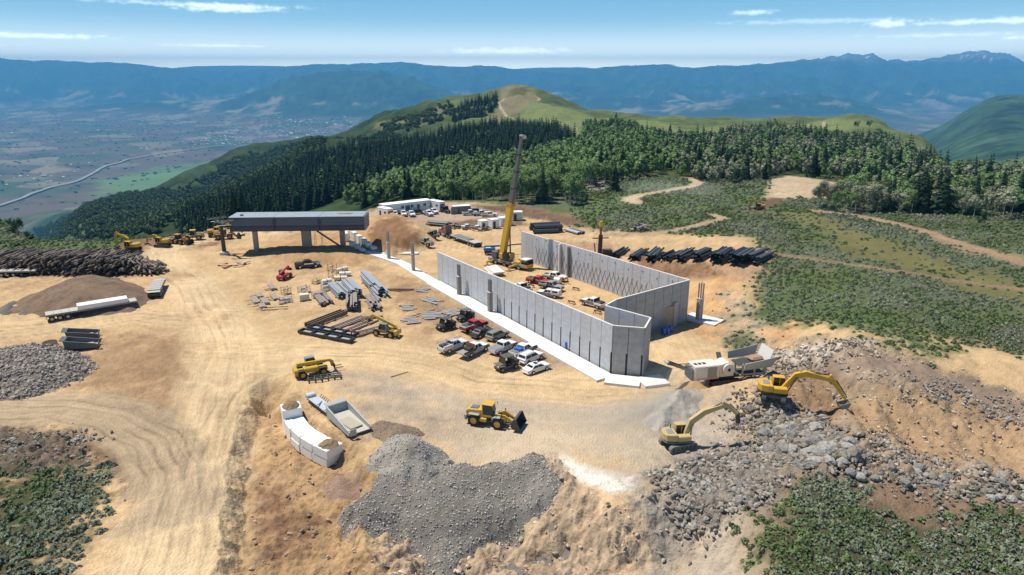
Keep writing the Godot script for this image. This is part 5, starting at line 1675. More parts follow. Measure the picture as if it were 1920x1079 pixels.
# kind: pickup, suv, sedan
func car(called: String, label: String, category: String, x: float, z: float, yaw: float, kind: String, paint: Color, group := "", extra := "", grow := 1.0) -> Node3D:
	var t := thing(called, label, category, on(x, z, 0.02), yaw, group)
	var body := mat(paint.r * 0.92 + 0.012, paint.g * 0.92 + 0.01, paint.b * 0.92 + 0.006, 0.42, 0.0, 0.35)
	var dark := mat(0.025, 0.025, 0.028, 0.6)
	var chrome := mat(0.55, 0.55, 0.56, 0.25, 0.9)
	var l := 2.85
	var w := 0.98
	var belt := 1.2
	var hood := 1.13
	var axle := 1.75
	var rad := 0.42
	var low := 0.48
	var green := [Vector2(-0.85, belt), Vector2(-0.68, 1.86), Vector2(0.5, 1.88), Vector2(1.25, belt - 0.03)]
	if kind == "suv":
		l = 2.35; axle = 1.42; belt = 1.1; hood = 1.05; rad = 0.38; w = 0.94
		green = [Vector2(-2.2, belt), Vector2(-1.95, 1.7), Vector2(0.2, 1.74), Vector2(1.0, belt - 0.03)]
	elif kind == "sedan":
		l = 2.38; axle = 1.4; belt = 0.94; hood = 0.9; rad = 0.34; w = 0.92; low = 0.3
		green = [Vector2(-1.75, belt), Vector2(-1.0, 1.41), Vector2(0.25, 1.44), Vector2(1.15, belt - 0.03)]
	var out := [Vector2(-l, low)]
	out.append_array(arch(-axle, low, rad + 0.06))
	out.append_array(arch(axle, low, rad + 0.06))
	out.append_array([Vector2(l - 0.06, low), Vector2(l, low + 0.2), Vector2(l - 0.05, hood - 0.13), Vector2(l - 0.3, hood), Vector2(1.3, belt)])
	if kind == "pickup":
		out.append_array([Vector2(-0.8, belt), Vector2(-0.84, 0.78), Vector2(-l, 0.78)])
	elif kind == "sedan":
		out.append_array([Vector2(-1.7, belt), Vector2(-l + 0.08, belt - 0.04), Vector2(-l, belt - 0.2)])
	else:
		out.append_array([Vector2(-2.2, belt), Vector2(-l, belt - 0.05)])
	part(t, "body", M.new().prism(out, w - 0.06, w - 0.1, low, 1.3, 0, 0.07), body)
	var top: float = green[1].y
	part(t, "cabin", M.new().prism(green, w - 0.05, w - 0.24, belt, top, 0, 0.03), body)
	# glass stands a little proud of the cabin
	var g0: Vector2 = green[0]; var g1: Vector2 = green[1]; var g2: Vector2 = green[2]; var g3: Vector2 = green[3]
	var mid := (g1.x + g2.x) * 0.5 + 0.05
	var y0 := belt + 0.07
	var y1 := top - 0.1
	var at := func(a: Vector2, b: Vector2, y: float) -> float: return lerpf(a.x, b.x, (y - a.y) / (b.y - a.y))
	var rear := M.new().prism([Vector2(at.call(g0, g1, y0) + 0.12, y0), Vector2(mid - 0.06, y0), Vector2(mid - 0.06, y1), Vector2(at.call(g0, g1, y1) + 0.14, y1)], w - 0.04, w - 0.228, belt, top)
	var front := M.new().prism([Vector2(mid + 0.04, y0), Vector2(at.call(g3, g2, y0) - 0.16, y0), Vector2(at.call(g3, g2, y1) - 0.12, y1), Vector2(mid + 0.04, y1)], w - 0.04, w - 0.228, belt, top)
	part(t, "rear_side_window", rear, glass)
	part(t, "front_side_window", front, glass)
	part(t, "windshield", M.new().prism([Vector2(at.call(g3, g2, y0) + 0.02, y0), Vector2(at.call(g3, g2, y1) + 0.02, y1), Vector2(at.call(g3, g2, y1) - 0.1, y1), Vector2(at.call(g3, g2, y0) - 0.1, y0)], w - 0.2, w - 0.32, belt, top), glass)
	part(t, "rear_window", M.new().prism([Vector2(at.call(g0, g1, y0 + 0.08) - 0.02, y0 + 0.08), Vector2(at.call(g0, g1, y1) - 0.02, y1), Vector2(at.call(g0, g1, y1) + 0.1, y1), Vector2(at.call(g0, g1, y0 + 0.08) + 0.1, y0 + 0.08)], w - 0.22, w - 0.34, belt, top), glass)
	for sx in [-axle, axle]:
		for sz in [-1, 1]: wheel(t, Vector3(sx, rad, sz * (w - 0.14)), rad, 0.26, chrome)
	for sz in [-1, 1]:
		part(t, "headlight", M.new().box(Vector3(l - 0.03, hood - 0.25, sz * (w - 0.28)), Vector3(0.12, 0.18, 0.34), Basis.IDENTITY, 0.03), mat(0.75, 0.76, 0.78, 0.15))
		part(t, "tail_light", M.new().box(Vector3(-l + 0.01, belt - 0.3, sz * (w - 0.17)), Vector3(0.1, 0.3, 0.16), Basis.IDENTITY, 0.02), mat(0.35, 0.01, 0.01, 0.2))
		part(t, "mirror", M.new().box(Vector3(0.95, belt + 0.12, sz * (w + 0.1)), Vector3(0.12, 0.18, 0.2), Basis.IDENTITY, 0.03), body)
	part(t, "grille", M.new().box(Vector3(l - 0.01, hood - 0.3, 0), Vector3(0.1, 0.28, w * 0.95), Basis.IDENTITY, 0.02), dark)
	part(t, "front_bumper", M.new().box(Vector3(l, low + 0.12, 0), Vector3(0.16, 0.24, w * 1.85), Basis.IDENTITY, 0.06), chrome if kind == "pickup" else body)
	part(t, "rear_bumper", M.new().box(Vector3(-l - 0.02, low + 0.12, 0), Vector3(0.16, 0.24, w * 1.85), Basis.IDENTITY, 0.06), chrome if kind == "pickup" else body)
	if kind == "pickup" and extra != "flatbed":
		for sz in [-1, 1]: part(t, "bed_side", M.new().box(Vector3(-1.84, 1.0, sz * (w - 0.09)), Vector3(1.98, 0.46, 0.12), Basis.IDENTITY, 0.04), body)
		part(t, "tail_gate", M.new().box(Vector3(-l + 0.05, 0.98, 0), Vector3(0.1, 0.46, w * 1.8), Basis.IDENTITY, 0.03), body)
		part(t, "bed_liner", M.new().box(Vector3(-1.83, 0.81, 0), Vector3(1.92, 0.06, w * 1.7)), dark)
	match extra:
		"cover": part(t, "bed_cover", M.new().box(Vector3(-1.84, 1.24, 0), Vector3(2.0, 0.06, w * 1.86), Basis.IDENTITY, 0.02), mat(0.05, 0.055, 0.06, 0.6))
		"greycover": part(t, "bed_cover", M.new().box(Vector3(-1.84, 1.24, 0), Vector3(2.0, 0.06, w * 1.86), Basis.IDENTITY, 0.02), mat(0.2, 0.21, 0.22, 0.6))
		"ladder":
			for q in [-1, 1]:
				part(t, "rack_post", M.new().rod(Vector3(-0.9, 1.2, q * 0.85), Vector3(-0.9, 2.1, q * 0.85), 0.04, 0.04, 6), dark)
				part(t, "rack_post", M.new().rod(Vector3(-2.7, 1.2, q * 0.85), Vector3(-2.7, 2.1, q * 0.85), 0.04, 0.04, 6), dark)
				part(t, "ladder_rail", M.new().bar(Vector3(-3.7, 2.2, 0.3 + q * 0.22), Vector3(1.6, 2.2, 0.3 + q * 0.22), 0.06, 0.08), mat(0.5, 0.5, 0.5, 0.4, 0.6))
				part(t, "tool_box", M.new().box(Vector3(-1.84, 1.35, q * 0.82), Vector3(1.9, 0.36, 0.36), Basis.IDENTITY, 0.03), body)
			for q in 14: part(t, "rung", M.new().box(Vector3(-3.5 + q * 0.38, 2.2, 0.3), Vector3(0.05, 0.05, 0.44)), mat(0.5, 0.5, 0.5, 0.4, 0.6))
			part(t, "hose_reel", M.new().rod(Vector3(-2.2, 1.3, -0.3), Vector3(-2.2, 1.3, 0.3), 0.35, 0.35, 12), dark)
		"flatbed":
			part(t, "tray", M.new().box(Vector3(-2.0, 1.0, 0), Vector3(3.0, 0.12, 2.1), Basis.IDENTITY, 0.02), mat(0.27, 0.27, 0.27, 0.6))
			for q in [-1, 1]: part(t, "tray_side", M.new().box(Vector3(-2.0, 1.18, q * 1.02), Vector3(3.0, 0.3, 0.06)), dark)
			part(t, "headboard", M.new().box(Vector3(-0.98, 1.6, 0), Vector3(0.1, 1.1, 2.0)), mat(0.22, 0.09, 0.06, 0.7))
			part(t, "dark_tank", M.new().box(Vector3(-1.6, 1.3, 0.1), Vector3(0.9, 0.5, 1.4), Basis.IDENTITY, 0.06), dark)
		"tray":
			part(t, "tray_cover", M.new().box(Vector3(-1.9, 1.3, 0), Vector3(2.5, 0.1, 2.06), Basis.IDENTITY, 0.03), mat(0.24, 0.25, 0.26, 0.5))
			part(t, "dark_panel", M.new().box(Vector3(-1.8, 1.37, 0), Vector3(1.7, 0.06, 1.4)), mat(0.06, 0.065, 0.07, 0.5))
			part(t, "spare_tyre", M.new().rod(Vector3(-1.5, 1.38, 0.4), Vector3(-1.5, 1.56, 0.4), 0.36, 0.36, 12), rubber)
		"blue":
			part(t, "blue_chest", M.new().box(Vector3(-1.3, 1.25, 0.1), Vector3(0.9, 0.75, 1.4), Basis.IDENTITY, 0.06), mat(0.02, 0.12, 0.5, 0.4))
			part(t, "grey_chest", M.new().box(Vector3(-2.3, 1.1, 0), Vector3(0.8, 0.5, 1.5), Basis.IDENTITY, 0.06), mat(0.16, 0.17, 0.18, 0.5))
		"load":
			part(t, "dark_load", M.new().box(Vector3(-1.8, 1.15, 0), Vector3(1.6, 0.6, 1.5), Basis.IDENTITY, 0.12), dark)
			part(t, "rack", M.new().box(Vector3(-0.95, 1.6, 0), Vector3(0.08, 0.8, 1.8)), dark)
		"cap":
			part(t, "bed_cap", M.new().prism([Vector2(-2.82, 1.22), Vector2(-2.7, 1.82), Vector2(-0.86, 1.86), Vector2(-0.86, 1.22)], 0.95, 0.78, 1.2, 1.85, 0, 0.03), body)
			part(t, "cap_window", M.new().prism([Vector2(-2.5, 1.34), Vector2(-2.4, 1.7), Vector2(-1.1, 1.72), Vector2(-1.1, 1.34)], 0.955, 0.805, 1.2, 1.85), glass)
		"rails":
			for q in [-1, 1]: part(t, "roof_rail", M.new().bar(Vector3(-1.8, 1.82, q * 0.62), Vector3(0.0, 1.84, q * 0.62), 0.05, 0.06), chrome)
		"sunroof":
			part(t, "sun_roof", M.new().box(Vector3(-0.25, 1.44, 0), Vector3(0.6, 0.03, 0.8), Basis(Vector3.BACK, 0.02)), glass)
	if grow != 1.0: t.scale = Vector3.ONE * grow
	return t

func buggy(label: String, x: float, z: float, yaw: float, skin: Color, roof: Color, grow := 1.0) -> void:
	var t := thing("side_by_side_buggy", label, "buggy", on(x, z, 0.02), yaw)
	var body := mat(skin.r, skin.g, skin.b, 0.5)
	var dark := mat(0.02, 0.02, 0.022, 0.6)
	part(t, "body", M.new().prism([Vector2(-1.6, 0.4), Vector2(1.5, 0.4), Vector2(1.6, 0.65), Vector2(1.5, 0.95), Vector2(0.75, 1.05), Vector2(0.6, 0.6), Vector2(-0.5, 0.6), Vector2(-0.6, 1.0), Vector2(-1.6, 0.95)], 0.62, 0.55, 0.4, 1.0, 0, 0.04), body)
	part(t, "cargo_box", M.new().box(Vector3(-1.2, 1.05, 0), Vector3(0.95, 0.3, 1.35), Basis.IDENTITY, 0.04), dark)
	part(t, "roof", M.new().box(Vector3(-0.1, 1.95, 0), Vector3(1.5, 0.08, 1.35), Basis.IDENTITY, 0.03), mat(roof.r, roof.g, roof.b, 0.5))
	part(t, "seat", M.new().box(Vector3(-0.25, 0.85, 0), Vector3(0.5, 0.3, 1.2), Basis.IDENTITY, 0.06).box(Vector3(-0.55, 1.2, 0), Vector3(0.15, 0.6, 1.2), Basis.IDENTITY, 0.05), mat(0.05, 0.045, 0.04, 0.8))
	part(t, "windscreen", M.new().bar(Vector3(0.75, 1.05, 0), Vector3(0.55, 1.9, 0), 1.15, 0.02), glass)
	for s in [-1, 1]:
		part(t, "roll_bar", M.new().rod(Vector3(0.8, 1.0, s * 0.62), Vector3(0.55, 1.93, s * 0.6), 0.045, 0.045, 6), dark)
		part(t, "roll_bar", M.new().rod(Vector3(-0.6, 1.0, s * 0.62), Vector3(-0.75, 1.93, s * 0.6), 0.045, 0.045, 6), dark)
		part(t, "fender", M.new().box(Vector3(1.05, 0.86, s * 0.68), Vector3(0.9, 0.08, 0.36), Basis.IDENTITY, 0.03), body)
		part(t, "headlight", M.new().box(Vector3(1.56, 0.8, s * 0.4), Vector3(0.08, 0.14, 0.25)), mat(0.7, 0.7, 0.72, 0.2))
		for q in [-1.05, 1.1]: wheel(t, Vector3(q, 0.36, s * 0.66), 0.36, 0.28, mat(0.2, 0.2, 0.2, 0.4, 0.6))
	if grow != 1.0: t.scale = Vector3.ONE * grow

func flatbed_trailer(label: String, x: float, z: float, yaw: float, l: float, cargo := "", up := 0.0) -> void:
	var t := thing("flatbed_trailer", label, "trailer", on(x, z, up), yaw)
	var deck := worn(0.40, 0.38, 0.35, 0.8, 0.15, 0.4, 83)
	var dark := mat(0.03, 0.03, 0.032, 0.6)
	var n := int(l / 1.2)
	for i in n: part(t, "deck_plank", M.new().box(Vector3(-l / 2 + (i + 0.5) * l / n, 1.4, 0), Vector3(l / n - 0.03, 0.1, 2.5), Basis.IDENTITY, 0.01), deck)
	for s in [-1, 1]:
		part(t, "side_rail", M.new().box(Vector3(0, 1.24, s * 1.22), Vector3(l, 0.24, 0.1)), mat(0.2, 0.2, 0.21, 0.6))
		part(t, "main_beam", M.new().box(Vector3(0, 1.05, s * 0.5), Vector3(l * 0.98, 0.5, 0.14)), dark)
		part(t, "landing_leg", M.new().box(Vector3(l * 0.32, 0.55, s * 0.8), Vector3(0.16, 1.1, 0.16)), dark)
		for q in 3: wheel(t, Vector3(-l / 2 + 0.9 + q * 1.3, 0.5, s * 0.98), 0.5, 0.5, mat(0.35, 0.35, 0.36, 0.4, 0.6))
	part(t, "tail_bumper", M.new().box(Vector3(-l / 2 + 0.05, 0.85, 0), Vector3(0.12, 0.5, 2.3)), dark)
	if cargo == "box":
		part(t, "white_slab", M.new().box(Vector3(l * 0.12, 1.85, 0.1), Vector3(l * 0.56, 0.8, 2.3), Basis.IDENTITY, 0.04), mat(0.66, 0.66, 0.68, 0.6))
	elif cargo == "plates":
		for q in 6: part(t, "grey_plate", M.new().box(Vector3(-l * 0.32 + q * l * 0.13, 1.56, 0), Vector3(l * 0.115, 0.2, 2.4), Basis.IDENTITY, 0.02), worn(0.36, 0.34, 0.33, 0.7, 0.15, 0.4, 84))
	elif cargo == "steel":
		for q in 3: part(t, "steel_section", M.new().box(Vector3(1.0, 1.6, -0.7 + q * 0.7), Vector3(l * 0.6, 0.3, 0.5), Basis.IDENTITY, 0.03), mat(0.2, 0.2, 0.21, 0.6))

func semi_truck(x: float, z: float, yaw: float) -> void:
	var t := thing("truck_tractor", "dusty maroon truck tractor coupled to a loaded flatbed behind the walls", "truck", on(x, z, 0.02), yaw)
	var paint := mat(0.19, 0.10, 0.09, 0.5)
	var dark := mat(0.03, 0.03, 0.03, 0.6)
	part(t, "hood", M.new().prism([Vector2(1.2, 0.9), Vector2(3.2, 0.9), Vector2(3.25, 1.5), Vector2(3.0, 1.9), Vector2(1.2, 2.15)], 0.95, 0.8, 0.9, 2.1, 0, 0.08), paint)
	part(t, "cab", M.new().prism([Vector2(-0.9, 0.9), Vector2(1.3, 0.9), Vector2(1.3, 2.1), Vector2(0.95, 3.0), Vector2(-0.9, 3.4)], 1.15, 1.05, 0.9, 3.2, 0, 0.08), paint)
	part(t, "windshield", M.new().prism([Vector2(1.33, 2.15), Vector2(1.0, 2.95), Vector2(0.9, 2.95), Vector2(1.2, 2.15)], 1.0, 0.95, 2, 3), glass)
	part(t, "side_window", M.new().prism([Vector2(0.2, 2.1), Vector2(1.0, 2.1), Vector2(0.75, 2.8), Vector2(0.2, 2.8)], 1.16, 1.1, 0.9, 3.2), glass)
	part(t, "frame", M.new().box(Vector3(-1.6, 0.8, 0), Vector3(4.4, 0.3, 0.9)), dark)
	part(t, "fifth_wheel", M.new().box(Vector3(-2.6, 1.05, 0), Vector3(1.2, 0.2, 1.0)), dark)
	part(t, "bumper", M.new().box(Vector3(3.3, 0.75, 0), Vector3(0.2, 0.45, 2.3), Basis.IDENTITY, 0.05), mat(0.5, 0.5, 0.5, 0.3, 0.8))
	for s in [-1, 1]:
		part(t, "stack", M.new().rod(Vector3(-1.05, 1.0, s * 1.1), Vector3(-1.05, 3.9, s * 1.1), 0.09, 0.09, 8), mat(0.5, 0.5, 0.5, 0.3, 0.8))
		part(t, "fuel_tank", M.new().rod(Vector3(-0.7, 0.75, s * 0.95), Vector3(0.9, 0.75, s * 0.95), 0.32, 0.32, 10), mat(0.45, 0.45, 0.46, 0.3, 0.8))
		part(t, "headlight", M.new().box(Vector3(3.2, 1.3, s * 0.75), Vector3(0.14, 0.2, 0.3)), mat(0.7, 0.7, 0.7, 0.2))
		for q in [2.35, -2.0, -3.2]: wheel(t, Vector3(q, 0.5, s * 0.95), 0.5, 0.4, mat(0.4, 0.4, 0.4, 0.4, 0.7))

func build_vehicles() -> void:
	glass = mat(0.012, 0.016, 0.02, 0.06)
	rubber = mat(0.018, 0.018, 0.019, 0.85)
	var white := Color(0.72, 0.73, 0.74)
	# the cluster on the yard before the long wall
	buggy("black roofed side by side buggy at the far left of the parked cluster", -12.2, -119.9, 3.85, Color(0.03, 0.032, 0.03), Color(0.07, 0.08, 0.085), 1.15)
	buggy("dark buggy with a grey roof behind the red pickup", -8.9, -125.0, 3.9, Color(0.03, 0.03, 0.03), Color(0.10, 0.115, 0.12), 1.1)
	car("pickup", "red crew cab pickup with a grey covered bed in the parked cluster", "pickup", -7.0, -120.0, 0.8, "pickup", Color(0.42, 0.012, 0.03), "", "tray")
	car("sedan", "black car between the red pickup and the silver wagon", "car", -5.4, -116.9, 0.85, "sedan", Color(0.018, 0.02, 0.022))
	car("suv", "silver grey estate wagon next to the black car", "suv", -2.6, -115.4, 0.87, "suv", Color(0.22, 0.22, 0.21), "", "rails")
	car("pickup", "white service pickup carrying a long ladder, leftmost in the front row", "pickup", -10.0, -110.2, 0.8, "pickup", white, "", "ladder")
	car("pickup", "white flatbed pickup with a black tray, between the ladder pickup and the covered one", "pickup", -6.3, -108.6, 0.86, "pickup", white, "", "flatbed")
	car("pickup", "white pickup with a grey bed cover beside the flatbed pickup", "pickup", -1.5, -109.6, 0.84, "pickup", white, "", "greycover")
	car("pickup", "white pickup with a bright blue chest in its bed", "pickup", 1.9, -108.2, 0.88, "pickup", white, "", "blue")
	car("suv", "white suv with roof rails between the blue chest pickup and the sedan", "suv", 3.1, -105.2, 0.82, "suv", white, "", "rails", 1.05)
	car("sedan", "white sedan with a dark sun roof, nearest the yard's end", "car", 3.9, -101.2, 0.68, "sedan", white, "", "sunroof")
	buggy("camouflage side by side buggy next to the white sedan", -0.9, -102.0, 3.75, Color(0.12, 0.105, 0.085), Color(0.08, 0.085, 0.085), 1.2)
	# inside the walls
	car("pickup", "white pickup with a dark bed half hidden by the long wall", "pickup", 2.0, -143.4, 2.2, "pickup", white, "", "load")
	car("pickup", "bright red pickup inside the walls", "pickup", 5.9, -148.6, -0.62, "pickup", Color(0.45, 0.015, 0.02), "", "cover")
	car("pickup", "silver pickup nose to the sandy floor just before the red one", "pickup", 8.6, -144.6, -0.62, "pickup", Color(0.30, 0.31, 0.32), "", "")
	car("pickup", "white pickup parked by the back wall inside the shell", "pickup", 9.8, -152.0, -0.6, "pickup", white, "", "")
	car("pickup", "white pickup with a bed cap, close to the long wall inside the shell", "pickup", 7.8, -139.6, 2.7, "pickup", white, "", "cap", 0.92)
	car("pickup", "white pickup with a dark loaded bed near the inner corner of the walls", "pickup", 16.4, -133.0, 2.35, "pickup", white, "", "load")
	# the far lot
	var lot := [[-39.0, -227.2, -1.35, "white pickup next to the camper trailer on the far lot"], [-36.3, -228.4, -1.3, "white pickup second from the camper trailer on the far lot"], [-33.6, -228.0, -1.2, "white pickup third from the camper trailer, facing the lot"], [-28.0, -228.4, -1.05, "white pickup before the cargo trailer, nearer one of the pair"], [-26.6, -231.6, -1.05, "white pickup before the cargo trailer, farther one of the pair"],
		[-13.9, -228.6, 0.3, "white crew pickup right beside the dark container"], [-10.2, -227.6, 0.2, "white pickup in the middle between container and white sheds"], [-7.4, -225.4, 0.15, "white pickup in front of the white sheds at the lot's right end"]]
	for s in lot: car("pickup", s[3], "pickup", s[0], s[1], s[2], "pickup", white, "", "" if s[2] < 0 else "cover", 0.95)
	car("suv", "black suv parked against the long white office", "suv", -31.4, -231.0, 0.5, "suv", Color(0.02, 0.02, 0.022))
	car("suv", "black suv between two white pickups by the container", "suv", -11.8, -231.4, 0.3, "suv", Color(0.02, 0.02, 0.024))
	buggy("olive buggy alone right of the cargo trailer", -22.6, -232.4, -0.8, Color(0.08, 0.07, 0.045), Color(0.06, 0.055, 0.04), 1.15)
	buggy("grey buggy behind the loader with the tan bucket by the brown bank", -22.3, -192.6, -0.6, Color(0.12, 0.12, 0.11), Color(0.2, 0.2, 0.2), 1.1)
	car("pickup", "black pickup alone below the terminal", "pickup", -49.9, -163.2, 0.35, "pickup", Color(0.02, 0.022, 0.03), "", "load", 1.05)
	# trailers
	flatbed_trailer("long flatbed trailer carrying a white slab before the brown aggregate", -82.4, -128.8, 0.62, 15.5, "box")
	flatbed_trailer("flatbed trailer stacked with grey plates, standing end on by the haul road", -76.6, -142.8, 1.9, 10.5, "plates")
	flatbed_trailer("low flatbed trailer in front of the log wall", -115.0, -155.6, 0.1, 8.5)
	semi_truck(-19.0, -197.2, 2.2)
	flatbed_trailer("flatbed trailer loaded with steel behind the maroon truck", -12.9, -188.6, 2.2, 13.0, "steel")

# ---------------------------------------------------------------- machines; they work towards +x
# a beam in the x,y plane: middle line with its depth at each point
func ribbon(line: Array, deep: Array, half: float, zc := 0.0) -> M:
	var up := []
	var down := []
	for i in line.size():
		var a: Vector2 = line[maxi(i - 1, 0)]
		var b: Vector2 = line[mini(i + 1, line.size() - 1)]
		var n := (b - a).normalized().orthogonal()
		if n.dot(Vector2(0, 1)) < 0: n = -n
		if i > 0 and n.dot((up[-1] - line[i - 1]).normalized()) < -0.2: n = -n
		up.append(line[i] + n * deep[i] * 0.5)
		down.append(line[i] - n * deep[i] * 0.5)
	down.reverse()
	up.append_array(down)
	return M.new().prism(up, half - 0.02, half - 0.02, 0, 1, zc, 0.03)

func track(t: Node3D, l: float, zc: float, yaw: float, dark: Material) -> void:
	var pts := []
	var r := 0.47
	for i in 9: pts.append(Vector2(l / 2 - r + r * sin(PI * i / 8.0), r - r * cos(PI * i / 8.0)))
	for i in 9: pts.append(Vector2(-l / 2 + r - r * sin(PI * i / 8.0), r + r * cos(PI * i / 8.0)))
	var turn := Transform3D(Basis(Vector3.UP, yaw), Vector3.ZERO)
	var m := M.new().prism(pts, 0.3, 0.3, 0, 1, zc)
	var k := int(l / 0.24)
	for i in k:
		for y in [0.0, r * 2]: m.box(Vector3(-l / 2 + r + (i + 0.5) * (l - 2 * r) / k, y, zc), Vector3(0.1, 0.06, 0.62))
	var tr := part(t, "track", m.turned(turn), dark)
	var q := M.new()
	for i in 6: q.rod(Vector3(-l / 2 + r + i * (l - 2 * r) / 5.0, r, zc - 0.33), Vector3(-l / 2 + r + i * (l - 2 * r) / 5.0, r, zc + 0.33), 0.24, 0.24, 10)
	part(tr, "rollers", q.turned(turn), mat(0.06, 0.055, 0.05, 0.6)).set_meta("kind", "stuff")

func bucket_shape(at: Vector2, size: float, tilt: float, half: float) -> M:
	# a curved shell with side plates and teeth
	var m := M.new()
	var arc := []
	for i in 8:
		var a := tilt + PI * 0.95 * i / 7.0
		arc.append(at + Vector2(cos(a), sin(a)) * size)
	var inner := []
	for p in arc: inner.append(at + (p - at) * 0.9)
	var shell := arc.duplicate()
	inner.reverse()
	shell.append_array(inner)
	m.prism(shell, half)
	for s in [-1, 1]: m.prism(arc, 0.03, 0.03, 0, 1, s * half)
	for k in 4:
		var e: Vector2 = arc[0] + (arc[0] - arc[1]).normalized() * 0.12
		m.box(Vector3(e.x, e.y, (k - 1.5) * half * 0.6), Vector3(0.12, 0.3, 0.1))
	return m

func excavator(label: String, at: Vector3, yaw: float, track_yaw: float, boom: Array, stick: Array, tool_word: String, paint: Color, big := 1.0, dusty := 0.0, roll := 0.0) -> void:
	var t := thing("excavator", label, "excavator", at, yaw)
	t.scale = Vector3.ONE * big
	var body := worn(paint.r, paint.g, paint.b, 0.5, 0.15, 0.5, 101)
	var dark := mat(0.03 + dusty * 0.12, 0.03 + dusty * 0.11, 0.032 + dusty * 0.1, 0.8)
	var steel := mat(0.12, 0.115, 0.11, 0.6)
	track(t, 4.3, 1.25, track_yaw, dark)
	track(t, 4.3, -1.25, track_yaw, dark)
	part(t, "undercarriage", M.new().box(Vector3(0, 0.6, 0), Vector3(1.8, 0.5, 2.0), Basis(Vector3.UP, track_yaw), 0.06).rod(Vector3(0, 0.8, 0), Vector3(0, 1.15, 0), 0.75, 0.75, 16), steel)
	# house with a rounded tail
	var plan := [Vector2(1.5, -1.35), Vector2(1.5, 1.35), Vector2(-1.2, 1.35), Vector2(-2.0, 1.1), Vector2(-2.35, 0.5), Vector2(-2.35, -0.5), Vector2(-2.0, -1.1), Vector2(-1.2, -1.35)]
	var flat := Transform3D(Basis(Vector3.RIGHT, PI / 2), Vector3(0, 1.2, 0))
	part(t, "house_deck", M.new().prism(plan, 0.1, 0.1, 0, 1, 0, 0.03).turned(flat), dark)
	var tail := [Vector2(-0.5, -1.32), Vector2(-0.5, 1.32), Vector2(-1.2, 1.32), Vector2(-1.97, 1.08), Vector2(-2.32, 0.5), Vector2(-2.32, -0.5), Vector2(-1.97, -1.08), Vector2(-1.2, -1.32)]
	part(t, "engine_cover", M.new().prism(tail, 0.5, 0.5, 0, 1, 0, 0.08).turned(Transform3D(Basis(Vector3.RIGHT, PI / 2), Vector3(0, 1.88, 0))), body)
	part(t, "side_tank", M.new().box(Vector3(0.45, 1.7, 0.85), Vector3(1.9, 0.8, 0.95), Basis.IDENTITY, 0.1), body)
	part(t, "grille", M.new().box(Vector3(-1.3, 2.4, 0.1), Vector3(0.9, 0.08, 1.2), Basis.IDENTITY, 0.02), mat(0.2, 0.21, 0.23, 0.6))
	part(t, "exhaust", M.new().rod(Vector3(-0.9, 2.3, -0.9), Vector3(-0.9, 2.95, -0.9), 0.09, 0.09, 8), dark)
	var cab := part(t, "cab", M.new().prism([Vector2(-0.35, 1.3), Vector2(1.35, 1.3), Vector2(1.45, 2.1), Vector2(1.1, 2.95), Vector2(-0.35, 2.95)], 0.5, 0.46, 1.3, 2.95, -0.82, 0.05), glass)
	part(cab, "roof", M.new().box(Vector3(0.4, 2.99, -0.82), Vector3(1.55, 0.1, 1.0), Basis.IDENTITY, 0.04), body)
	part(cab, "door_frame", M.new().box(Vector3(-0.3, 2.1, -0.82), Vector3(0.12, 1.6, 1.04)).box(Vector3(0.5, 2.1, -0.82), Vector3(0.09, 1.6, 1.03)).box(Vector3(0.5, 1.45, -0.82), Vector3(1.7, 0.3, 1.03)), body)
	# arms
	var deep := []
	for i in boom.size(): deep.append([0.55, 0.85, 0.75, 0.5][i] if boom.size() == 4 else 0.6)
	part(t, "boom", ribbon(boom, deep, 0.3), body)
	part(t, "stick", ribbon(stick, [0.55, 0.6, 0.35], 0.22), body)
	var b1: Vector2 = boom[1]; var b2: Vector2 = boom[2]; var s0: Vector2 = stick[0]; var s2: Vector2 = stick[2]
	for s in [-1, 1]: part(t, "boom_cylinder", M.new().rod(Vector3(1.5, 1.4, s * 0.42), Vector3(b1.x, b1.y - 0.1, s * 0.42), 0.11, 0.09, 8), dark)
	part(t, "stick_cylinder", M.new().rod(Vector3(b1.x + 0.4, b1.y + 0.55, 0), Vector3(s0.x, s0.y + 0.1, 0), 0.1, 0.08, 8), dark)
	part(t, "tool_cylinder", M.new().rod(Vector3(stick[1].x + 0.25, stick[1].y + 0.3, 0), Vector3(s2.x + 0.2, s2.y + 0.25, 0), 0.08, 0.07, 8), dark)
	if tool_word == "hammer":
		part(t, "breaker", M.new().box(Vector3(s2.x, s2.y - 0.5, 0), Vector3(0.55, 1.5, 0.5), Basis(Vector3.BACK, 0.12), 0.06), mat(0.05, 0.045, 0.04, 0.7))
		part(t, "chisel", M.new().rod(Vector3(s2.x + 0.1, s2.y - 1.2, 0), Vector3(s2.x + 0.18, s2.y - 2.1, 0), 0.09, 0.05, 8), mat(0.3, 0.3, 0.3, 0.4, 0.7))
	else:
		part(t, "bucket", bucket_shape(s2 + Vector2(-0.15, -0.5), 0.75, roll - PI * 0.85, 0.65), mat(0.17, 0.16, 0.15, 0.6))

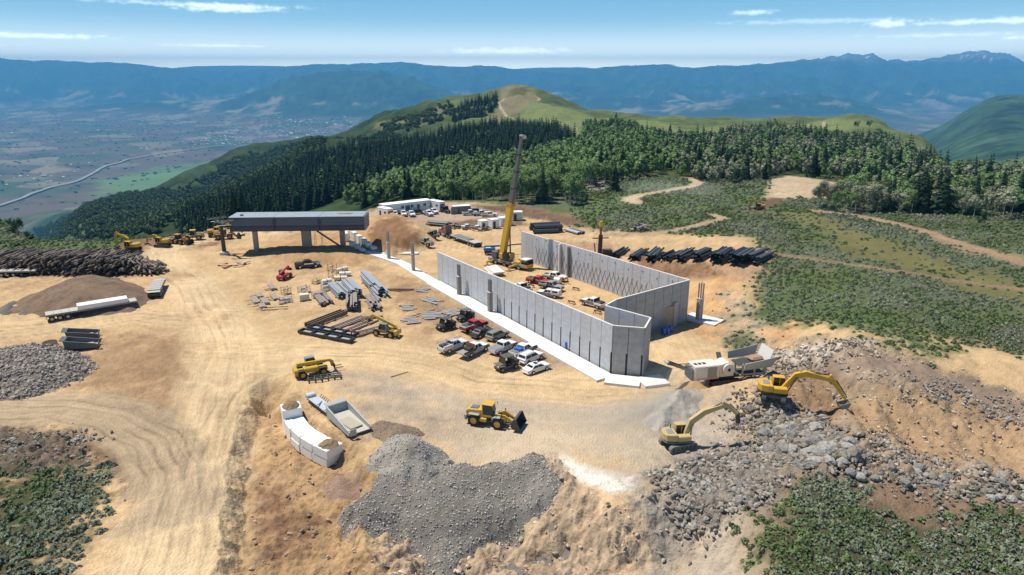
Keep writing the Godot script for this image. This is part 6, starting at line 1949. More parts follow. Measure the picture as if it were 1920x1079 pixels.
func telehandler(label: String, at: Vector3, yaw: float, paint: Color, cab_col: Color, lift: float, out: float, size := 1.0, fork := true) -> void:
	var t := thing("telehandler", label, "telehandler", at, yaw)
	t.scale = Vector3.ONE * size
	var body := worn(paint.r, paint.g, paint.b, 0.5, 0.15, 0.5, 102)
	var dark := mat(0.03, 0.03, 0.03, 0.7)
	part(t, "chassis", M.new().box(Vector3(0, 0.85, 0), Vector3(4.6, 0.6, 1.0), Basis.IDENTITY, 0.08), body)
	part(t, "engine_cover", M.new().box(Vector3(-0.2, 1.25, 0.8), Vector3(2.1, 0.75, 0.85), Basis.IDENTITY, 0.1), body)
	part(t, "rear_weight", M.new().box(Vector3(-2.3, 1.0, 0), Vector3(0.6, 0.9, 1.9), Basis.IDENTITY, 0.1), body)
	var cab := part(t, "cab", M.new().prism([Vector2(-0.7, 1.1), Vector2(0.85, 1.1), Vector2(0.95, 1.7), Vector2(0.6, 2.5), Vector2(-0.7, 2.5)], 0.42, 0.4, 1.1, 2.5, -0.78, 0.05), glass)
	part(cab, "roof", M.new().box(Vector3(-0.05, 2.54, -0.78), Vector3(1.45, 0.1, 0.9), Basis.IDENTITY, 0.04), mat(cab_col.r, cab_col.g, cab_col.b, 0.5))
	part(cab, "frame", M.new().box(Vector3(-0.66, 1.8, -0.78), Vector3(0.1, 1.4, 0.88)).box(Vector3(0.1, 1.3, -0.78), Vector3(1.6, 0.4, 0.87)), mat(cab_col.r, cab_col.g, cab_col.b, 0.5))
	for x in [-1.5, 1.5]:
		for s in [-1, 1]: wheel(t, Vector3(x, 0.6, s * 1.0), 0.6, 0.45, body)
	for x in [-1.5, 1.5]:
		for s in [-1, 1]: part(t, "fender", M.new().box(Vector3(x, 1.27, s * 0.98), Vector3(1.1, 0.07, 0.5), Basis.IDENTITY, 0.02), dark)
	var a := Vector2(-2.1, 1.95)
	var d := Vector2(cos(lift), sin(lift))
	part(t, "boom", ribbon([a, a + d * 2.2, a + d * 4.2], [0.5, 0.5, 0.46], 0.22, 0.05), body)
	part(t, "inner_boom", ribbon([a + d * 4.0, a + d * (4.2 + out * 0.5), a + d * (4.2 + out)], [0.36, 0.36, 0.36], 0.16, 0.05), body)
	var e := a + d * (4.2 + out)
	part(t, "boom_head", ribbon([e, e + Vector2(0.35, -0.3), e + Vector2(0.4, -1.0)], [0.4, 0.5, 0.4], 0.2, 0.05), body)
	part(t, "carriage", M.new().box(Vector3(e.x + 0.6, e.y - 0.95, 0.05), Vector3(0.14, 0.75, 1.5), Basis.IDENTITY, 0.03), dark)
	if fork:
		for s in [-1, 1]: part(t, "fork", M.new().box(Vector3(e.x + 1.25, e.y - 1.3, 0.05 + s * 0.45), Vector3(1.3, 0.07, 0.14)), dark)
	else:
		part(t, "lattice_jib", M.new().bar(Vector3(e.x + 0.6, e.y - 0.7, -0.6), Vector3(e.x + 2.2, e.y - 1.3, -0.6), 0.1, 0.1).bar(Vector3(e.x + 0.6, e.y - 0.7, 0.7), Vector3(e.x + 2.2, e.y - 1.3, 0.7), 0.1, 0.1).bar(Vector3(e.x + 2.2, e.y - 1.3, -0.6), Vector3(e.x + 2.2, e.y - 1.3, 0.7), 0.1, 0.1).bar(Vector3(e.x + 0.6, e.y - 1.5, -0.6), Vector3(e.x + 2.2, e.y - 1.3, -0.6), 0.1, 0.1).bar(Vector3(e.x + 0.6, e.y - 1.5, 0.7), Vector3(e.x + 2.2, e.y - 1.3, 0.7), 0.1, 0.1), mat(0.3, 0.22, 0.05, 0.6))
	part(t, "lift_cylinder", M.new().rod(Vector3(-0.8, 1.15, 0.05), Vector3(a.x + d.x * 2.2, a.y + d.y * 2.2 - 0.2, 0.05), 0.12, 0.1, 8), dark)

func wheel_loader(label: String, at: Vector3, yaw: float, paint: Color, up: float, size := 1.0) -> void:
	var t := thing("wheel_loader", label, "wheel loader", at, yaw)
	t.scale = Vector3.ONE * size
	var body := worn(paint.r, paint.g, paint.b, 0.5, 0.15, 0.5, 103)
	var dark := mat(0.03, 0.03, 0.032, 0.7)
	var grey := mat(0.3, 0.3, 0.29, 0.6)
	part(t, "engine_hood", M.new().prism([Vector2(-3.2, 1.1), Vector2(-0.7, 1.1), Vector2(-0.7, 2.35), Vector2(-2.9, 2.2), Vector2(-3.25, 1.9)], 0.78, 0.72, 1.1, 2.4, 0, 0.08), body)
	part(t, "hood_vent", M.new().box(Vector3(-2.1, 2.33, 0), Vector3(1.1, 0.06, 0.9), Basis(Vector3.BACK, 0.06)), mat(0.12, 0.13, 0.18, 0.6))
	part(t, "rear_weight", M.new().box(Vector3(-3.2, 1.0, 0), Vector3(0.4, 0.8, 2.0), Basis.IDENTITY, 0.08), grey)
	part(t, "rear_frame", M.new().box(Vector3(-1.4, 0.95, 0), Vector3(3.4, 0.55, 1.2), Basis.IDENTITY, 0.06), dark)
	part(t, "front_frame", M.new().box(Vector3(1.4, 0.95, 0), Vector3(1.8, 0.8, 1.0), Basis.IDENTITY, 0.08), body)
	var cab := part(t, "cab", M.new().prism([Vector2(-0.85, 1.3), Vector2(0.55, 1.3), Vector2(0.7, 2.0), Vector2(0.5, 3.1), Vector2(-0.85, 3.1)], 0.72, 0.66, 1.3, 3.1, 0, 0.05), mat(0.01, 0.03, 0.045, 0.06))
	part(cab, "roof", M.new().box(Vector3(-0.15, 3.17, 0), Vector3(1.75, 0.14, 1.6), Basis.IDENTITY, 0.06), body)
	part(cab, "pillars", M.new().box(Vector3(-0.8, 2.2, 0.7), Vector3(0.1, 1.8, 0.08)).box(Vector3(-0.8, 2.2, -0.7), Vector3(0.1, 1.8, 0.08)).box(Vector3(-0.15, 1.5, 0), Vector3(1.5, 0.35, 1.48)), body)
	for s in [-1, 1]:
		for x in [-1.9, 1.55]: wheel(t, Vector3(x, 0.82, s * 1.05), 0.82, 0.6, body)
		part(t, "rear_fender", M.new().box(Vector3(-1.9, 1.72, s * 1.05), Vector3(1.5, 0.08, 0.62), Basis.IDENTITY, 0.03), grey)
		part(t, "front_fender", M.new().prism([Vector2(0.75, 1.55), Vector2(1.1, 1.78), Vector2(1.9, 1.78), Vector2(1.9, 1.7), Vector2(1.15, 1.7), Vector2(0.82, 1.5)], 0.3, 0.3, 0, 1, s * 1.05), grey)
		part(t, "mirror", M.new().box(Vector3(0.8, 2.9, s * 1.05), Vector3(0.06, 0.35, 0.22), Basis.IDENTITY, 0.02), dark)
		part(t, "lift_arm", ribbon([Vector2(1.2, 1.75), Vector2(2.4, 1.55 + up * 0.5), Vector2(3.5, 0.75 + up)], [0.4, 0.5, 0.36], 0.13, s * 0.55), body)
		part(t, "step", M.new().box(Vector3(-0.6, 1.0, s * 0.98), Vector3(1.0, 0.5, 0.35), Basis.IDENTITY, 0.04), body)
	part(t, "tilt_link", ribbon([Vector2(1.3, 1.9), Vector2(2.3, 2.15 + up * 0.3), Vector2(3.3, 1.3 + up)], [0.25, 0.4, 0.25], 0.12), body)
	part(t, "headlight_bar", M.new().box(Vector3(2.0, 2.0, 0.75), Vector3(0.1, 0.5, 0.08)).box(Vector3(2.05, 2.25, 0.75), Vector3(0.12, 0.18, 0.26)).box(Vector3(2.0, 2.0, -0.75), Vector3(0.1, 0.5, 0.08)).box(Vector3(2.05, 2.25, -0.75), Vector3(0.12, 0.18, 0.26)), dark)
	# bucket: open towards the front
	var b := Vector2(3.9, 0.75 + up)
	var lipped := [b + Vector2(1.0, -0.55), b + Vector2(0.1, -0.62), b + Vector2(-0.32, -0.3), b + Vector2(-0.4, 0.2), b + Vector2(-0.1, 0.75), b + Vector2(0.35, 0.95)]
	var inner := []
	for p in lipped: inner.append(p + (b + Vector2(0.5, 0.2) - p).normalized() * 0.08)
	inner.reverse()
	var shell := lipped.duplicate()
	shell.append_array(inner)
	var m := M.new().prism(shell, 1.45)
	for s in [-1, 1]: m.prism(lipped, 0.04, 0.04, 0, 1, s * 1.45)
	part(t, "bucket", m, mat(0.05, 0.05, 0.055, 0.5))

func crane() -> void:
	var t := thing("mobile_crane", "yellow mobile crane with a tall grey telescopic boom inside the walls", "mobile crane", on(-0.6, -164.2), -0.75)
	var yellow := worn(0.55, 0.33, 0.02, 0.45, 0.1, 0.5, 104)
	var grey := worn(0.10, 0.105, 0.11, 0.45, 0.15, 0.3, 105)
	var dark := mat(0.03, 0.03, 0.03, 0.7)
	part(t, "carrier", M.new().box(Vector3(0, 1.15, 0), Vector3(12.5, 0.8, 2.5), Basis.IDENTITY, 0.08), mat(0.28, 0.29, 0.3, 0.5))
	part(t, "front_deck", M.new().box(Vector3(3.3, 1.75, 0), Vector3(2.0, 0.5, 2.5), Basis.IDENTITY, 0.06), yellow)
	var cab := part(t, "carrier_cab", M.new().prism([Vector2(4.4, 0.8), Vector2(6.7, 0.8), Vector2(6.8, 1.6), Vector2(6.5, 2.7), Vector2(4.4, 2.75)], 1.25, 1.15, 0.8, 2.75, 0, 0.08), yellow)
	part(cab, "glazing", M.new().prism([Vector2(4.9, 1.7), Vector2(6.8, 1.7), Vector2(6.56, 2.6), Vector2(4.9, 2.6)], 1.27, 1.17, 0.8, 2.75), glass)
	part(cab, "roof", M.new().box(Vector3(5.45, 2.8, 0), Vector3(2.1, 0.1, 2.3), Basis.IDENTITY, 0.04), mat(0.6, 0.6, 0.58, 0.5))
	for x in [-5.0, -3.6, -0.6, 1.4, 4.2]:
		for s in [-1, 1]: wheel(t, Vector3(x, 0.6, s * 1.05), 0.6, 0.5, mat(0.35, 0.35, 0.35, 0.5))
	for x in [-4.4, 3.0]:
		part(t, "outrigger_beam", M.new().box(Vector3(x, 0.95, 0), Vector3(0.4, 0.4, 7.0), Basis.IDENTITY, 0.03), yellow)
		for s in [-1, 1]:
			part(t, "outrigger_jack", M.new().rod(Vector3(x, 0.1, s * 3.4), Vector3(x, 1.1, s * 3.4), 0.12, 0.12, 8), dark)
			part(t, "outrigger_pad", M.new().box(Vector3(x, 0.09, s * 3.4), Vector3(1.3, 0.16, 1.3), Basis.IDENTITY, 0.02), mat(0.25, 0.17, 0.09, 0.9))
	part(t, "turntable", M.new().rod(Vector3(-1.2, 1.5, 0), Vector3(-1.2, 1.85, 0), 1.2, 1.2, 18), dark)
	part(t, "superstructure", M.new().box(Vector3(-0.5, 2.6, 0.3), Vector3(3.0, 1.5, 2.4), Basis(Vector3.UP, 0.1), 0.15), yellow)
	part(t, "counterweight", M.new().box(Vector3(-4.0, 2.5, 0), Vector3(1.8, 1.6, 2.8), Basis.IDENTITY, 0.08), mat(0.10, 0.09, 0.09, 0.6))
	part(t, "winch_deck", M.new().box(Vector3(-2.6, 2.7, 0), Vector3(1.6, 0.9, 2.2), Basis.IDENTITY, 0.08).rod(Vector3(-2.8, 3.3, -0.8), Vector3(-2.8, 3.3, 0.8), 0.45, 0.45, 12), dark)
	part(t, "operator_cab", M.new().prism([Vector2(-0.6, 2.0), Vector2(1.0, 2.0), Vector2(1.15, 2.8), Vector2(0.8, 3.7), Vector2(-0.6, 3.7)], 0.5, 0.45, 2, 3.7, 1.5, 0.05), glass)
	# the boom leans slightly to the right; base section yellow, the rest grey
	var inv := t.transform.affine_inverse()
	var foot := inv * Vector3(-2.2, 3.2, -164.6)
	var tip := inv * Vector3(2.3, 31.2, -163.6)
	var d := (tip - foot).normalized()
	var total := foot.distance_to(tip)
	var side := d.cross(Vector3(0, 0, 1)).normalized()
	part(t, "base_boom", M.new().bar(foot - d * 1.2, foot + d * total * 0.43, 1.25, 1.35, side), yellow)
	part(t, "boom_collar", M.new().bar(foot + d * total * 0.42, foot + d * total * 0.445, 1.45, 1.55, side), mat(0.45, 0.2, 0.03, 0.5))
	var w := 1.05
	for i in 4:
		var a := total * (0.43 + i * 0.1425)
		part(t, "boom_section", M.new().bar(foot + d * a, foot + d * (a + total * 0.143), w, w * 1.05, side), grey)
		part(t, "section_collar", M.new().bar(foot + d * (a + total * 0.136), foot + d * (a + total * 0.1445), w + 0.12, w + 0.14, side), dark)
		w -= 0.13
	part(t, "boom_head", M.new().box(tip, Vector3(1.1, 0.9, 0.7), Basis.IDENTITY, 0.06).rod(tip + Vector3(0.9, -0.1, -0.2), tip + Vector3(0.9, -0.1, 0.2), 0.4, 0.4, 12), mat(0.3, 0.3, 0.3, 0.5))
	part(t, "luffing_cylinder", M.new().rod(inv * Vector3(-0.4, 3.0, -164.0), foot + d * total * 0.36, 0.2, 0.14, 8), grey)
	part(t, "hoist_rope", M.new().rod(tip + Vector3(0.9, -0.3, 0), tip + Vector3(0.9, -4.5, 0), 0.04, 0.04, 4), dark)
	part(t, "hook_block", M.new().box(tip + Vector3(0.9, -4.8, 0), Vector3(0.4, 0.7, 0.3), Basis.IDENTITY, 0.05), yellow)

func crusher() -> void:
	var t := thing("jaw_crusher", "white mobile rock crusher with a feed hopper and a side conveyor", "crusher", on(32.2, -97.2), 0.22)
	var cream := worn(0.60, 0.58, 0.52, 0.5, 0.1, 0.4, 106)
	var grey := worn(0.36, 0.35, 0.33, 0.6, 0.15, 0.4, 107)
	var dark := mat(0.04, 0.042, 0.045, 0.7)
	track(t, 5.2, 1.1, 0, dark)
	track(t, 5.2, -1.1, 0, dark)
	part(t, "main_frame", M.new().box(Vector3(0.5, 1.25, 0), Vector3(12.0, 0.5, 1.5), Basis.IDENTITY, 0.05), dark)
	part(t, "engine_house", M.new().box(Vector3(-3.4, 2.5, 0.1), Vector3(4.0, 2.2, 2.6), Basis.IDENTITY, 0.1), cream)
	for x in [-4.4, -2.6]: part(t, "engine_door", M.new().box(Vector3(x, 2.5, 1.42), Vector3(1.5, 1.7, 0.06), Basis.IDENTITY, 0.02), mat(0.52, 0.5, 0.45, 0.5) if x < -3 else mat(0.25, 0.25, 0.23, 0.6))
	part(t, "red_stripe", M.new().box(Vector3(-3.4, 1.6, 1.43), Vector3(3.4, 0.35, 0.05)), mat(0.4, 0.2, 0.17, 0.6))
	for k in 3: part(t, "roof_vent", M.new().box(Vector3(-4.9 + k * 0.7, 3.63, 0.3), Vector3(0.45, 0.06, 0.6)), dark)
	part(t, "radiator", M.new().box(Vector3(-5.6, 2.2, 0), Vector3(0.5, 1.7, 2.2), Basis.IDENTITY, 0.06), dark)
	part(t, "jaw_box", M.new().prism([Vector2(-1.2, 1.4), Vector2(1.2, 1.4), Vector2(1.3, 2.9), Vector2(0.3, 3.7), Vector2(-1.2, 3.4)], 1.0, 1.0, 0, 1, 0, 0.06), cream)
	for s in [-1, 1]:
		part(t, "flywheel", M.new().rod(Vector3(0.2, 2.6, s * 1.05), Vector3(0.2, 2.6, s * 1.35), 0.95, 0.95, 20), cream)
		part(t, "flywheel_hub", M.new().rod(Vector3(0.2, 2.6, s * 1.3), Vector3(0.2, 2.6, s * 1.42), 0.25, 0.25, 10), dark)
		part(t, "hopper_side", M.new().prism([Vector2(2.0, 3.1), Vector2(6.6, 3.3), Vector2(7.2, 5.0), Vector2(5.0, 4.6), Vector2(2.0, 4.2)], 0.06, 0.06, 0, 1, s * 1.5).turned(Transform3D(Basis(Vector3.RIGHT, s * 0.16), Vector3(0, 0, s * 0.4))), grey)
		part(t, "hopper_frame", M.new().box(Vector3(4.6, 2.2, s * 1.1), Vector3(0.25, 2.0, 0.2)).box(Vector3(2.6, 2.2, s * 1.1), Vector3(0.25, 2.0, 0.2)).box(Vector3(6.3, 2.2, s * 1.1), Vector3(0.3, 2.0, 0.2)).box(Vector3(4.4, 1.5, s * 1.1), Vector3(4.4, 0.2, 0.2)), grey)
	part(t, "hopper_end", M.new().box(Vector3(6.9, 4.3, 0), Vector3(0.1, 2.0, 3.2), Basis(Vector3.BACK, -0.35)), mat(0.55, 0.55, 0.53, 0.6))
	part(t, "hopper_floor", M.new().box(Vector3(4.3, 3.2, 0), Vector3(5.0, 0.12, 2.2), Basis(Vector3.BACK, 0.04)), dark)
	part(t, "feed_rock", M.new().box(Vector3(5.2, 3.6, 0), Vector3(2.2, 0.7, 1.7), Basis(Vector3.UP, 0.2), 0.3), worn(0.3, 0.2, 0.14, 0.95, 0.3, 0.8, 108))
	# discharge conveyor out to the left
	part(t, "conveyor_belt", M.new().bar(Vector3(-2.0, 0.9, 0), Vector3(-9.4, 4.2, 0.1), 1.0, 0.12), dark)
	for s in [-1, 1]: part(t, "conveyor_rail", M.new().bar(Vector3(-2.0, 1.0, s * 0.55), Vector3(-9.4, 4.3, s * 0.55 + 0.1), 0.1, 0.32), mat(0.09, 0.09, 0.1, 0.6))
	for k in 6: part(t, "belt_roller", M.new().rod(Vector3(-4.0 - k, 1.7 + k * 0.445, -0.55), Vector3(-4.0 - k, 1.7 + k * 0.445, 0.6), 0.1, 0.1, 8), grey)
	part(t, "head_drum", M.new().rod(Vector3(-9.4, 4.25, -0.55), Vector3(-9.4, 4.25, 0.65), 0.28, 0.28, 12), grey)
	part(t, "strut", M.new().bar(Vector3(-5.5, 3.4, 0.5), Vector3(-7.6, 3.5, 0.5), 0.1, 0.1).bar(Vector3(-5.5, 3.4, -0.5), Vector3(-7.6, 3.5, -0.5), 0.1, 0.1), dark)
	part(t, "side_conveyor", M.new().bar(Vector3(0.5, 1.2, -1.0), Vector3(1.5, 3.0, -4.5), 0.7, 0.25), dark)

func person(label: String, at: Vector3, yaw: float, coat: Color, trousers: Color, hat: Color, lean: float, stride: float) -> void:
	# one skin from tapered limbs joined by a smooth distance field
	var joints := [
		[Vector3(0, 0.95, 0.09), Vector3(stride, 0.5, 0.11), 0.095, 0.062], [Vector3(stride, 0.5, 0.11), Vector3(stride * 0.8 - 0.03, 0.08, 0.12), 0.06, 0.042], [Vector3(stride * 0.8 - 0.03, 0.05, 0.12), Vector3(stride * 0.8 + 0.15, 0.035, 0.13), 0.048, 0.036],
		[Vector3(0, 0.95, -0.09), Vector3(-stride, 0.5, -0.11), 0.095, 0.062], [Vector3(-stride, 0.5, -0.11), Vector3(-stride - 0.08, 0.08, -0.12), 0.06, 0.042], [Vector3(-stride - 0.08, 0.05, -0.12), Vector3(-stride + 0.1, 0.035, -0.13), 0.048, 0.036],
		[Vector3(0, 0.98, 0), Vector3(lean * 0.5, 1.22, 0), 0.15, 0.15], [Vector3(lean * 0.5, 1.22, 0), Vector3(lean, 1.42, 0), 0.16, 0.13], [Vector3(lean, 1.42, -0.12), Vector3(lean, 1.42, 0.12), 0.08, 0.08], [Vector3(lean, 1.46, 0), Vector3(lean * 1.2, 1.58, 0), 0.055, 0.05],
		[Vector3(lean, 1.42, 0.2), Vector3(lean + 0.08, 1.14, 0.27), 0.06, 0.048], [Vector3(lean + 0.08, 1.14, 0.27), Vector3(lean + 0.3, 1.02, 0.2), 0.046, 0.034],
		[Vector3(lean, 1.42, -0.2), Vector3(lean + 0.02, 1.13, -0.26), 0.06, 0.048], [Vector3(lean + 0.02, 1.13, -0.26), Vector3(lean + 0.16, 0.92, -0.24), 0.046, 0.034]]
	for s in [-1.0, 1.0]:
		var palm := Vector3(lean + (0.34 if s > 0 else 0.2), 1.0 if s > 0 else 0.86, 0.2 * s - (0.03 if s < 0 else 0.0))
		joints.append([palm - Vector3(0.03, -0.02, 0), palm + Vector3(0.03, -0.02, 0), 0.034, 0.032])
		for f in 4: joints.append([palm + Vector3(0.04, -0.02, (f - 1.5) * 0.02), palm + Vector3(0.075 + 0.008 * (1.5 - absf(f - 1.5)), -0.075, (f - 1.5) * 0.022), 0.009, 0.008])
		joints.append([palm + Vector3(-0.01, 0, -0.03 * s), palm + Vector3(0.05, -0.02, -0.06 * s), 0.011, 0.009])
	var t := thing("person", label, "person", at, yaw)
	var body := skin_mesh(joints, 0.022)
	# colours: trousers below, coat above, skin at hands and neck
	var cs := PackedColorArray()
	for v in body[0]:
		var col := coat
		if v.y < 0.09: col = Color(0.06, 0.045, 0.03)
		elif v.y < 0.97 and absf(v.z) < 0.2: col = trousers
		elif v.y > 1.5: col = Color(0.38, 0.22, 0.15)
		elif absf(v.z) > 0.14 and ((v.z > 0 and v.x > lean + 0.29) or (v.z < 0 and v.y < 0.92)): col = Color(0.38, 0.22, 0.15)
		cs.append(col)
	var arr := []
	arr.resize(Mesh.ARRAY_MAX)
	arr[Mesh.ARRAY_VERTEX] = body[0]
	arr[Mesh.ARRAY_COLOR] = cs
	arr[Mesh.ARRAY_INDEX] = body[1]
	var st := SurfaceTool.new()
	st.create_from_arrays(arr)
	st.generate_normals()
	part_mesh(t, "body", st.commit(), tinted_mat(0.8))
	var hx := lean * 1.25
	var head := skin_mesh([[Vector3(hx, 1.66, 0), Vector3(hx + 0.02, 1.72, 0), 0.09, 0.095], [Vector3(hx + 0.04, 1.6, 0), Vector3(hx + 0.06, 1.6, 0), 0.055, 0.05], [Vector3(hx + 0.1, 1.67, 0), Vector3(hx + 0.12, 1.645, 0), 0.014, 0.018], [Vector3(hx, 1.66, 0.09), Vector3(hx - 0.01, 1.69, 0.1), 0.016, 0.018], [Vector3(hx, 1.66, -0.09), Vector3(hx - 0.01, 1.69, -0.1), 0.016, 0.018]], 0.012)
	arr = []
	arr.resize(Mesh.ARRAY_MAX)
	arr[Mesh.ARRAY_VERTEX] = head[0]
	arr[Mesh.ARRAY_INDEX] = head[1]
	st = SurfaceTool.new()
	st.create_from_arrays(arr)
	st.generate_normals()
	var face := part_mesh(t, "head", st.commit(), mat(0.38, 0.22, 0.15, 0.6))
	for s in [-1, 1]: part(face, "eye", M.new().box(Vector3(hx + 0.103, 1.69, s * 0.035), Vector3(0.012, 0.014, 0.024)), mat(0.03, 0.025, 0.02, 0.3))
	part(face, "mouth", M.new().box(Vector3(hx + 0.108, 1.61, 0), Vector3(0.01, 0.01, 0.045)), mat(0.22, 0.08, 0.07, 0.6))
	part(t, "hard_hat", M.new().rod(Vector3(hx + 0.01, 1.735, 0), Vector3(hx + 0.01, 1.80, 0), 0.118, 0.095, 14).rod(Vector3(hx + 0.01, 1.80, 0), Vector3(hx + 0.01, 1.835, 0), 0.095, 0.03, 14).rod(Vector3(hx + 0.03, 1.73, 0), Vector3(hx + 0.03, 1.742, 0), 0.145, 0.14, 14), mat(hat.r, hat.g, hat.b, 0.35))

# surface nets over a smooth union of tapered capsules: [vertices, indices]
func skin_mesh(joints: Array, cell: float) -> Array:
	var lo := Vector3.INF
	var hi := -Vector3.INF
	for j in joints:
		for k in 2:
			lo = lo.min(j[k] - Vector3.ONE * (j[2] + cell * 2)); hi = hi.max(j[k] + Vector3.ONE * (j[2] + cell * 2))
	var n := Vector3i(((hi - lo) / cell).ceil()) + Vector3i.ONE
	var f := PackedFloat32Array()
	f.resize(n.x * n.y * n.z)
	f.fill(1.0)
	var blend := 0.03
	for j in joints:
		var a: Vector3 = j[0]
		var ba: Vector3 = j[1] - a
		var reach: float = maxf(j[2], j[3]) + 0.06
		var l := Vector3i((a.min(j[1]) - Vector3.ONE * reach - lo) / cell).max(Vector3i.ZERO)
		var h := Vector3i((a.max(j[1]) + Vector3.ONE * reach - lo) / cell + Vector3.ONE).min(n - Vector3i.ONE)
		for z in range(l.z, h.z + 1):
			for y in range(l.y, h.y + 1):
				for x in range(l.x, h.x + 1):
					var pa := lo + Vector3(x, y, z) * cell - a
					var q := clampf(pa.dot(ba) / maxf(ba.length_squared(), 1e-6), 0, 1)
					var d: float = (pa - ba * q).length() - lerpf(j[2], j[3], q)
					var k := (z * n.y + y) * n.x + x
					var soft: float = minf(blend, j[3] * 0.7)
					var g := clampf(0.5 + 0.5 * (f[k] - d) / soft, 0, 1)
					f[k] = lerpf(f[k], d, g) - soft * g * (1.0 - g) if f[k] < 0.9 else d
	var vid := {}
	var v := PackedVector3Array()
	var idx := PackedInt32Array()
	var sx := 1
	var sy := n.x
	var sz := n.x * n.y
	for z in n.z - 1:
		for y in n.y - 1:
			for x in n.x - 1:
				var k := z * sz + y * sy + x
				var sum := Vector3.ZERO
				var c := 0
				for e in [[0, sx, Vector3.ZERO, Vector3(1, 0, 0)], [sy, sy + sx, Vector3(0, 1, 0), Vector3(1, 1, 0)], [sz, sz + sx, Vector3(0, 0, 1), Vector3(1, 0, 1)], [sz + sy, sz + sy + sx, Vector3(0, 1, 1), Vector3(1, 1, 1)],
						[0, sy, Vector3.ZERO, Vector3(0, 1, 0)], [sx, sx + sy, Vector3(1, 0, 0), Vector3(1, 1, 0)], [sz, sz + sy, Vector3(0, 0, 1), Vector3(0, 1, 1)], [sz + sx, sz + sx + sy, Vector3(1, 0, 1), Vector3(1, 1, 1)],
						[0, sz, Vector3.ZERO, Vector3(0, 0, 1)], [sx, sx + sz, Vector3(1, 0, 0), Vector3(1, 0, 1)], [sy, sy + sz, Vector3(0, 1, 0), Vector3(0, 1, 1)], [sx + sy, sx + sy + sz, Vector3(1, 1, 0), Vector3(1, 1, 1)]]:
					var a := f[k + e[0]]
					var b := f[k + e[1]]
					if (a < 0) != (b < 0):
						sum += e[2].lerp(e[3], a / (a - b))
						c += 1
				if c:
					vid[k] = v.size()
					v.append(lo + (Vector3(x, y, z) + sum / c) * cell)
	for k in vid:
		for ax in [[sx, sy, sz], [sy, sz, sx], [sz, sx, sy]]:
			var a := f[k]
			var b := f[k + ax[0]]
			if (a < 0) == (b < 0): continue
			var p: int = vid.get(k - ax[1] - ax[2], -1)
			var q: int = vid.get(k - ax[2], -1)
			var s: int = vid.get(k - ax[1], -1)
			if p < 0 or q < 0 or s < 0: continue
			var o: int = vid[k]
			# wound clockwise seen from outside
			if a < 0: idx.append_array(PackedInt32Array([p, o, q, p, s, o]))
			else: idx.append_array(PackedInt32Array([p, q, o, p, o, s]))
	return [v, idx]

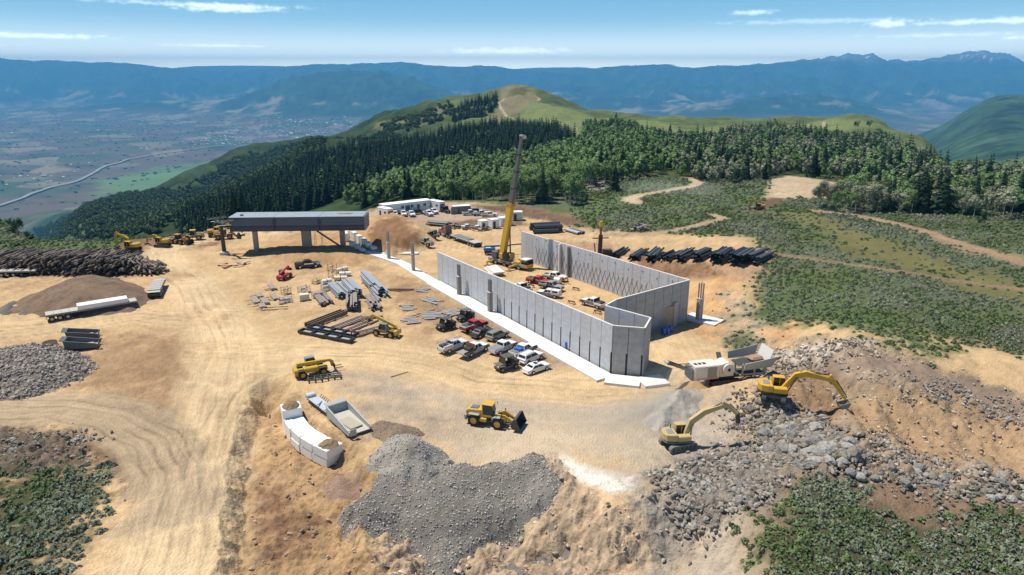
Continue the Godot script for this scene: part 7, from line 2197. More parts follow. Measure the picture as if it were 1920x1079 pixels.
func build_machines() -> void:
	var yellow := Color(0.50, 0.29, 0.03)
	var boom_up := [Vector2(0.9, 1.6), Vector2(2.6, 3.9), Vector2(4.6, 4.0), Vector2(7.2, 3.2)]
	excavator("bright yellow excavator digging on the rubble ridge beside the crusher", Vector3(35.6, ground(35.6, -85.4) + 0.02, -85.4), -0.22, 1.35, [Vector2(0.9, 1.6), Vector2(2.5, 3.7), Vector2(3.6, 4.1), Vector2(7.0, 3.5)], [Vector2(6.6, 4.1), Vector2(7.3, 3.2), Vector2(9.0, 0.9)], "bucket", Color(0.56, 0.32, 0.03), 0.98)
	excavator("dusty pale yellow excavator with a rock hammer in the dust below the crusher", on(21.0, -78.0, 0.02), 0.12, 0.25, [Vector2(0.9, 1.6), Vector2(1.7, 3.7), Vector2(3.4, 5.0), Vector2(6.3, 5.9)], [Vector2(5.8, 6.2), Vector2(6.7, 5.7), Vector2(8.3, 4.2)], "hammer", Color(0.45, 0.34, 0.16), 0.92, 1.0)
	excavator("yellow excavator with its arm folded down to the ground, leftmost of the machine row", on(-101.0, -179.2, 0.02), 2.95, 0.4, [Vector2(0.9, 1.6), Vector2(1.2, 3.6), Vector2(2.4, 4.2), Vector2(4.4, 4.9)], [Vector2(4.1, 5.3), Vector2(4.7, 4.6), Vector2(4.9, 1.2)], "bucket", Color(0.58, 0.36, 0.02), 0.95)
	excavator("yellow excavator with a low boom, second in the machine row", on(-95.6, -184.6, 0.02), 2.9, 0.3, [Vector2(0.9, 1.6), Vector2(1.8, 3.0), Vector2(2.9, 3.2), Vector2(4.9, 2.6)], [Vector2(4.6, 2.9), Vector2(5.2, 2.3), Vector2(5.4, 1.0)], "bucket", yellow, 0.9, 0.5)
	excavator("yellow excavator with a long arched boom at the back of the machine row", on(-86.5, -197.5, 0.02), 0.1, 0.3, boom_up, [Vector2(6.9, 3.6), Vector2(7.5, 2.9), Vector2(8.6, 1.1)], "bucket", Color(0.55, 0.3, 0.02), 0.9)
	excavator("small orange excavator far off on the meadow by the bare patch", on(81.5, -225.6, 0.02), 2.9, 0.4, [Vector2(0.9, 1.6), Vector2(1.7, 3.6), Vector2(2.8, 4.0), Vector2(3.8, 4.4)], [Vector2(3.5, 4.6), Vector2(4.0, 4.1), Vector2(4.2, 1.4)], "bucket", Color(0.6, 0.24, 0.08), 0.72)
	wheel_loader("yellow wheel loader with its black bucket raised, alone in the middle of the yard", on(-3.0, -84.0, 0.02), -0.33, Color(0.52, 0.33, 0.06), 0.35, 0.98)
	wheel_loader("orange wheel loader in the machine row beside the second excavator", on(-92.6, -187.8, 0.02), -0.3, Color(0.45, 0.2, 0.05), 0.0, 0.85)
	wheel_loader("yellow wheel loader at the middle of the machine row", on(-91.0, -193.0, 0.02), 3.4, Color(0.5, 0.33, 0.06), 0.2, 0.9)
	wheel_loader("orange wheel loader behind the lift tower at the end of the machine row", on(-82.4, -194.2, 0.02), 0.3, Color(0.42, 0.2, 0.04), 0.0, 0.9)
	wheel_loader("grey wheeled loader with its bucket against the brown bank", on(-23.3, -183.6, 0.02), 2.5, Color(0.3, 0.28, 0.22), 0.0, 0.7)
	telehandler("yellow telehandler with its long boom lying low beside the dug pit", on(-31.3, -99.6, 0.02), 0.5, Color(0.46, 0.30, 0.03), Color(0.2, 0.22, 0.25), -0.02, 0.6, 1.05)
	telehandler("yellow telehandler lifting a lattice frame above the brown beams", on(-22.6, -116.8, 0.02), 2.75, Color(0.5, 0.34, 0.08), Color(0.16, 0.2, 0.19), 0.32, 0.8, 1.0, false)
	telehandler("red telehandler between the black pickup and the lumber", on(-52.4, -153.2, 0.02), 1.35, Color(0.42, 0.02, 0.03), Color(0.12, 0.13, 0.13), 0.25, 0.1, 0.85)
	crane()
	crusher()
	# blue boom lift behind the crane
	var t := thing("boom_lift", "blue boom lift parked behind the crane", "boom lift", on(-5.6, -175.6), 0.12)
	var blue := mat(0.03, 0.13, 0.32, 0.5)
	part(t, "chassis", M.new().box(Vector3(0, 0.8, 0), Vector3(3.2, 0.5, 2.0), Basis.IDENTITY, 0.08), mat(0.05, 0.05, 0.055, 0.7))
	part(t, "turret", M.new().box(Vector3(-0.3, 1.5, 0), Vector3(3.0, 0.9, 1.9), Basis.IDENTITY, 0.12), blue)
	part(t, "white_cover", M.new().box(Vector3(-0.6, 2.0, 0.4), Vector3(1.4, 0.12, 0.9), Basis.IDENTITY, 0.04), mat(0.6, 0.62, 0.64, 0.5))
	for x in [-1.1, 1.1]:
		for s in [-1, 1]: wheel(t, Vector3(x, 0.45, s * 0.95), 0.45, 0.35, mat(0.4, 0.4, 0.4, 0.5))
	part(t, "lower_boom", M.new().bar(Vector3(-1.6, 2.2, 0), Vector3(5.0, 2.3, 0), 0.35, 0.4), blue)
	part(t, "upper_boom", M.new().bar(Vector3(5.0, 2.4, 0), Vector3(8.0, 2.6, 0), 0.3, 0.3), mat(0.12, 0.13, 0.14, 0.6))
	part(t, "jib", M.new().bar(Vector3(8.0, 2.6, 0), Vector3(9.4, 1.4, 0), 0.25, 0.3), blue)
	part(t, "basket", M.new().box(Vector3(9.9, 1.0, 0), Vector3(0.9, 0.1, 1.8)).box(Vector3(9.9, 1.5, 0.9), Vector3(0.9, 0.9, 0.06)).box(Vector3(9.9, 1.5, -0.9), Vector3(0.9, 0.9, 0.06)), blue)
	# drill rig
	t = thing("drill_rig", "dark drill mast with an orange and yellow head behind the back wall", "drill rig", on(22.4, -171.4), 0.1)
	part(t, "mast", M.new().box(Vector3(0, 3.0, 0), Vector3(0.95, 6.0, 0.8), Basis(Vector3.BACK, -0.02), 0.06), mat(0.05, 0.025, 0.018, 0.7))
	part(t, "upper_mast", M.new().box(Vector3(0.05, 7.0, 0), Vector3(0.5, 2.2, 0.5), Basis.IDENTITY, 0.04), mat(0.32, 0.06, 0.02, 0.6))
	part(t, "yellow_head", M.new().box(Vector3(0.08, 8.8, 0), Vector3(0.75, 1.5, 0.6), Basis.IDENTITY, 0.06), mat(0.6, 0.36, 0.02, 0.5))
	part(t, "cross_beam", M.new().box(Vector3(0.2, 5.0, -0.6), Vector3(4.2, 0.25, 0.25)), mat(0.09, 0.06, 0.05, 0.7))
	part(t, "pale_leg", M.new().bar(Vector3(-1.6, 4.0, 0.2), Vector3(-1.2, 0, 0.6), 0.5, 0.35), mat(0.36, 0.24, 0.2, 0.7))
	part(t, "power_pack", M.new().box(Vector3(2.0, 1.2, -0.4), Vector3(2.4, 1.8, 1.6), Basis.IDENTITY, 0.1), mat(0.09, 0.06, 0.05, 0.7))
	track(t, 3.0, 0.9, 0, mat(0.03, 0.03, 0.03, 0.8))
	track(t, 3.0, -0.9, 0, mat(0.03, 0.03, 0.03, 0.8))
	part(t, "long_pipe", M.new().rod(Vector3(1.2, 1.0, 0.8), Vector3(5.6, 0.2, 2.4), 0.13, 0.13, 8), mat(0.08, 0.05, 0.04, 0.7))
	# water tank by the silver pickup
	t = thing("water_tank", "white round tank on a skid between the silver and the white pickup", "tank", on(10.2, -148.4), -0.6)
	part(t, "tank", M.new().rod(Vector3(-0.7, 1.0, 0), Vector3(0.7, 1.0, 0), 0.7, 0.7, 16), mat(0.62, 0.62, 0.6, 0.4))
	part(t, "skid", M.new().box(Vector3(0, 0.2, 0), Vector3(1.8, 0.3, 1.3)), mat(0.4, 0.06, 0.03, 0.6))
	person("person in an orange coverall and hard hat standing by the brown beams", on(-28.7, -116.0), 0.6, Color(0.75, 0.12, 0.02), Color(0.62, 0.09, 0.02), Color(0.7, 0.2, 0.02), 0.04, 0.05)
	person("person in a red shirt bending towards the white tank by the silver pickup", on(11.6, -148.4), 2.4, Color(0.45, 0.03, 0.02), Color(0.05, 0.05, 0.07), Color(0.7, 0.68, 0.62), 0.22, 0.12)
	person("person in a tan shirt and dark trousers standing right of the white tank", on(12.5, -148.9), 2.9, Color(0.42, 0.32, 0.22), Color(0.03, 0.03, 0.04), Color(0.7, 0.6, 0.2), 0.05, 0.14)

func build_smoke() -> void:
	# rock dust drifting from the crusher and behind a truck on the far trail
	var r := RandomNumberGenerator.new()
	r.seed = 44
	for i in 20:
		# thick by the conveyor mouth, thinning as it drifts towards the lower left
		var f := i / 19.0
		var c := Vector3(24.5 - 13.0 * pow(f, 1.3) + r.randf_range(-2.2, 2.2), 0, -91.5 + 11.0 * f + r.randf_range(-2.5, 2.5))
		var size := Vector3(r.randf_range(3.5, 6) + 7.0 * f, r.randf_range(2.5, 4.5) + 1.0 * f, r.randf_range(3.5, 6) + 4.0 * f)
		puff(c, size, size.y * 0.35 + r.randf_range(0.0, 2.4) * (1.0 - f), (0.03 if f < 0.3 else 0.009) * r.randf_range(0.6, 1.2), "pale rock dust drifting from the crusher conveyor", "dust from the crusher")
	for i in 5: puff(Vector3(52.0 + 6.0 * i + r.randf_range(-2, 2), 0, -262.0 + r.randf_range(-10, 10)), Vector3(r.randf_range(12, 20), r.randf_range(4, 8), r.randf_range(10, 16)), 2.5, 0.012, "faint dust hanging over the far meadow trail", "dust over the far trail")

func puff(at: Vector3, size: Vector3, up: float, density: float, label: String, group: String) -> void:
	var f := FogVolume.new()
	f.name = numbered("dust_cloud")
	f.shape = RenderingServer.FOG_VOLUME_SHAPE_ELLIPSOID
	f.size = size
	f.position = Vector3(at.x, ground(at.x, at.z) + up, at.z)
	var m := FogMaterial.new()
	m.albedo = Color(0.96, 0.95, 0.93)
	m.density = density
	f.material = m
	f.set_meta("kind", "stuff")
	add_child(f)
	tag(f, label, "dust", group, "stuff")
# natural terrain: for each bearing (x over distance), heights along it as Vector2(distance, height)
var PROFILES := [
	[-1.0543, [Vector2(26,0),Vector2(155.8,0),Vector2(194.7,0),Vector2(225,10.4),Vector2(285.6,20.8),Vector2(363.5,-17.3),Vector2(519.2,-138.5),Vector2(865.4,-285.6),Vector2(1730.8,-562.5),Vector2(3028.8,-735.6),Vector2(5192.3,-735.6)]],
	[-0.7726, [Vector2(26,0),Vector2(155.8,0),Vector2(186.1,-0.9),Vector2(216.3,1.7),Vector2(251,-2.5),Vector2(346.2,-69.2),Vector2(778.8,-302.9),Vector2(1730.8,-597.1),Vector2(3028.8,-735.6),Vector2(5192.3,-735.6)]],
	[-0.6519, [Vector2(26,0),Vector2(155.8,0),Vector2(184.3,0.7),Vector2(225,-13.8),Vector2(519.2,-105.6),Vector2(1038.5,-182.9),Vector2(1730.8,-311.3),Vector2(2596.2,-458.6),Vector2(4326.9,-733.1),Vector2(5192.3,-735.6)]],
	[-0.5312, [Vector2(26,0),Vector2(192.1,0),Vector2(259.6,-34.6),Vector2(389.4,-64.9),Vector2(519.2,-72.3),Vector2(778.8,-111),Vector2(1125,-157.3),Vector2(1471.2,-190.9),Vector2(1730.8,-285.6),Vector2(2250,-484.6),Vector2(3461.5,-735.6),Vector2(5192.3,-735.6)]],
	[-0.4105, [Vector2(26,0),Vector2(206,0),Vector2(259.6,-20.8),Vector2(389.4,-36.1),Vector2(519.2,-52.9),Vector2(692.3,-73),Vector2(778.8,-81.7),Vector2(865.4,-105.6),Vector2(1125,-160.1),Vector2(1298.1,-140.2),Vector2(1644.2,-131),Vector2(1903.8,-259.6),Vector2(2423.1,-484.6),Vector2(3894.2,-735.6),Vector2(5192.3,-735.6)]],
	[-0.2897, [Vector2(26,0),Vector2(220.7,0),Vector2(285.6,-24.2),Vector2(389.4,-29.3),Vector2(519.2,-37.5),Vector2(649,-40.7),Vector2(778.8,-40.1),Vector2(865.4,-39.9),Vector2(1125,-108.2),Vector2(1471.2,-108.2),Vector2(1730.8,-102.9),Vector2(2076.9,-259.6),Vector2(2769.2,-519.2),Vector2(4326.9,-735.6),Vector2(5192.3,-735.6)]],
	[-0.169, [Vector2(26,0),Vector2(246.6,0),Vector2(294.2,-12.1),Vector2(363.5,-13.6),Vector2(476,-19.6),Vector2(605.8,-27.1),Vector2(735.6,-29.9),Vector2(865.4,-31.5),Vector2(951.9,-38.9),Vector2(1125,-36.2),Vector2(1384.6,-29.7),Vector2(1471.2,-25.8),Vector2(1730.8,-129.8),Vector2(2250,-389.4),Vector2(3461.5,-692.3),Vector2(5192.3,-735.6)]],
	[-0.0483, [Vector2(26,0),Vector2(251,0),Vector2(294.2,-6.1),Vector2(346.2,-9.2),Vector2(432.7,-12.8),Vector2(562.5,-17.3),Vector2(692.3,-19.3),Vector2(822.1,-18.6),Vector2(995.2,-15.9),Vector2(1168.3,-5.3),Vector2(1298.1,9.6),Vector2(1358.7,10.8),Vector2(1557.7,-51.9),Vector2(1990.4,-259.6),Vector2(2769.2,-519.2),Vector2(4326.9,-692.3),Vector2(5192.3,-709.6)]],
	[0.008, [Vector2(26,0),Vector2(246.6,0),Vector2(294.2,-2.6),Vector2(346.2,-7.6),Vector2(432.7,-10.5),Vector2(562.5,-14.4),Vector2(692.3,-16.2),Vector2(822.1,-15.6),Vector2(995.2,-10.8),Vector2(1168.3,3.1),Vector2(1298.1,19.8),Vector2(1358.7,21.5),Vector2(1557.7,-51.9),Vector2(1990.4,-259.6),Vector2(2769.2,-519.2),Vector2(4326.9,-692.3),Vector2(5192.3,-709.6)]],
	[0.0724, [Vector2(26,0),Vector2(231.9,0),Vector2(276.9,0),Vector2(346.2,-2.5),Vector2(476,-7.4),Vector2(605.8,-9.5),Vector2(778.8,-11.2),Vector2(951.9,-9.8),Vector2(1125,-5.1),Vector2(1254.8,-0),Vector2(1341.3,0.7),Vector2(1557.7,-60.6),Vector2(2163.5,-302.9),Vector2(3461.5,-605.8),Vector2(5192.3,-692.3)]],
	[0.1932, [Vector2(26,0),Vector2(129.8,0),Vector2(207.7,1.7),Vector2(259.6,0.9),Vector2(302.9,-0.1),Vector2(363.5,-2.4),Vector2(476,-6),Vector2(605.8,-9.5),Vector2(735.6,-10.8),Vector2(865.4,-11.1),Vector2(1038.5,-14),Vector2(1298.1,-69.2),Vector2(2163.5,-346.2),Vector2(3894.2,-649),Vector2(5192.3,-675)]],
	[0.3139, [Vector2(26,0),Vector2(103.8,0),Vector2(173.1,3.5),Vector2(259.6,0.9),Vector2(328.8,-2.2),Vector2(363.5,-2.7),Vector2(476,-7.4),Vector2(605.8,-11.7),Vector2(735.6,-14.1),Vector2(865.4,-14.9),Vector2(1021.2,-15.3),Vector2(1254.8,-77.9),Vector2(2163.5,-346.2),Vector2(3894.2,-649),Vector2(5192.3,-675)]],
	[0.4346, [Vector2(26,0),Vector2(103.8,1.7),Vector2(173.1,4.3),Vector2(259.6,0.7),Vector2(315.9,-1),Vector2(363.5,-3.2),Vector2(519.2,-10.6),Vector2(692.3,-13.7),Vector2(865.4,-15.6),Vector2(977.9,-13.4),Vector2(1211.5,-77.9),Vector2(2163.5,-346.2),Vector2(3894.2,-605.8),Vector2(5192.3,-649)]],
	[0.5151, [Vector2(26,-1.7),Vector2(103.8,3.5),Vector2(173.1,4.3),Vector2(259.6,-0.7),Vector2(315.9,-2),Vector2(363.5,-4.6),Vector2(519.2,-11.8),Vector2(692.3,-14.7),Vector2(865.4,-14.9),Vector2(934.6,-12.9),Vector2(1125,-60.6),Vector2(1903.8,-302.9),Vector2(3461.5,-519.2),Vector2(5192.3,-605.8)]],
	[0.5956, [Vector2(26,-3.5),Vector2(103.8,3.5),Vector2(173.1,4.3),Vector2(259.6,-1.7),Vector2(346.2,-5.4),Vector2(476,-14.9),Vector2(605.8,-20.3),Vector2(692.3,-23.4),Vector2(744.2,-26.9),Vector2(908.7,-77.9),Vector2(1471.2,-225),Vector2(2250,-285.6),Vector2(3461.5,-363.5),Vector2(5192.3,-363.5)]],
	[0.676, [Vector2(26,-4.3),Vector2(103.8,2.6),Vector2(173.1,3.5),Vector2(225,1.7),Vector2(302.9,-3.8),Vector2(389.4,-11.8),Vector2(484.6,-21.9),Vector2(605.8,-64.9),Vector2(1038.5,-199),Vector2(1557.7,-233.7),Vector2(2163.5,-237.3),Vector2(3028.8,-229.6),Vector2(3894.2,-184.9),Vector2(5192.3,-104.1)]],
	[0.7968, [Vector2(26,-5.2),Vector2(103.8,2.6),Vector2(173.1,3.5),Vector2(225,0.9),Vector2(302.9,-1.5),Vector2(380.8,-8.2),Vector2(467.3,-21.6),Vector2(605.8,-77.9),Vector2(1298.1,-216.3),Vector2(2163.5,-207.8),Vector2(3461.5,-192.2),Vector2(4759.6,-160),Vector2(5192.3,-160)]],
	[1.0785, [Vector2(26,-5.2),Vector2(103.8,2.6),Vector2(173.1,3.5),Vector2(259.6,0),Vector2(389.4,-5.2),Vector2(519.2,-34.6),Vector2(778.8,-103.8),Vector2(1298.1,-216.3),Vector2(2163.5,-207.7),Vector2(3461.5,-173.1),Vector2(5192.3,-129.8)]],
]
# outlines that shape the earthworks
var EARTH := {
	"pad": [Vector2(-54.5,-37),Vector2(-159.5,-125.2),Vector2(-159.3,-158.1),Vector2(-134.3,-176.5),Vector2(-108.2,-182.3),Vector2(-96.8,-195.1),Vector2(-82.1,-205.1),Vector2(-56.3,-211.2),Vector2(-48.5,-239.8),Vector2(-46.2,-248.1),Vector2(-15.7,-252.4),Vector2(4.7,-243.8),Vector2(6.7,-214.4),Vector2(4.6,-195.8),Vector2(20.9,-163.8),Vector2(28.2,-146.1),Vector2(34.6,-133.2),Vector2(37.9,-123.7),Vector2(34,-114.1),Vector2(29.1,-102.5),Vector2(36.2,-98),Vector2(42,-96.1),Vector2(28.4,-87.7),Vector2(30.2,-81.7),Vector2(30.7,-75),Vector2(25.9,-66.2),Vector2(20.2,-60.6),Vector2(10.8,-37)],
	"lower": [Vector2(-18.5,-64.7),Vector2(-14.8,-69.8),Vector2(-6.8,-70.4),Vector2(3.2,-72.6),Vector2(6,-67.7),Vector2(10.8,-63.3),Vector2(17.2,-66.7),Vector2(21.2,-64.2),Vector2(24.9,-59.7),Vector2(20.2,-37),Vector2(-11.9,-37),Vector2(-13.5,-54.3)],
	"trench": [Vector2(-36,-93.7),Vector2(-31.2,-88.5),Vector2(-25.7,-83.1),Vector2(-19.6,-76.3),Vector2(-16,-69.8),Vector2(-18.1,-65.7),Vector2(-13.5,-54.3),Vector2(-10.9,-41.3),Vector2(-22.7,-41.3),Vector2(-29.3,-60.6),Vector2(-35.1,-78.9),Vector2(-37.7,-91.9)],
	"pit": [Vector2(-38.7,-93.7),Vector2(-37.8,-98),Vector2(-33.9,-97.2),Vector2(-32.6,-93.7),Vector2(-34,-91.4),Vector2(-36.9,-90.7)],
	"mound": [Vector2(-45.3,-214.4),Vector2(-37.7,-224.7),Vector2(-26.1,-208.1),Vector2(-22,-192.4),Vector2(-24.2,-179.9),Vector2(-31.1,-174.2),Vector2(-38.5,-179.9),Vector2(-45.5,-189.1)],
	"termmound": [Vector2(-69.8,-179.9),Vector2(-62.7,-199.3),Vector2(-47,-199.3),Vector2(-36,-174.2),Vector2(-41.8,-163.8),Vector2(-52.2,-163.8),Vector2(-64,-171.5)],
	"bench": [Vector2(26,-90.2),Vector2(34.8,-93.7),Vector2(42,-96.1),Vector2(51.5,-95.5),Vector2(47,-86.1),Vector2(37.1,-83.1),Vector2(31.9,-84.6)],
	"bank": [Vector2(41.5,-104.3),Vector2(49.8,-107.8),Vector2(57.6,-105.5),Vector2(64,-96.9),Vector2(71.9,-88.7),Vector2(91.3,-79.4),Vector2(79.3,-67.2),Vector2(56.8,-67.2),Vector2(45,-69.4),Vector2(33.5,-71.1),Vector2(31.3,-75.4)],
	"leftknob": [Vector2(-193.7,-179.9),Vector2(-150.4,-199.3),Vector2(-117.9,-189.1),Vector2(-108.8,-183.5),Vector2(-117.2,-171.5),Vector2(-162.3,-161.4)],
}
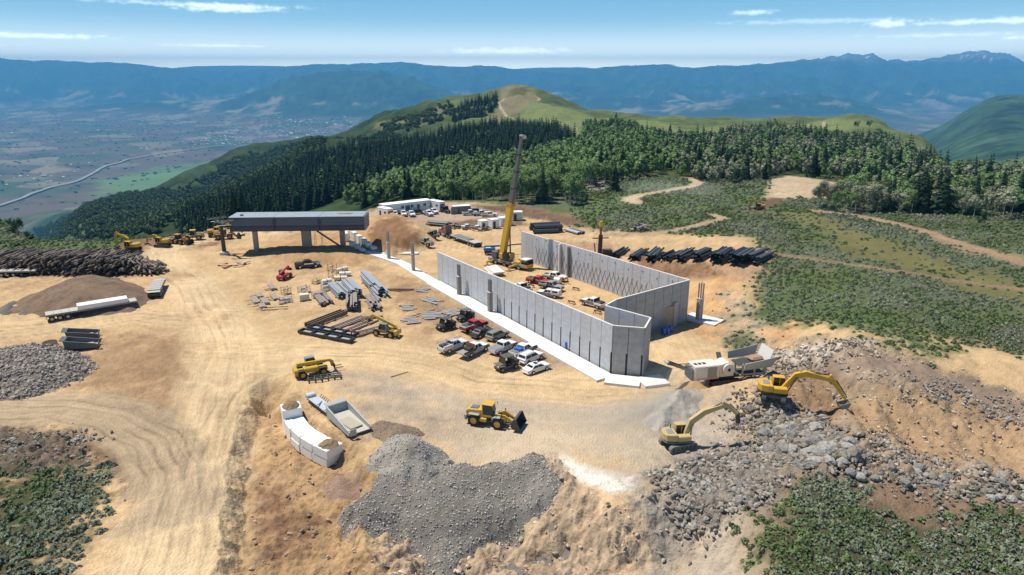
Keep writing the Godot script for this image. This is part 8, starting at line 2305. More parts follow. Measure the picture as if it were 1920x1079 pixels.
# what covers the ground: name, colour, softness, raggedness, plants, roughness, outline
var COVER := [
	["site dirt", Color(0.631,0.413,0.188), 3, 5, 0, 0.25, [Vector2(-58.3,-37),Vector2(-169.7,-125.2),Vector2(-162.3,-161.4),Vector2(-134.3,-176.5),Vector2(-106.1,-179.9),Vector2(-110.2,-195.8),Vector2(-98.1,-197.8),Vector2(-86.5,-208.1),Vector2(-56.1,-210.5),Vector2(-48.5,-239.8),Vector2(-46.2,-248.1),Vector2(-15.8,-254.7),Vector2(0,-245.9),Vector2(18.8,-230.1),Vector2(19.8,-210.5),Vector2(26.6,-199.3),Vector2(43.7,-191.1),Vector2(62.7,-179.9),Vector2(62.7,-163.8),Vector2(51.7,-146.1),Vector2(49.6,-126.7),Vector2(54.6,-118.9),Vector2(68.5,-112.1),Vector2(81.8,-102.1),Vector2(101.7,-89.4),Vector2(83,-70.4),Vector2(59,-69.8),Vector2(47,-70.4),Vector2(34.3,-72.6),Vector2(25.2,-64.2),Vector2(21.6,-54.3),Vector2(15.7,-37)]],
	["upper left soil", Color(0.188,0.107,0.061), 3, 5, 0, 0.5, [Vector2(-162.3,-161.4),Vector2(-136.8,-179.9),Vector2(-106.7,-177),Vector2(-110.2,-195.8),Vector2(-97.1,-195.8),Vector2(-94,-179.9),Vector2(-88.8,-163.8),Vector2(-84.6,-146.1),Vector2(-91.7,-153.6),Vector2(-118.2,-153.6),Vector2(-141.1,-138.4)]],
	["green strip", Color(0.114,0.181,0.061), 1.5, 3, 0.5, 0.1, [Vector2(-151.5,-163.8),Vector2(-133.5,-175.3),Vector2(-122.6,-184.7),Vector2(-113,-192.4),Vector2(-101.4,-195.1),Vector2(-105.7,-175.3),Vector2(-117.5,-172),Vector2(-129.7,-169.9)]],
	["green knob", Color(0.098,0.175,0.048), 3, 4, 0.6, 0.1, [Vector2(-167.1,-166.5),Vector2(-141.3,-186),Vector2(-655.7,-990),Vector2(-387.6,-652.2),Vector2(-483,-789.4),Vector2(-2028.4,-3023.9),Vector2(-3269.2,-4390.9),Vector2(-212.3,-217.3)]],
	["machine park soil", Color(0.305,0.150,0.076), 3, 5, 0, 0.5, [Vector2(-105.1,-174.2),Vector2(-107.7,-192.4),Vector2(-95.5,-192.4),Vector2(-87.5,-206.6),Vector2(-83.6,-189.1),Vector2(-89.8,-179.9),Vector2(-90,-168.9),Vector2(-82.6,-150.1),Vector2(-91.6,-154.4)]],
	["trailer lot gravel", Color(0.491,0.352,0.254), 4, 4, 0, 0.1, [Vector2(-48.1,-228.3),Vector2(-44.3,-248.1),Vector2(-15.5,-250.2),Vector2(0.9,-239.8),Vector2(-2.6,-221.2),Vector2(-10.1,-216.1),Vector2(-19.9,-211.2),Vector2(-29.7,-210.5),Vector2(-39.7,-221.2)]],
	["debris brown", Color(0.242,0.150,0.093), 2, 4, 0, 0.5, [Vector2(-23.5,-214.4),Vector2(-13.8,-221.2),Vector2(0,-221.2),Vector2(5,-214.4),Vector2(-4.8,-203.6),Vector2(-16.1,-205.1)]],
	["brown edge", Color(0.216,0.127,0.076), 3, 4, 0.2, 0.5, [Vector2(-15.4,-248.1),Vector2(0,-247),Vector2(18.1,-232),Vector2(24.7,-210.5),Vector2(19.6,-208.1),Vector2(10.4,-221.2),Vector2(0,-224.7),Vector2(-5.5,-235.8)]],
	["terminal mound", Color(0.527,0.305,0.122), 4, 5, 0, 0.3, [Vector2(-74.1,-179.9),Vector2(-62.7,-199.3),Vector2(-49.4,-202.9),Vector2(-39,-227.3),Vector2(-26.1,-208.1),Vector2(-23.1,-189.1),Vector2(-35.4,-171.5),Vector2(-43.8,-161.4),Vector2(-57.5,-163.8)]],
	["brown cut face", Color(0.305,0.156,0.065), 1.5, 3, 0, 0.5, [Vector2(-42.3,-199.3),Vector2(-36.3,-210.5),Vector2(-27.6,-206.6),Vector2(-23.4,-191.1),Vector2(-24.5,-182.3),Vector2(-31.3,-175.3),Vector2(-38.7,-181.1)]],
	["brown flat", Color(0.434,0.262,0.122), 5, 6, 0, 0.25, [Vector2(-33.5,-161.4),Vector2(-19.1,-148.1),Vector2(-6.4,-131.5),Vector2(3.8,-114.1),Vector2(10.3,-102.5),Vector2(4.1,-98),Vector2(0,-107.3),Vector2(-10.2,-125.2),Vector2(-15.1,-114.1),Vector2(-19.9,-128.3),Vector2(-25.8,-138.4)]],
	["grey verge", Color(0.392,0.262,0.162), 2, 3, 0, 0.4, [Vector2(-17.9,-138.4),Vector2(-6.3,-128.3),Vector2(3.7,-111.6),Vector2(8.6,-102.5),Vector2(3.4,-100.4),Vector2(0,-106.9),Vector2(-5.9,-119.4),Vector2(-14.6,-128.3)]],
	["pit floor", Color(0.672,0.434,0.188), 3, 4, 0, 0.15, [Vector2(-15.7,-179.9),Vector2(3.1,-195.8),Vector2(20.6,-161.4),Vector2(33.1,-131.5),Vector2(24.5,-125.2),Vector2(19.4,-125.2),Vector2(10.9,-134.9),Vector2(-2.5,-154.4)]],
	["bench tan", Color(0.515,0.305,0.150), 3, 5, 0.05, 0.3, [Vector2(6.3,-199.3),Vector2(23.5,-186),Vector2(33.2,-174.2),Vector2(43.7,-166.3),Vector2(61.8,-168.9),Vector2(60.2,-156.7),Vector2(49.9,-144.1),Vector2(40,-146.1),Vector2(29.1,-166.3),Vector2(17.4,-182.9)]],
	["brown bank", Color(0.305,0.162,0.076), 2, 4, 0, 0.8, [Vector2(27.6,-174.2),Vector2(36.1,-167.8),Vector2(45.8,-154.4),Vector2(46.4,-148.1),Vector2(38.6,-150.1),Vector2(30.7,-159.9)]],
	["orange cut", Color(0.672,0.371,0.127), 2, 4, 0, 0.35, [Vector2(37.7,-144.1),Vector2(45.9,-146.1),Vector2(49.5,-139.2),Vector2(49.1,-125.2),Vector2(54.2,-117.8),Vector2(48,-111.6),Vector2(41.3,-105.7),Vector2(32.5,-102.5),Vector2(25.7,-102.5),Vector2(24.4,-109.2),Vector2(34.3,-119.4),Vector2(34.5,-128.3)]],
	["pale shoulder", Color(0.515,0.392,0.254), 3, 5, 0.1, 0.45, [Vector2(43,-136.6),Vector2(48.8,-137.7),Vector2(47.1,-120.2),Vector2(42.2,-109),Vector2(36.5,-102.1),Vector2(35.1,-109),Vector2(42,-119.7)]],
	["weed patch", Color(0.156,0.171,0.061), 2, 4, 0.6, 0.3, [Vector2(38.1,-111.5),Vector2(43.5,-118.2),Vector2(41.7,-111.5),Vector2(36.3,-101.7),Vector2(33.9,-102.1)]],
	["work yard grey", Color(0.503,0.392,0.279), 7, 9, 0, 0.12, [Vector2(-28.6,-100.4),Vector2(-17.1,-102.5),Vector2(-4.9,-98),Vector2(9.5,-93.7),Vector2(22.1,-93.7),Vector2(26.5,-86.1),Vector2(22.2,-75),Vector2(15.3,-72.6),Vector2(5.3,-76.3),Vector2(-0.6,-73.8),Vector2(-6.6,-76.3),Vector2(-11.4,-83.1),Vector2(-18.5,-83.1)]],
	["work yard darker", Color(0.434,0.332,0.231), 6, 8, 0, 0.12, [Vector2(-26.9,-100.4),Vector2(-20.2,-100.4),Vector2(-12.1,-89.4),Vector2(-14.3,-83.1),Vector2(-20,-83.1),Vector2(-24.7,-91)]],
	["crusher grey", Color(0.445,0.381,0.314), 5, 6, 0, 0.15, [Vector2(17.9,-91.9),Vector2(25.4,-91),Vector2(31.9,-84.6),Vector2(31.6,-77.6),Vector2(23.9,-73.8),Vector2(17.6,-71.5),Vector2(14.6,-76.3)]],
	["car park gravel", Color(0.434,0.332,0.246), 3, 4, 0, 0.1, [Vector2(-3.8,-99.4),Vector2(3.4,-100.4),Vector2(6.8,-102.5),Vector2(7.5,-99.4),Vector2(1.6,-96.1),Vector2(-2.4,-96.1)]],
	["white scrape", Color(0.839,0.776,0.672), 1, 1.2, 0, 0.2, [Vector2(4.8,-76.3),Vector2(6.9,-75.7),Vector2(9.3,-73.2),Vector2(11.9,-71.7),Vector2(15.3,-70.9),Vector2(13.8,-67.7),Vector2(10.9,-66.7),Vector2(7.7,-69.8),Vector2(5,-72)]],
	["pale centre", Color(0.672,0.527,0.342), 6, 8, 0, 0.1, [Vector2(-6.6,-76.3),Vector2(-0.7,-83.1),Vector2(10.1,-84.6),Vector2(17.1,-83.1),Vector2(16.8,-73.8),Vector2(9.2,-75),Vector2(4,-76.3),Vector2(-0.6,-72.6)]],
	["lower clods", Color(0.503,0.352,0.216), 2, 3, 0, 0.9, [Vector2(-15,-63.7),Vector2(-10.6,-65.5),Vector2(-2.5,-70.6),Vector2(5.2,-74.5),Vector2(8.7,-69.5),Vector2(11.4,-67),Vector2(14.3,-64.6),Vector2(11.8,-57.9),Vector2(9.5,-44.1),Vector2(-11.2,-44.1)]],
	["lower grey", Color(0.352,0.296,0.238), 3, 4, 0, 0.4, [Vector2(9,-67.1),Vector2(14.9,-70.2),Vector2(20.8,-71.2),Vector2(21.5,-64.7),Vector2(17.8,-56.7),Vector2(12.7,-43.2),Vector2(8.1,-43.2),Vector2(12.8,-61.5)]],
	["chute pale", Color(0.552,0.445,0.332), 2, 3, 0, 0.2, [Vector2(18.9,-63.3),Vector2(26.4,-67.1),Vector2(22.8,-56.7),Vector2(17.8,-43.2),Vector2(12.7,-43.2)]],
	["dug soil", Color(0.468,0.279,0.117), 3, 5, 0, 0.6, [Vector2(-39.5,-97.7),Vector2(-32.2,-91.3),Vector2(-22.3,-80.7),Vector2(-16.4,-71.4),Vector2(-18.4,-66.6),Vector2(-13.3,-55.5),Vector2(-10.8,-42.2),Vector2(-23.6,-42.2),Vector2(-30.8,-61.9),Vector2(-37.3,-80.7)]],
	["dug streak", Color(0.305,0.162,0.076), 2, 5, 0, 0.6, [Vector2(-38.6,-85),Vector2(-34.1,-80.7),Vector2(-27.9,-71.9),Vector2(-23.5,-65.6),Vector2(-24.6,-61.9),Vector2(-32.3,-71.9)]],
	["left brown", Color(0.434,0.262,0.122), 5, 8, 0, 0.3, [Vector2(-74.3,-114.1),Vector2(-61.1,-118.1),Vector2(-50.5,-104.6),Vector2(-43.5,-83.1),Vector2(-46.4,-78.9),Vector2(-59.6,-92.8),Vector2(-66.9,-91.9)]],
	["left grey track", Color(0.413,0.305,0.202), 3, 4, 0, 0.2, [Vector2(-89.2,-90.7),Vector2(-73.8,-90.7),Vector2(-62.7,-91.4),Vector2(-54.5,-87.7),Vector2(-46.3,-81.7),Vector2(-41.8,-76.3),Vector2(-45.1,-76.3),Vector2(-53.5,-83.1),Vector2(-62.2,-84.6),Vector2(-84,-84.6)]],
	["left dark rubble", Color(0.188,0.138,0.098), 3, 5, 0.1, 0.9, [Vector2(-82.7,-83.1),Vector2(-64.6,-83.8),Vector2(-56.3,-83.1),Vector2(-51.8,-78.9),Vector2(-50.9,-72.6),Vector2(-59.4,-70.4),Vector2(-71.8,-70.4)]],
	["left bank soil", Color(0.287,0.175,0.093), 3, 5, 0, 0.7, [Vector2(-57.2,-84.6),Vector2(-50.6,-83.1),Vector2(-43.7,-76.3),Vector2(-40.4,-68.2),Vector2(-42.5,-64.2),Vector2(-47,-70.4),Vector2(-53,-76.3)]],
	["left scrub", Color(0.107,0.093,0.045), 4, 7, 0.8, 0.4, [Vector2(-77.5,-69.8),Vector2(-56.2,-71.1),Vector2(-51.8,-72),Vector2(-46.4,-69.8),Vector2(-42.8,-64.2),Vector2(-41.7,-58.9),Vector2(-36.6,-54.3),Vector2(-30.8,-41.3),Vector2(-55.2,-41.3)]],
	["left scrub bright", Color(0.080,0.102,0.037), 3, 6, 1, 0.4, [Vector2(-57.9,-68.2),Vector2(-54.2,-70.9),Vector2(-48.3,-70.4),Vector2(-44.1,-65.2),Vector2(-44.3,-60.6),Vector2(-51.8,-61.9)]],
	["rubble slope", Color(0.342,0.246,0.162), 4, 6, 0, 0.9, [Vector2(41.9,-105.5),Vector2(50.3,-109),Vector2(57.6,-105.5),Vector2(63.4,-95.9),Vector2(71.9,-88.7),Vector2(92.7,-80.8),Vector2(78.2,-66.2),Vector2(55.7,-65.7),Vector2(44.4,-68.3),Vector2(33.3,-70.5),Vector2(30.8,-74.1),Vector2(30.4,-80.8),Vector2(35.5,-85.4),Vector2(38.5,-95.9)]],
	["rubble top track", Color(0.305,0.216,0.156), 2, 4, 0, 0.3, [Vector2(44.4,-99),Vector2(55.1,-100.7),Vector2(64.3,-96.5),Vector2(71.8,-89),Vector2(85.4,-80.9),Vector2(81.5,-76.6),Vector2(68.8,-84.8),Vector2(57.6,-90.4),Vector2(49.6,-92.6),Vector2(43.4,-92.6)]],
	["pale stones strip", Color(0.617,0.515,0.402), 2, 4, 0, 0.8, [Vector2(42.2,-104.2),Vector2(51.4,-107.7),Vector2(58.5,-104.2),Vector2(49.9,-100.2),Vector2(41.5,-93.7),Vector2(38.4,-93.7)]],
	["ochre slope", Color(0.445,0.279,0.138), 3, 5, 0, 0.5, [Vector2(45,-88.7),Vector2(56,-87),Vector2(68.5,-83.8),Vector2(78.8,-80.8),Vector2(70.2,-70.5),Vector2(59.9,-71.7),Vector2(51.4,-74.1),Vector2(45,-76.7),Vector2(41.5,-80.8)]],
	["boulder ground", Color(0.262,0.223,0.188), 3, 5, 0, 0.9, [Vector2(17.6,-71.5),Vector2(24.2,-75),Vector2(32.3,-81.7),Vector2(37.4,-80.3),Vector2(39.2,-75),Vector2(32.2,-70.4),Vector2(27.1,-66.2),Vector2(20.9,-62.8),Vector2(18.9,-64.2)]],
	["brown under boulders", Color(0.305,0.181,0.093), 3, 5, 0, 0.6, [Vector2(42.5,-97.9),Vector2(48.2,-95.9),Vector2(48,-88.7),Vector2(42.1,-82.3),Vector2(36.8,-83.1),Vector2(36,-88.7)]],
	["lower dirt strip", Color(0.296,0.181,0.107), 2, 4, 0.1, 0.3, [Vector2(40,-69.8),Vector2(49.5,-70.4),Vector2(57.1,-68.7),Vector2(61.5,-66.7),Vector2(54.9,-65.7),Vector2(46.2,-66.7),Vector2(39.6,-67.7)]],
	["bare patch", Color(0.552,0.413,0.246), 2, 4, 0, 0.2, [Vector2(121.8,-327.2),Vector2(135.4,-339.7),Vector2(144.3,-312.8),Vector2(145.9,-290.1),Vector2(122.5,-259.4),Vector2(107.2,-256.4),Vector2(95.7,-247),Vector2(91.3,-256.4)]],
	["bare neck", Color(0.188,0.107,0.065), 2, 2, 0, 0.2, [Vector2(96,-258.6),Vector2(103.2,-256.4),Vector2(83.9,-224.5),Vector2(76.5,-220.8),Vector2(78.1,-231.1),Vector2(86.9,-241)]],
	["olive band", Color(0.195,0.181,0.054), 5, 8, 0.15, 0.1, [Vector2(81.5,-218),Vector2(96.3,-220.8),Vector2(96.8,-193.1),Vector2(98.4,-163.5),Vector2(106.4,-137.8),Vector2(119,-117.6),Vector2(109.9,-107.5),Vector2(98.2,-126.2),Vector2(88.5,-141.7),Vector2(81.6,-160.8),Vector2(83,-196.4)]],
	["dry bank", Color(0.352,0.262,0.117), 3, 4, 0.2, 0.1, [Vector2(108.5,-186.7),Vector2(115.5,-174.2),Vector2(122.8,-161.2),Vector2(131,-143.4),Vector2(126.3,-137.8),Vector2(117.6,-153.7),Vector2(110.5,-166.2)]],
	["bright lawn", Color(0.117,0.188,0.054), 4, 8, 0.7, 0.1, [Vector2(40.4,-230.8),Vector2(55.6,-256.4),Vector2(79.3,-294),Vector2(112.7,-305.1),Vector2(99.2,-267.3),Vector2(78.1,-228.3),Vector2(60.8,-230.1)]],
	["bright lawn", Color(0.127,0.202,0.061), 4, 8, 0.6, 0.1, [Vector2(18.7,-240.4),Vector2(39.3,-267.3),Vector2(56.8,-307.9),Vector2(79.4,-323.4),Vector2(74.4,-292.8),Vector2(42.3,-247.9),Vector2(27.7,-222)]],
	["bright lawn", Color(0.107,0.168,0.054), 5, 8, 0.8, 0.1, [Vector2(47.2,-132.7),Vector2(56.7,-135.3),Vector2(69.6,-115.2),Vector2(71.8,-103.2),Vector2(56.5,-107.3),Vector2(48.2,-120.4)]],
	["grey scree", Color(0.352,0.305,0.254), 2, 3, 0.2, 0.5, [Vector2(27.6,-286.9),Vector2(35.5,-307.9),Vector2(41.9,-311.7),Vector2(40.7,-285.8),Vector2(34,-275.2)]],
	["hill brown", Color(0.223,0.195,0.093), 6, 12, 0, 0.1, [Vector2(-22.8,-1229.7),Vector2(-14.6,-1314.8),Vector2(29.3,-1319.8),Vector2(46.3,-1199),Vector2(33,-1108.1),Vector2(0,-1023.7),Vector2(-19.2,-850.7),Vector2(-37.6,-833),Vector2(-23.9,-1066.6)]],
	["hill brown low", Color(0.156,0.168,0.061), 8, 14, 0, 0.1, [Vector2(-261,-1337.1),Vector2(-149.5,-1252.7),Vector2(-93.4,-1256.8),Vector2(-77.9,-1161.2),Vector2(-139.4,-1030.4),Vector2(-198.1,-1095.9)]],
	["hill scrub", Color(0.117,0.127,0.042), 8, 14, 0, 0.1, [Vector2(-9.4,-1272.4),Vector2(39.2,-1324.8),Vector2(27.5,-1235.2),Vector2(0,-1219.9)]],
	["hill grass", Color(0.181,0.231,0.065), 8, 14, 0, 0.05, [Vector2(34.8,-1169.6),Vector2(109.3,-1045.1),Vector2(198.9,-781.7),Vector2(439.4,-978.3),Vector2(419.4,-820.7),Vector2(273.9,-671.9),Vector2(163.7,-637.6),Vector2(99.1,-692.5),Vector2(61.4,-818.3),Vector2(0,-950.7)]],
]
var TRACKS := [
	["main haul road", Color(0.745,0.527,0.270), 9, [Vector2(-28.4,-41.3),Vector2(-32.6,-54.3),Vector2(-35.3,-64.2),Vector2(-38.6,-77.6),Vector2(-43.5,-92.8),Vector2(-48.4,-109.2),Vector2(-58.5,-128.3),Vector2(-73.5,-150.1),Vector2(-84.9,-163.8),Vector2(-94,-179.9),Vector2(-91.9,-191.1),Vector2(-83,-199.3),Vector2(-70.3,-203.6)]],
	["cross road", Color(0.701,0.479,0.231), 8, [Vector2(-115.6,-121.7),Vector2(-93.7,-118.9),Vector2(-83.1,-122.3),Vector2(-72.8,-127.7),Vector2(-57.2,-125.2)]],
	["upper cross", Color(0.617,0.392,0.181), 7, [Vector2(-124.6,-146.1),Vector2(-114.3,-148.1),Vector2(-101.8,-151),Vector2(-86.8,-150.1),Vector2(-78,-154.4)]],
	["yard road", Color(0.716,0.491,0.238), 10, [Vector2(-48.9,-109.2),Vector2(-35.6,-107.3),Vector2(-23.3,-108.2),Vector2(-13.9,-104.6),Vector2(-4.9,-98),Vector2(11.2,-95),Vector2(24.5,-97.4),Vector2(29.6,-104.6),Vector2(29.5,-111.6)]],
	["back road", Color(0.687,0.445,0.209), 9, [Vector2(5.8,-184.7),Vector2(-8.6,-179.9),Vector2(-21.1,-191.1),Vector2(-25.8,-205.1),Vector2(-15.7,-199.3),Vector2(0,-206.6),Vector2(15.7,-199.3),Vector2(27.6,-195.1)]],
	["curve road", Color(0.515,0.371,0.216), 8, [Vector2(-86.9,-88),Vector2(-71.9,-88),Vector2(-63.1,-88.4),Vector2(-54.4,-86.1),Vector2(-46.4,-80.3),Vector2(-40.1,-72.6),Vector2(-35.9,-64.2)]],
	["dig lip", Color(0.617,0.434,0.223), 3, [Vector2(-34.2,-102.5),Vector2(-38.3,-99.4),Vector2(-40,-92.8),Vector2(-38.7,-84.6),Vector2(-36.6,-77.6)]],
	["meadow trail", Color(0.305,0.202,0.107), 2.2, [Vector2(57.7,-165.5),Vector2(67.5,-157.3),Vector2(76.5,-150),Vector2(85,-143.7),Vector2(94.6,-140.3),Vector2(103.9,-134.3),Vector2(115.3,-124.6)]],
	["far road", Color(0.413,0.262,0.150), 4, [Vector2(99.2,-223.5),Vector2(109.6,-219.7),Vector2(112,-198.8),Vector2(113.1,-179.6),Vector2(116.6,-165.4),Vector2(118,-154.4),Vector2(121.9,-132.5)]],
	["hook trail", Color(0.468,0.323,0.181), 3, [Vector2(27.6,-194.7),Vector2(37.8,-192.4),Vector2(47.5,-195.1),Vector2(58.7,-202.9),Vector2(64.6,-209),Vector2(64,-217)]],
	["dusty road", Color(0.578,0.434,0.262), 4, [Vector2(43.4,-257.4),Vector2(44.6,-244.8),Vector2(42,-252.1),Vector2(49.2,-265.1),Vector2(61.9,-276.4),Vector2(76.7,-292.8),Vector2(84.3,-311.4),Vector2(82.9,-327.3)]],
	["hill track", Color(0.515,0.402,0.223), 3, [Vector2(3.4,-912.5),Vector2(-7.5,-1002.9),Vector2(-21.5,-1154.5),Vector2(-13.4,-1204.1)]],
	["hill track", Color(0.434,0.352,0.188), 3, [Vector2(387.8,-923.5),Vector2(335.7,-794),Vector2(302.1,-702.7)]],
	["hill track", Color(0.434,0.352,0.188), 3, [Vector2(410,-935),Vector2(358.4,-810.4),Vector2(309.6,-688.5)]],
	["hill track", Color(0.515,0.402,0.223), 3, [Vector2(36.6,-1235.2),Vector2(46.3,-1199),Vector2(41.9,-1174.3)]],
	["cut track", Color(0.262,0.305,0.080), 3, [Vector2(64.4,-712.4),Vector2(58.1,-615.1),Vector2(55.7,-557.7)]],
]
var WOODS := [
	["conifer", 1, [Vector2(-253.5,-513.5),Vector2(-261.6,-650),Vector2(-218.9,-716.8),Vector2(-188.9,-778.5),Vector2(-116.7,-770.6),Vector2(-82.6,-781.6),Vector2(-40.9,-907.8),Vector2(24.7,-820.7),Vector2(55.6,-640.8),Vector2(49.5,-544.1),Vector2(15.8,-519),Vector2(-37.4,-490.6),Vector2(-67.5,-440.2),Vector2(-101.7,-410.7),Vector2(-122.2,-392.1),Vector2(-85.2,-209)]],
	["conifer", 0.9, [Vector2(-95.7,-1113.3),Vector2(-73,-1226.5),Vector2(-23,-1240.1),Vector2(-20.9,-1121.4),Vector2(-44.5,-989.4),Vector2(-80.2,-971.6)]],
	["aspen", 1, [Vector2(-94.3,-379.6),Vector2(-64.6,-420.8),Vector2(-36.1,-472.8),Vector2(15.1,-496.2),Vector2(49.5,-544.1),Vector2(115.4,-544.1),Vector2(110.3,-425.8),Vector2(68.6,-331.6),Vector2(39,-297.9),Vector2(25.6,-276.3),Vector2(24.4,-241.5),Vector2(7.7,-248.7),Vector2(-12.1,-260.3),Vector2(-50.8,-328.3),Vector2(-66.9,-331)]],
	["aspen", 1, [Vector2(71.7,-733.1),Vector2(127.8,-773),Vector2(131.6,-622.5),Vector2(109.1,-514),Vector2(53.4,-542)]],
	["mixed", 1, [Vector2(124,-585.6),Vector2(194.3,-677.6),Vector2(295.1,-800.6),Vector2(299.5,-661),Vector2(359.3,-679.7),Vector2(281,-459.4),Vector2(236.9,-376.3),Vector2(158.3,-302.3),Vector2(146.6,-318),Vector2(138.1,-346.8),Vector2(112.4,-317.9),Vector2(87.2,-306.3),Vector2(79.4,-323.4),Vector2(82.8,-387.6)]],
	["mixed", 0.8, [Vector2(99.4,-228.3),Vector2(131.2,-264.7),Vector2(183.7,-322.6),Vector2(269.2,-418),Vector2(1471.3,-2002.3),Vector2(1678.8,-1924.8),Vector2(177.4,-198.6),Vector2(159.9,-213.2),Vector2(141.9,-206.3),Vector2(139.2,-223.2),Vector2(121.5,-226),Vector2(101.5,-217.1)]],
	["spur", 0.5, [Vector2(-451.3,-735.9),Vector2(-610.1,-1254.3),Vector2(-569.8,-1563.8),Vector2(-258.8,-852.4),Vector2(-227.1,-706.7),Vector2(-266.9,-663.4),Vector2(-253.5,-513.5),Vector2(-319.5,-572.2)]],
	["spur", 0.3, [Vector2(-199,-821.4),Vector2(-227.8,-1265.3),Vector2(-102.8,-1256.2),Vector2(-80.6,-1100),Vector2(-150.6,-999.8),Vector2(-181.4,-798.2)]],
	["spur", 0.7, [Vector2(-309.4,-553.6),Vector2(-507,-988.3),Vector2(-580.4,-1351.6),Vector2(-535.2,-1531.8),Vector2(-502.1,-1661),Vector2(-338.3,-1400),Vector2(-206.6,-755.3),Vector2(-270.3,-716.1),Vector2(-244.5,-503.4)]],
	["spur", 0.5, [Vector2(-493.6,-772.9),Vector2(-2182.9,-3093.2),Vector2(-1188.4,-1858.1),Vector2(-605.2,-1243.8),Vector2(-261.4,-503.6)]],
	["leftslope", 0.22, [Vector2(-157.8,-198.7),Vector2(-2226.9,-3157.8),Vector2(-118.2,-187.2),Vector2(-128.8,-180.7),Vector2(-146.8,-183.6)]],
]
# skyline heights of the far ranges by bearing
var CREST := [Vector2(-1.3360,477),Vector2(-0.9336,540),Vector2(-0.7726,540),Vector2(-0.7404,508),Vector2(-0.7163,571),Vector2(-0.6841,477),Vector2(-0.6519,430),Vector2(-0.6117,446),Vector2(-0.5473,399),Vector2(-0.5070,321),Vector2(-0.4507,179),Vector2(-0.4185,132),Vector2(-0.3863,116),Vector2(-0.3380,179),Vector2(-0.3058,258),Vector2(-0.2720,321),Vector2(-0.2093,368),Vector2(-0.1529,399),Vector2(-0.1127,305),Vector2(-0.0885,258),Vector2(-0.0644,289),Vector2(-0.0483,321),Vector2(-0.0241,274),Vector2(0.0000,195),Vector2(0.0322,132),Vector2(0.0644,100),Vector2(0.0966,179),Vector2(0.1288,258),Vector2(0.1690,305),Vector2(0.2093,336),Vector2(0.2334,274),Vector2(0.2495,242),Vector2(0.2736,274),Vector2(0.3058,305),Vector2(0.3300,321),Vector2(0.3541,336),Vector2(0.3783,399),Vector2(0.4024,477),Vector2(0.4266,508),Vector2(0.4427,571),Vector2(0.4604,649),Vector2(0.4708,602),Vector2(0.4797,555),Vector2(0.4926,649),Vector2(0.5030,571),Vector2(0.5151,477),Vector2(0.5392,430),Vector2(0.5634,415),Vector2(0.5835,508),Vector2(0.6036,586),Vector2(0.6278,680),Vector2(0.6479,726),Vector2(0.6640,680),Vector2(0.6760,618),Vector2(0.6921,493),Vector2(0.7082,352),Vector2(0.7364,37),Vector2(0.7485,53),Vector2(0.7606,85),Vector2(0.7726,85),Vector2(0.8370,195),Vector2(1.0785,274)]
var BEYOND := [Vector2(-1.3360,283),Vector2(-0.4668,303),Vector2(-0.4346,386),Vector2(-0.3702,406),Vector2(-0.3139,386),Vector2(-0.2736,242),Vector2(-0.0161,242),Vector2(0.0322,324),Vector2(0.0966,345),Vector2(0.1288,242),Vector2(0.6600,180),Vector2(0.7163,242),Vector2(0.7565,283),Vector2(1.0785,283)]
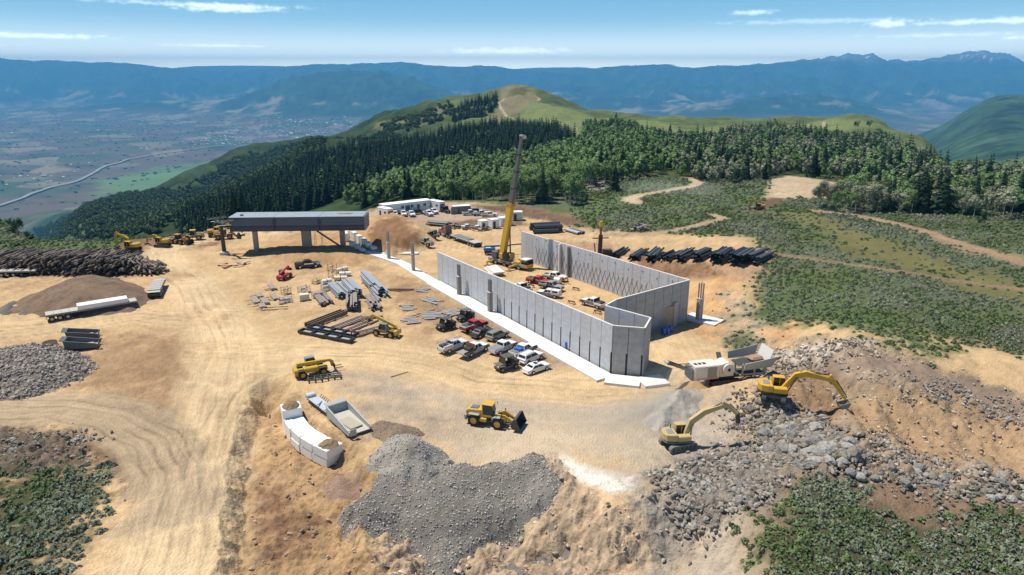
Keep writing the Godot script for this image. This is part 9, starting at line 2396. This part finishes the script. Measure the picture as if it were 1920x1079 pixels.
# foothills: x, z, half widths, height
var FOOTHILLS := [[-2353,-13600,1700,1700,602],[-4143,-14300,1500,1200,451],[3722,-12500,1500,900,242],[5563,-12800,1400,900,302],[1932,-15000,2000,900,296],[-7364,-15000,2600,1200,188]]
var HEAPS := {
	"cone": [Vector2(-17.2,-76.3),Vector2(-17.2,-72.6),Vector2(-13.8,-69.8),Vector2(-9.8,-69),Vector2(-7.1,-72),Vector2(-8,-76.3),Vector2(-10.9,-78.6),Vector2(-14.4,-79.7),Vector2(-16.8,-78.2)],
	"cone_behind": [Vector2(-19.1,-82.4),Vector2(-17.7,-84.3),Vector2(-13.9,-83.4),Vector2(-11.2,-81),Vector2(-11.6,-78.9),Vector2(-15,-78.6),Vector2(-17.9,-79.6)],
	"apron": [Vector2(-18.7,-65.2),Vector2(-18.1,-68.1),Vector2(-15.1,-71.4),Vector2(-10,-70.6),Vector2(-7.1,-73.3),Vector2(-1.9,-73.7),Vector2(2.6,-76),Vector2(4.5,-74.2),Vector2(5.9,-68.1),Vector2(2.6,-65.6),Vector2(-2.3,-63.3),Vector2(-5.5,-60.6),Vector2(-7.3,-59.2),Vector2(-10,-61.5),Vector2(-13.7,-63.3),Vector2(-16.5,-63.3),Vector2(-17.1,-61.5)],
	"pink": [Vector2(-22.5,-72.6),Vector2(-21.1,-75.3),Vector2(-18.6,-73.5),Vector2(-18.2,-70.4),Vector2(-19.7,-69.3),Vector2(-21.7,-70.4)],
	"mound": [Vector2(-100.4,-129.9),Vector2(-102.5,-137.7),Vector2(-101.9,-147.3),Vector2(-99.7,-153.6),Vector2(-91.7,-153.6),Vector2(-81.1,-146.1),Vector2(-74.9,-137.7),Vector2(-75,-129.9),Vector2(-80.1,-127.7),Vector2(-86.3,-125.8),Vector2(-93.6,-127.7)],
	"lump_a": [Vector2(-101.4,-128.3),Vector2(-103.2,-133.5),Vector2(-103.1,-136.3),Vector2(-100.5,-133.2),Vector2(-98.4,-127.7)],
	"lump_b": [Vector2(-96.3,-127.7),Vector2(-98.7,-132.9),Vector2(-98.7,-134.9),Vector2(-96.4,-132.2),Vector2(-94.5,-127.4)],
	"rubble": [Vector2(-79.9,-90.7),Vector2(-92.3,-106.9),Vector2(-85.8,-110.4),Vector2(-82.9,-112.8),Vector2(-76.3,-110.4),Vector2(-69.6,-105.7),Vector2(-66.3,-102.1),Vector2(-66.2,-97.2),Vector2(-67.9,-93.5),Vector2(-70.2,-91)],
	"crushed": [Vector2(17.1,-83.1),Vector2(20.6,-90.7),Vector2(24,-93.2),Vector2(26.7,-91.4),Vector2(26.7,-86.5),Vector2(24.2,-82.8),Vector2(20.2,-81)],
	"fines": [Vector2(23.8,-93.2),Vector2(26.4,-96.8),Vector2(29.2,-95.7),Vector2(28.8,-91.4),Vector2(26,-90.2),Vector2(24.3,-91)],
	"boulders_big": [Vector2(33.5,-83.1),Vector2(38.5,-83.1),Vector2(40.9,-78.9),Vector2(41.3,-72.6),Vector2(37.4,-70.9),Vector2(33.9,-71.5),Vector2(32,-75),Vector2(31.4,-78.9)],
	"boulders_low": [Vector2(17.3,-70.4),Vector2(24.1,-74.8),Vector2(30.9,-77.6),Vector2(32.6,-71.5),Vector2(28,-67.2),Vector2(21.5,-63.3),Vector2(18.8,-63.7)],
	"boulders_slope": [Vector2(38.9,-74.6),Vector2(45.3,-77.1),Vector2(51.8,-74.6),Vector2(59.7,-71),Vector2(66.9,-69.9),Vector2(64.7,-67.2),Vector2(55.8,-67.2),Vector2(44.8,-68.8),Vector2(38,-69.9)],
	"boulders_high": [Vector2(56.5,-93.7),Vector2(64.1,-90.9),Vector2(71.6,-87.5),Vector2(77.2,-83.4),Vector2(73.6,-79),Vector2(66.9,-81.9),Vector2(59,-85),Vector2(54.8,-89.2)],
	"boulders_left": [Vector2(-71.1,-81),Vector2(-62.7,-81),Vector2(-56,-81.4),Vector2(-52.9,-79.6),Vector2(-56.1,-76.9),Vector2(-63.6,-76.3),Vector2(-67.6,-76.3)],
	"boulders_mid": [Vector2(31.2,-87.4),Vector2(35,-85.8),Vector2(39.6,-82.7),Vector2(37.1,-79.8),Vector2(32.1,-81.3),Vector2(28.6,-81.3)],
	"pale_strip": [Vector2(41.8,-103),Vector2(50.9,-106.5),Vector2(58,-103),Vector2(49.5,-99.3),Vector2(41.4,-93.3),Vector2(38.3,-93.3)],
	"town": [Vector2(-3880.3,-8137.4),Vector2(-4225.4,-11029),Vector2(-4381.7,-14659.3),Vector2(-3341.5,-17240.3),Vector2(-2138.7,-15070.3),Vector2(-2011.2,-10281.3),Vector2(-2359.8,-8675.7),Vector2(-2748.9,-7549.5)],
	"hamlets": [Vector2(-4108.2,-4794),Vector2(-7090,-9805.2),Vector2(-7254.1,-12742.5),Vector2(-5345.1,-12742.5),Vector2(-3794.4,-7951.9),Vector2(-3762.7,-6675.9),Vector2(-3419,-5296.2),Vector2(-3326.7,-4473.4)],
	"valley": [Vector2(-4461.1,-4575.6),Vector2(-12538.6,-14462),Vector2(-8223.2,-16706.6),Vector2(-2352.7,-19760),Vector2(-1760.8,-8971.6),Vector2(-2243.5,-7388.9),Vector2(-2441.5,-5909.6),Vector2(-2442.7,-4794),Vector2(-2646.8,-4375.4),Vector2(-3007.5,-4021)],
}
var HIGHWAY := [Vector2(-3135.2,-3940.8),Vector2(-3165.4,-4244.9),Vector2(-3257.1,-4682.4),Vector2(-3296.1,-5161.5),Vector2(-3595.5,-6194.8),Vector2(-3707.2,-6763.1),Vector2(-3578.9,-7135.4),Vector2(-3287.4,-7604.5),Vector2(-2929.6,-7891.9)]
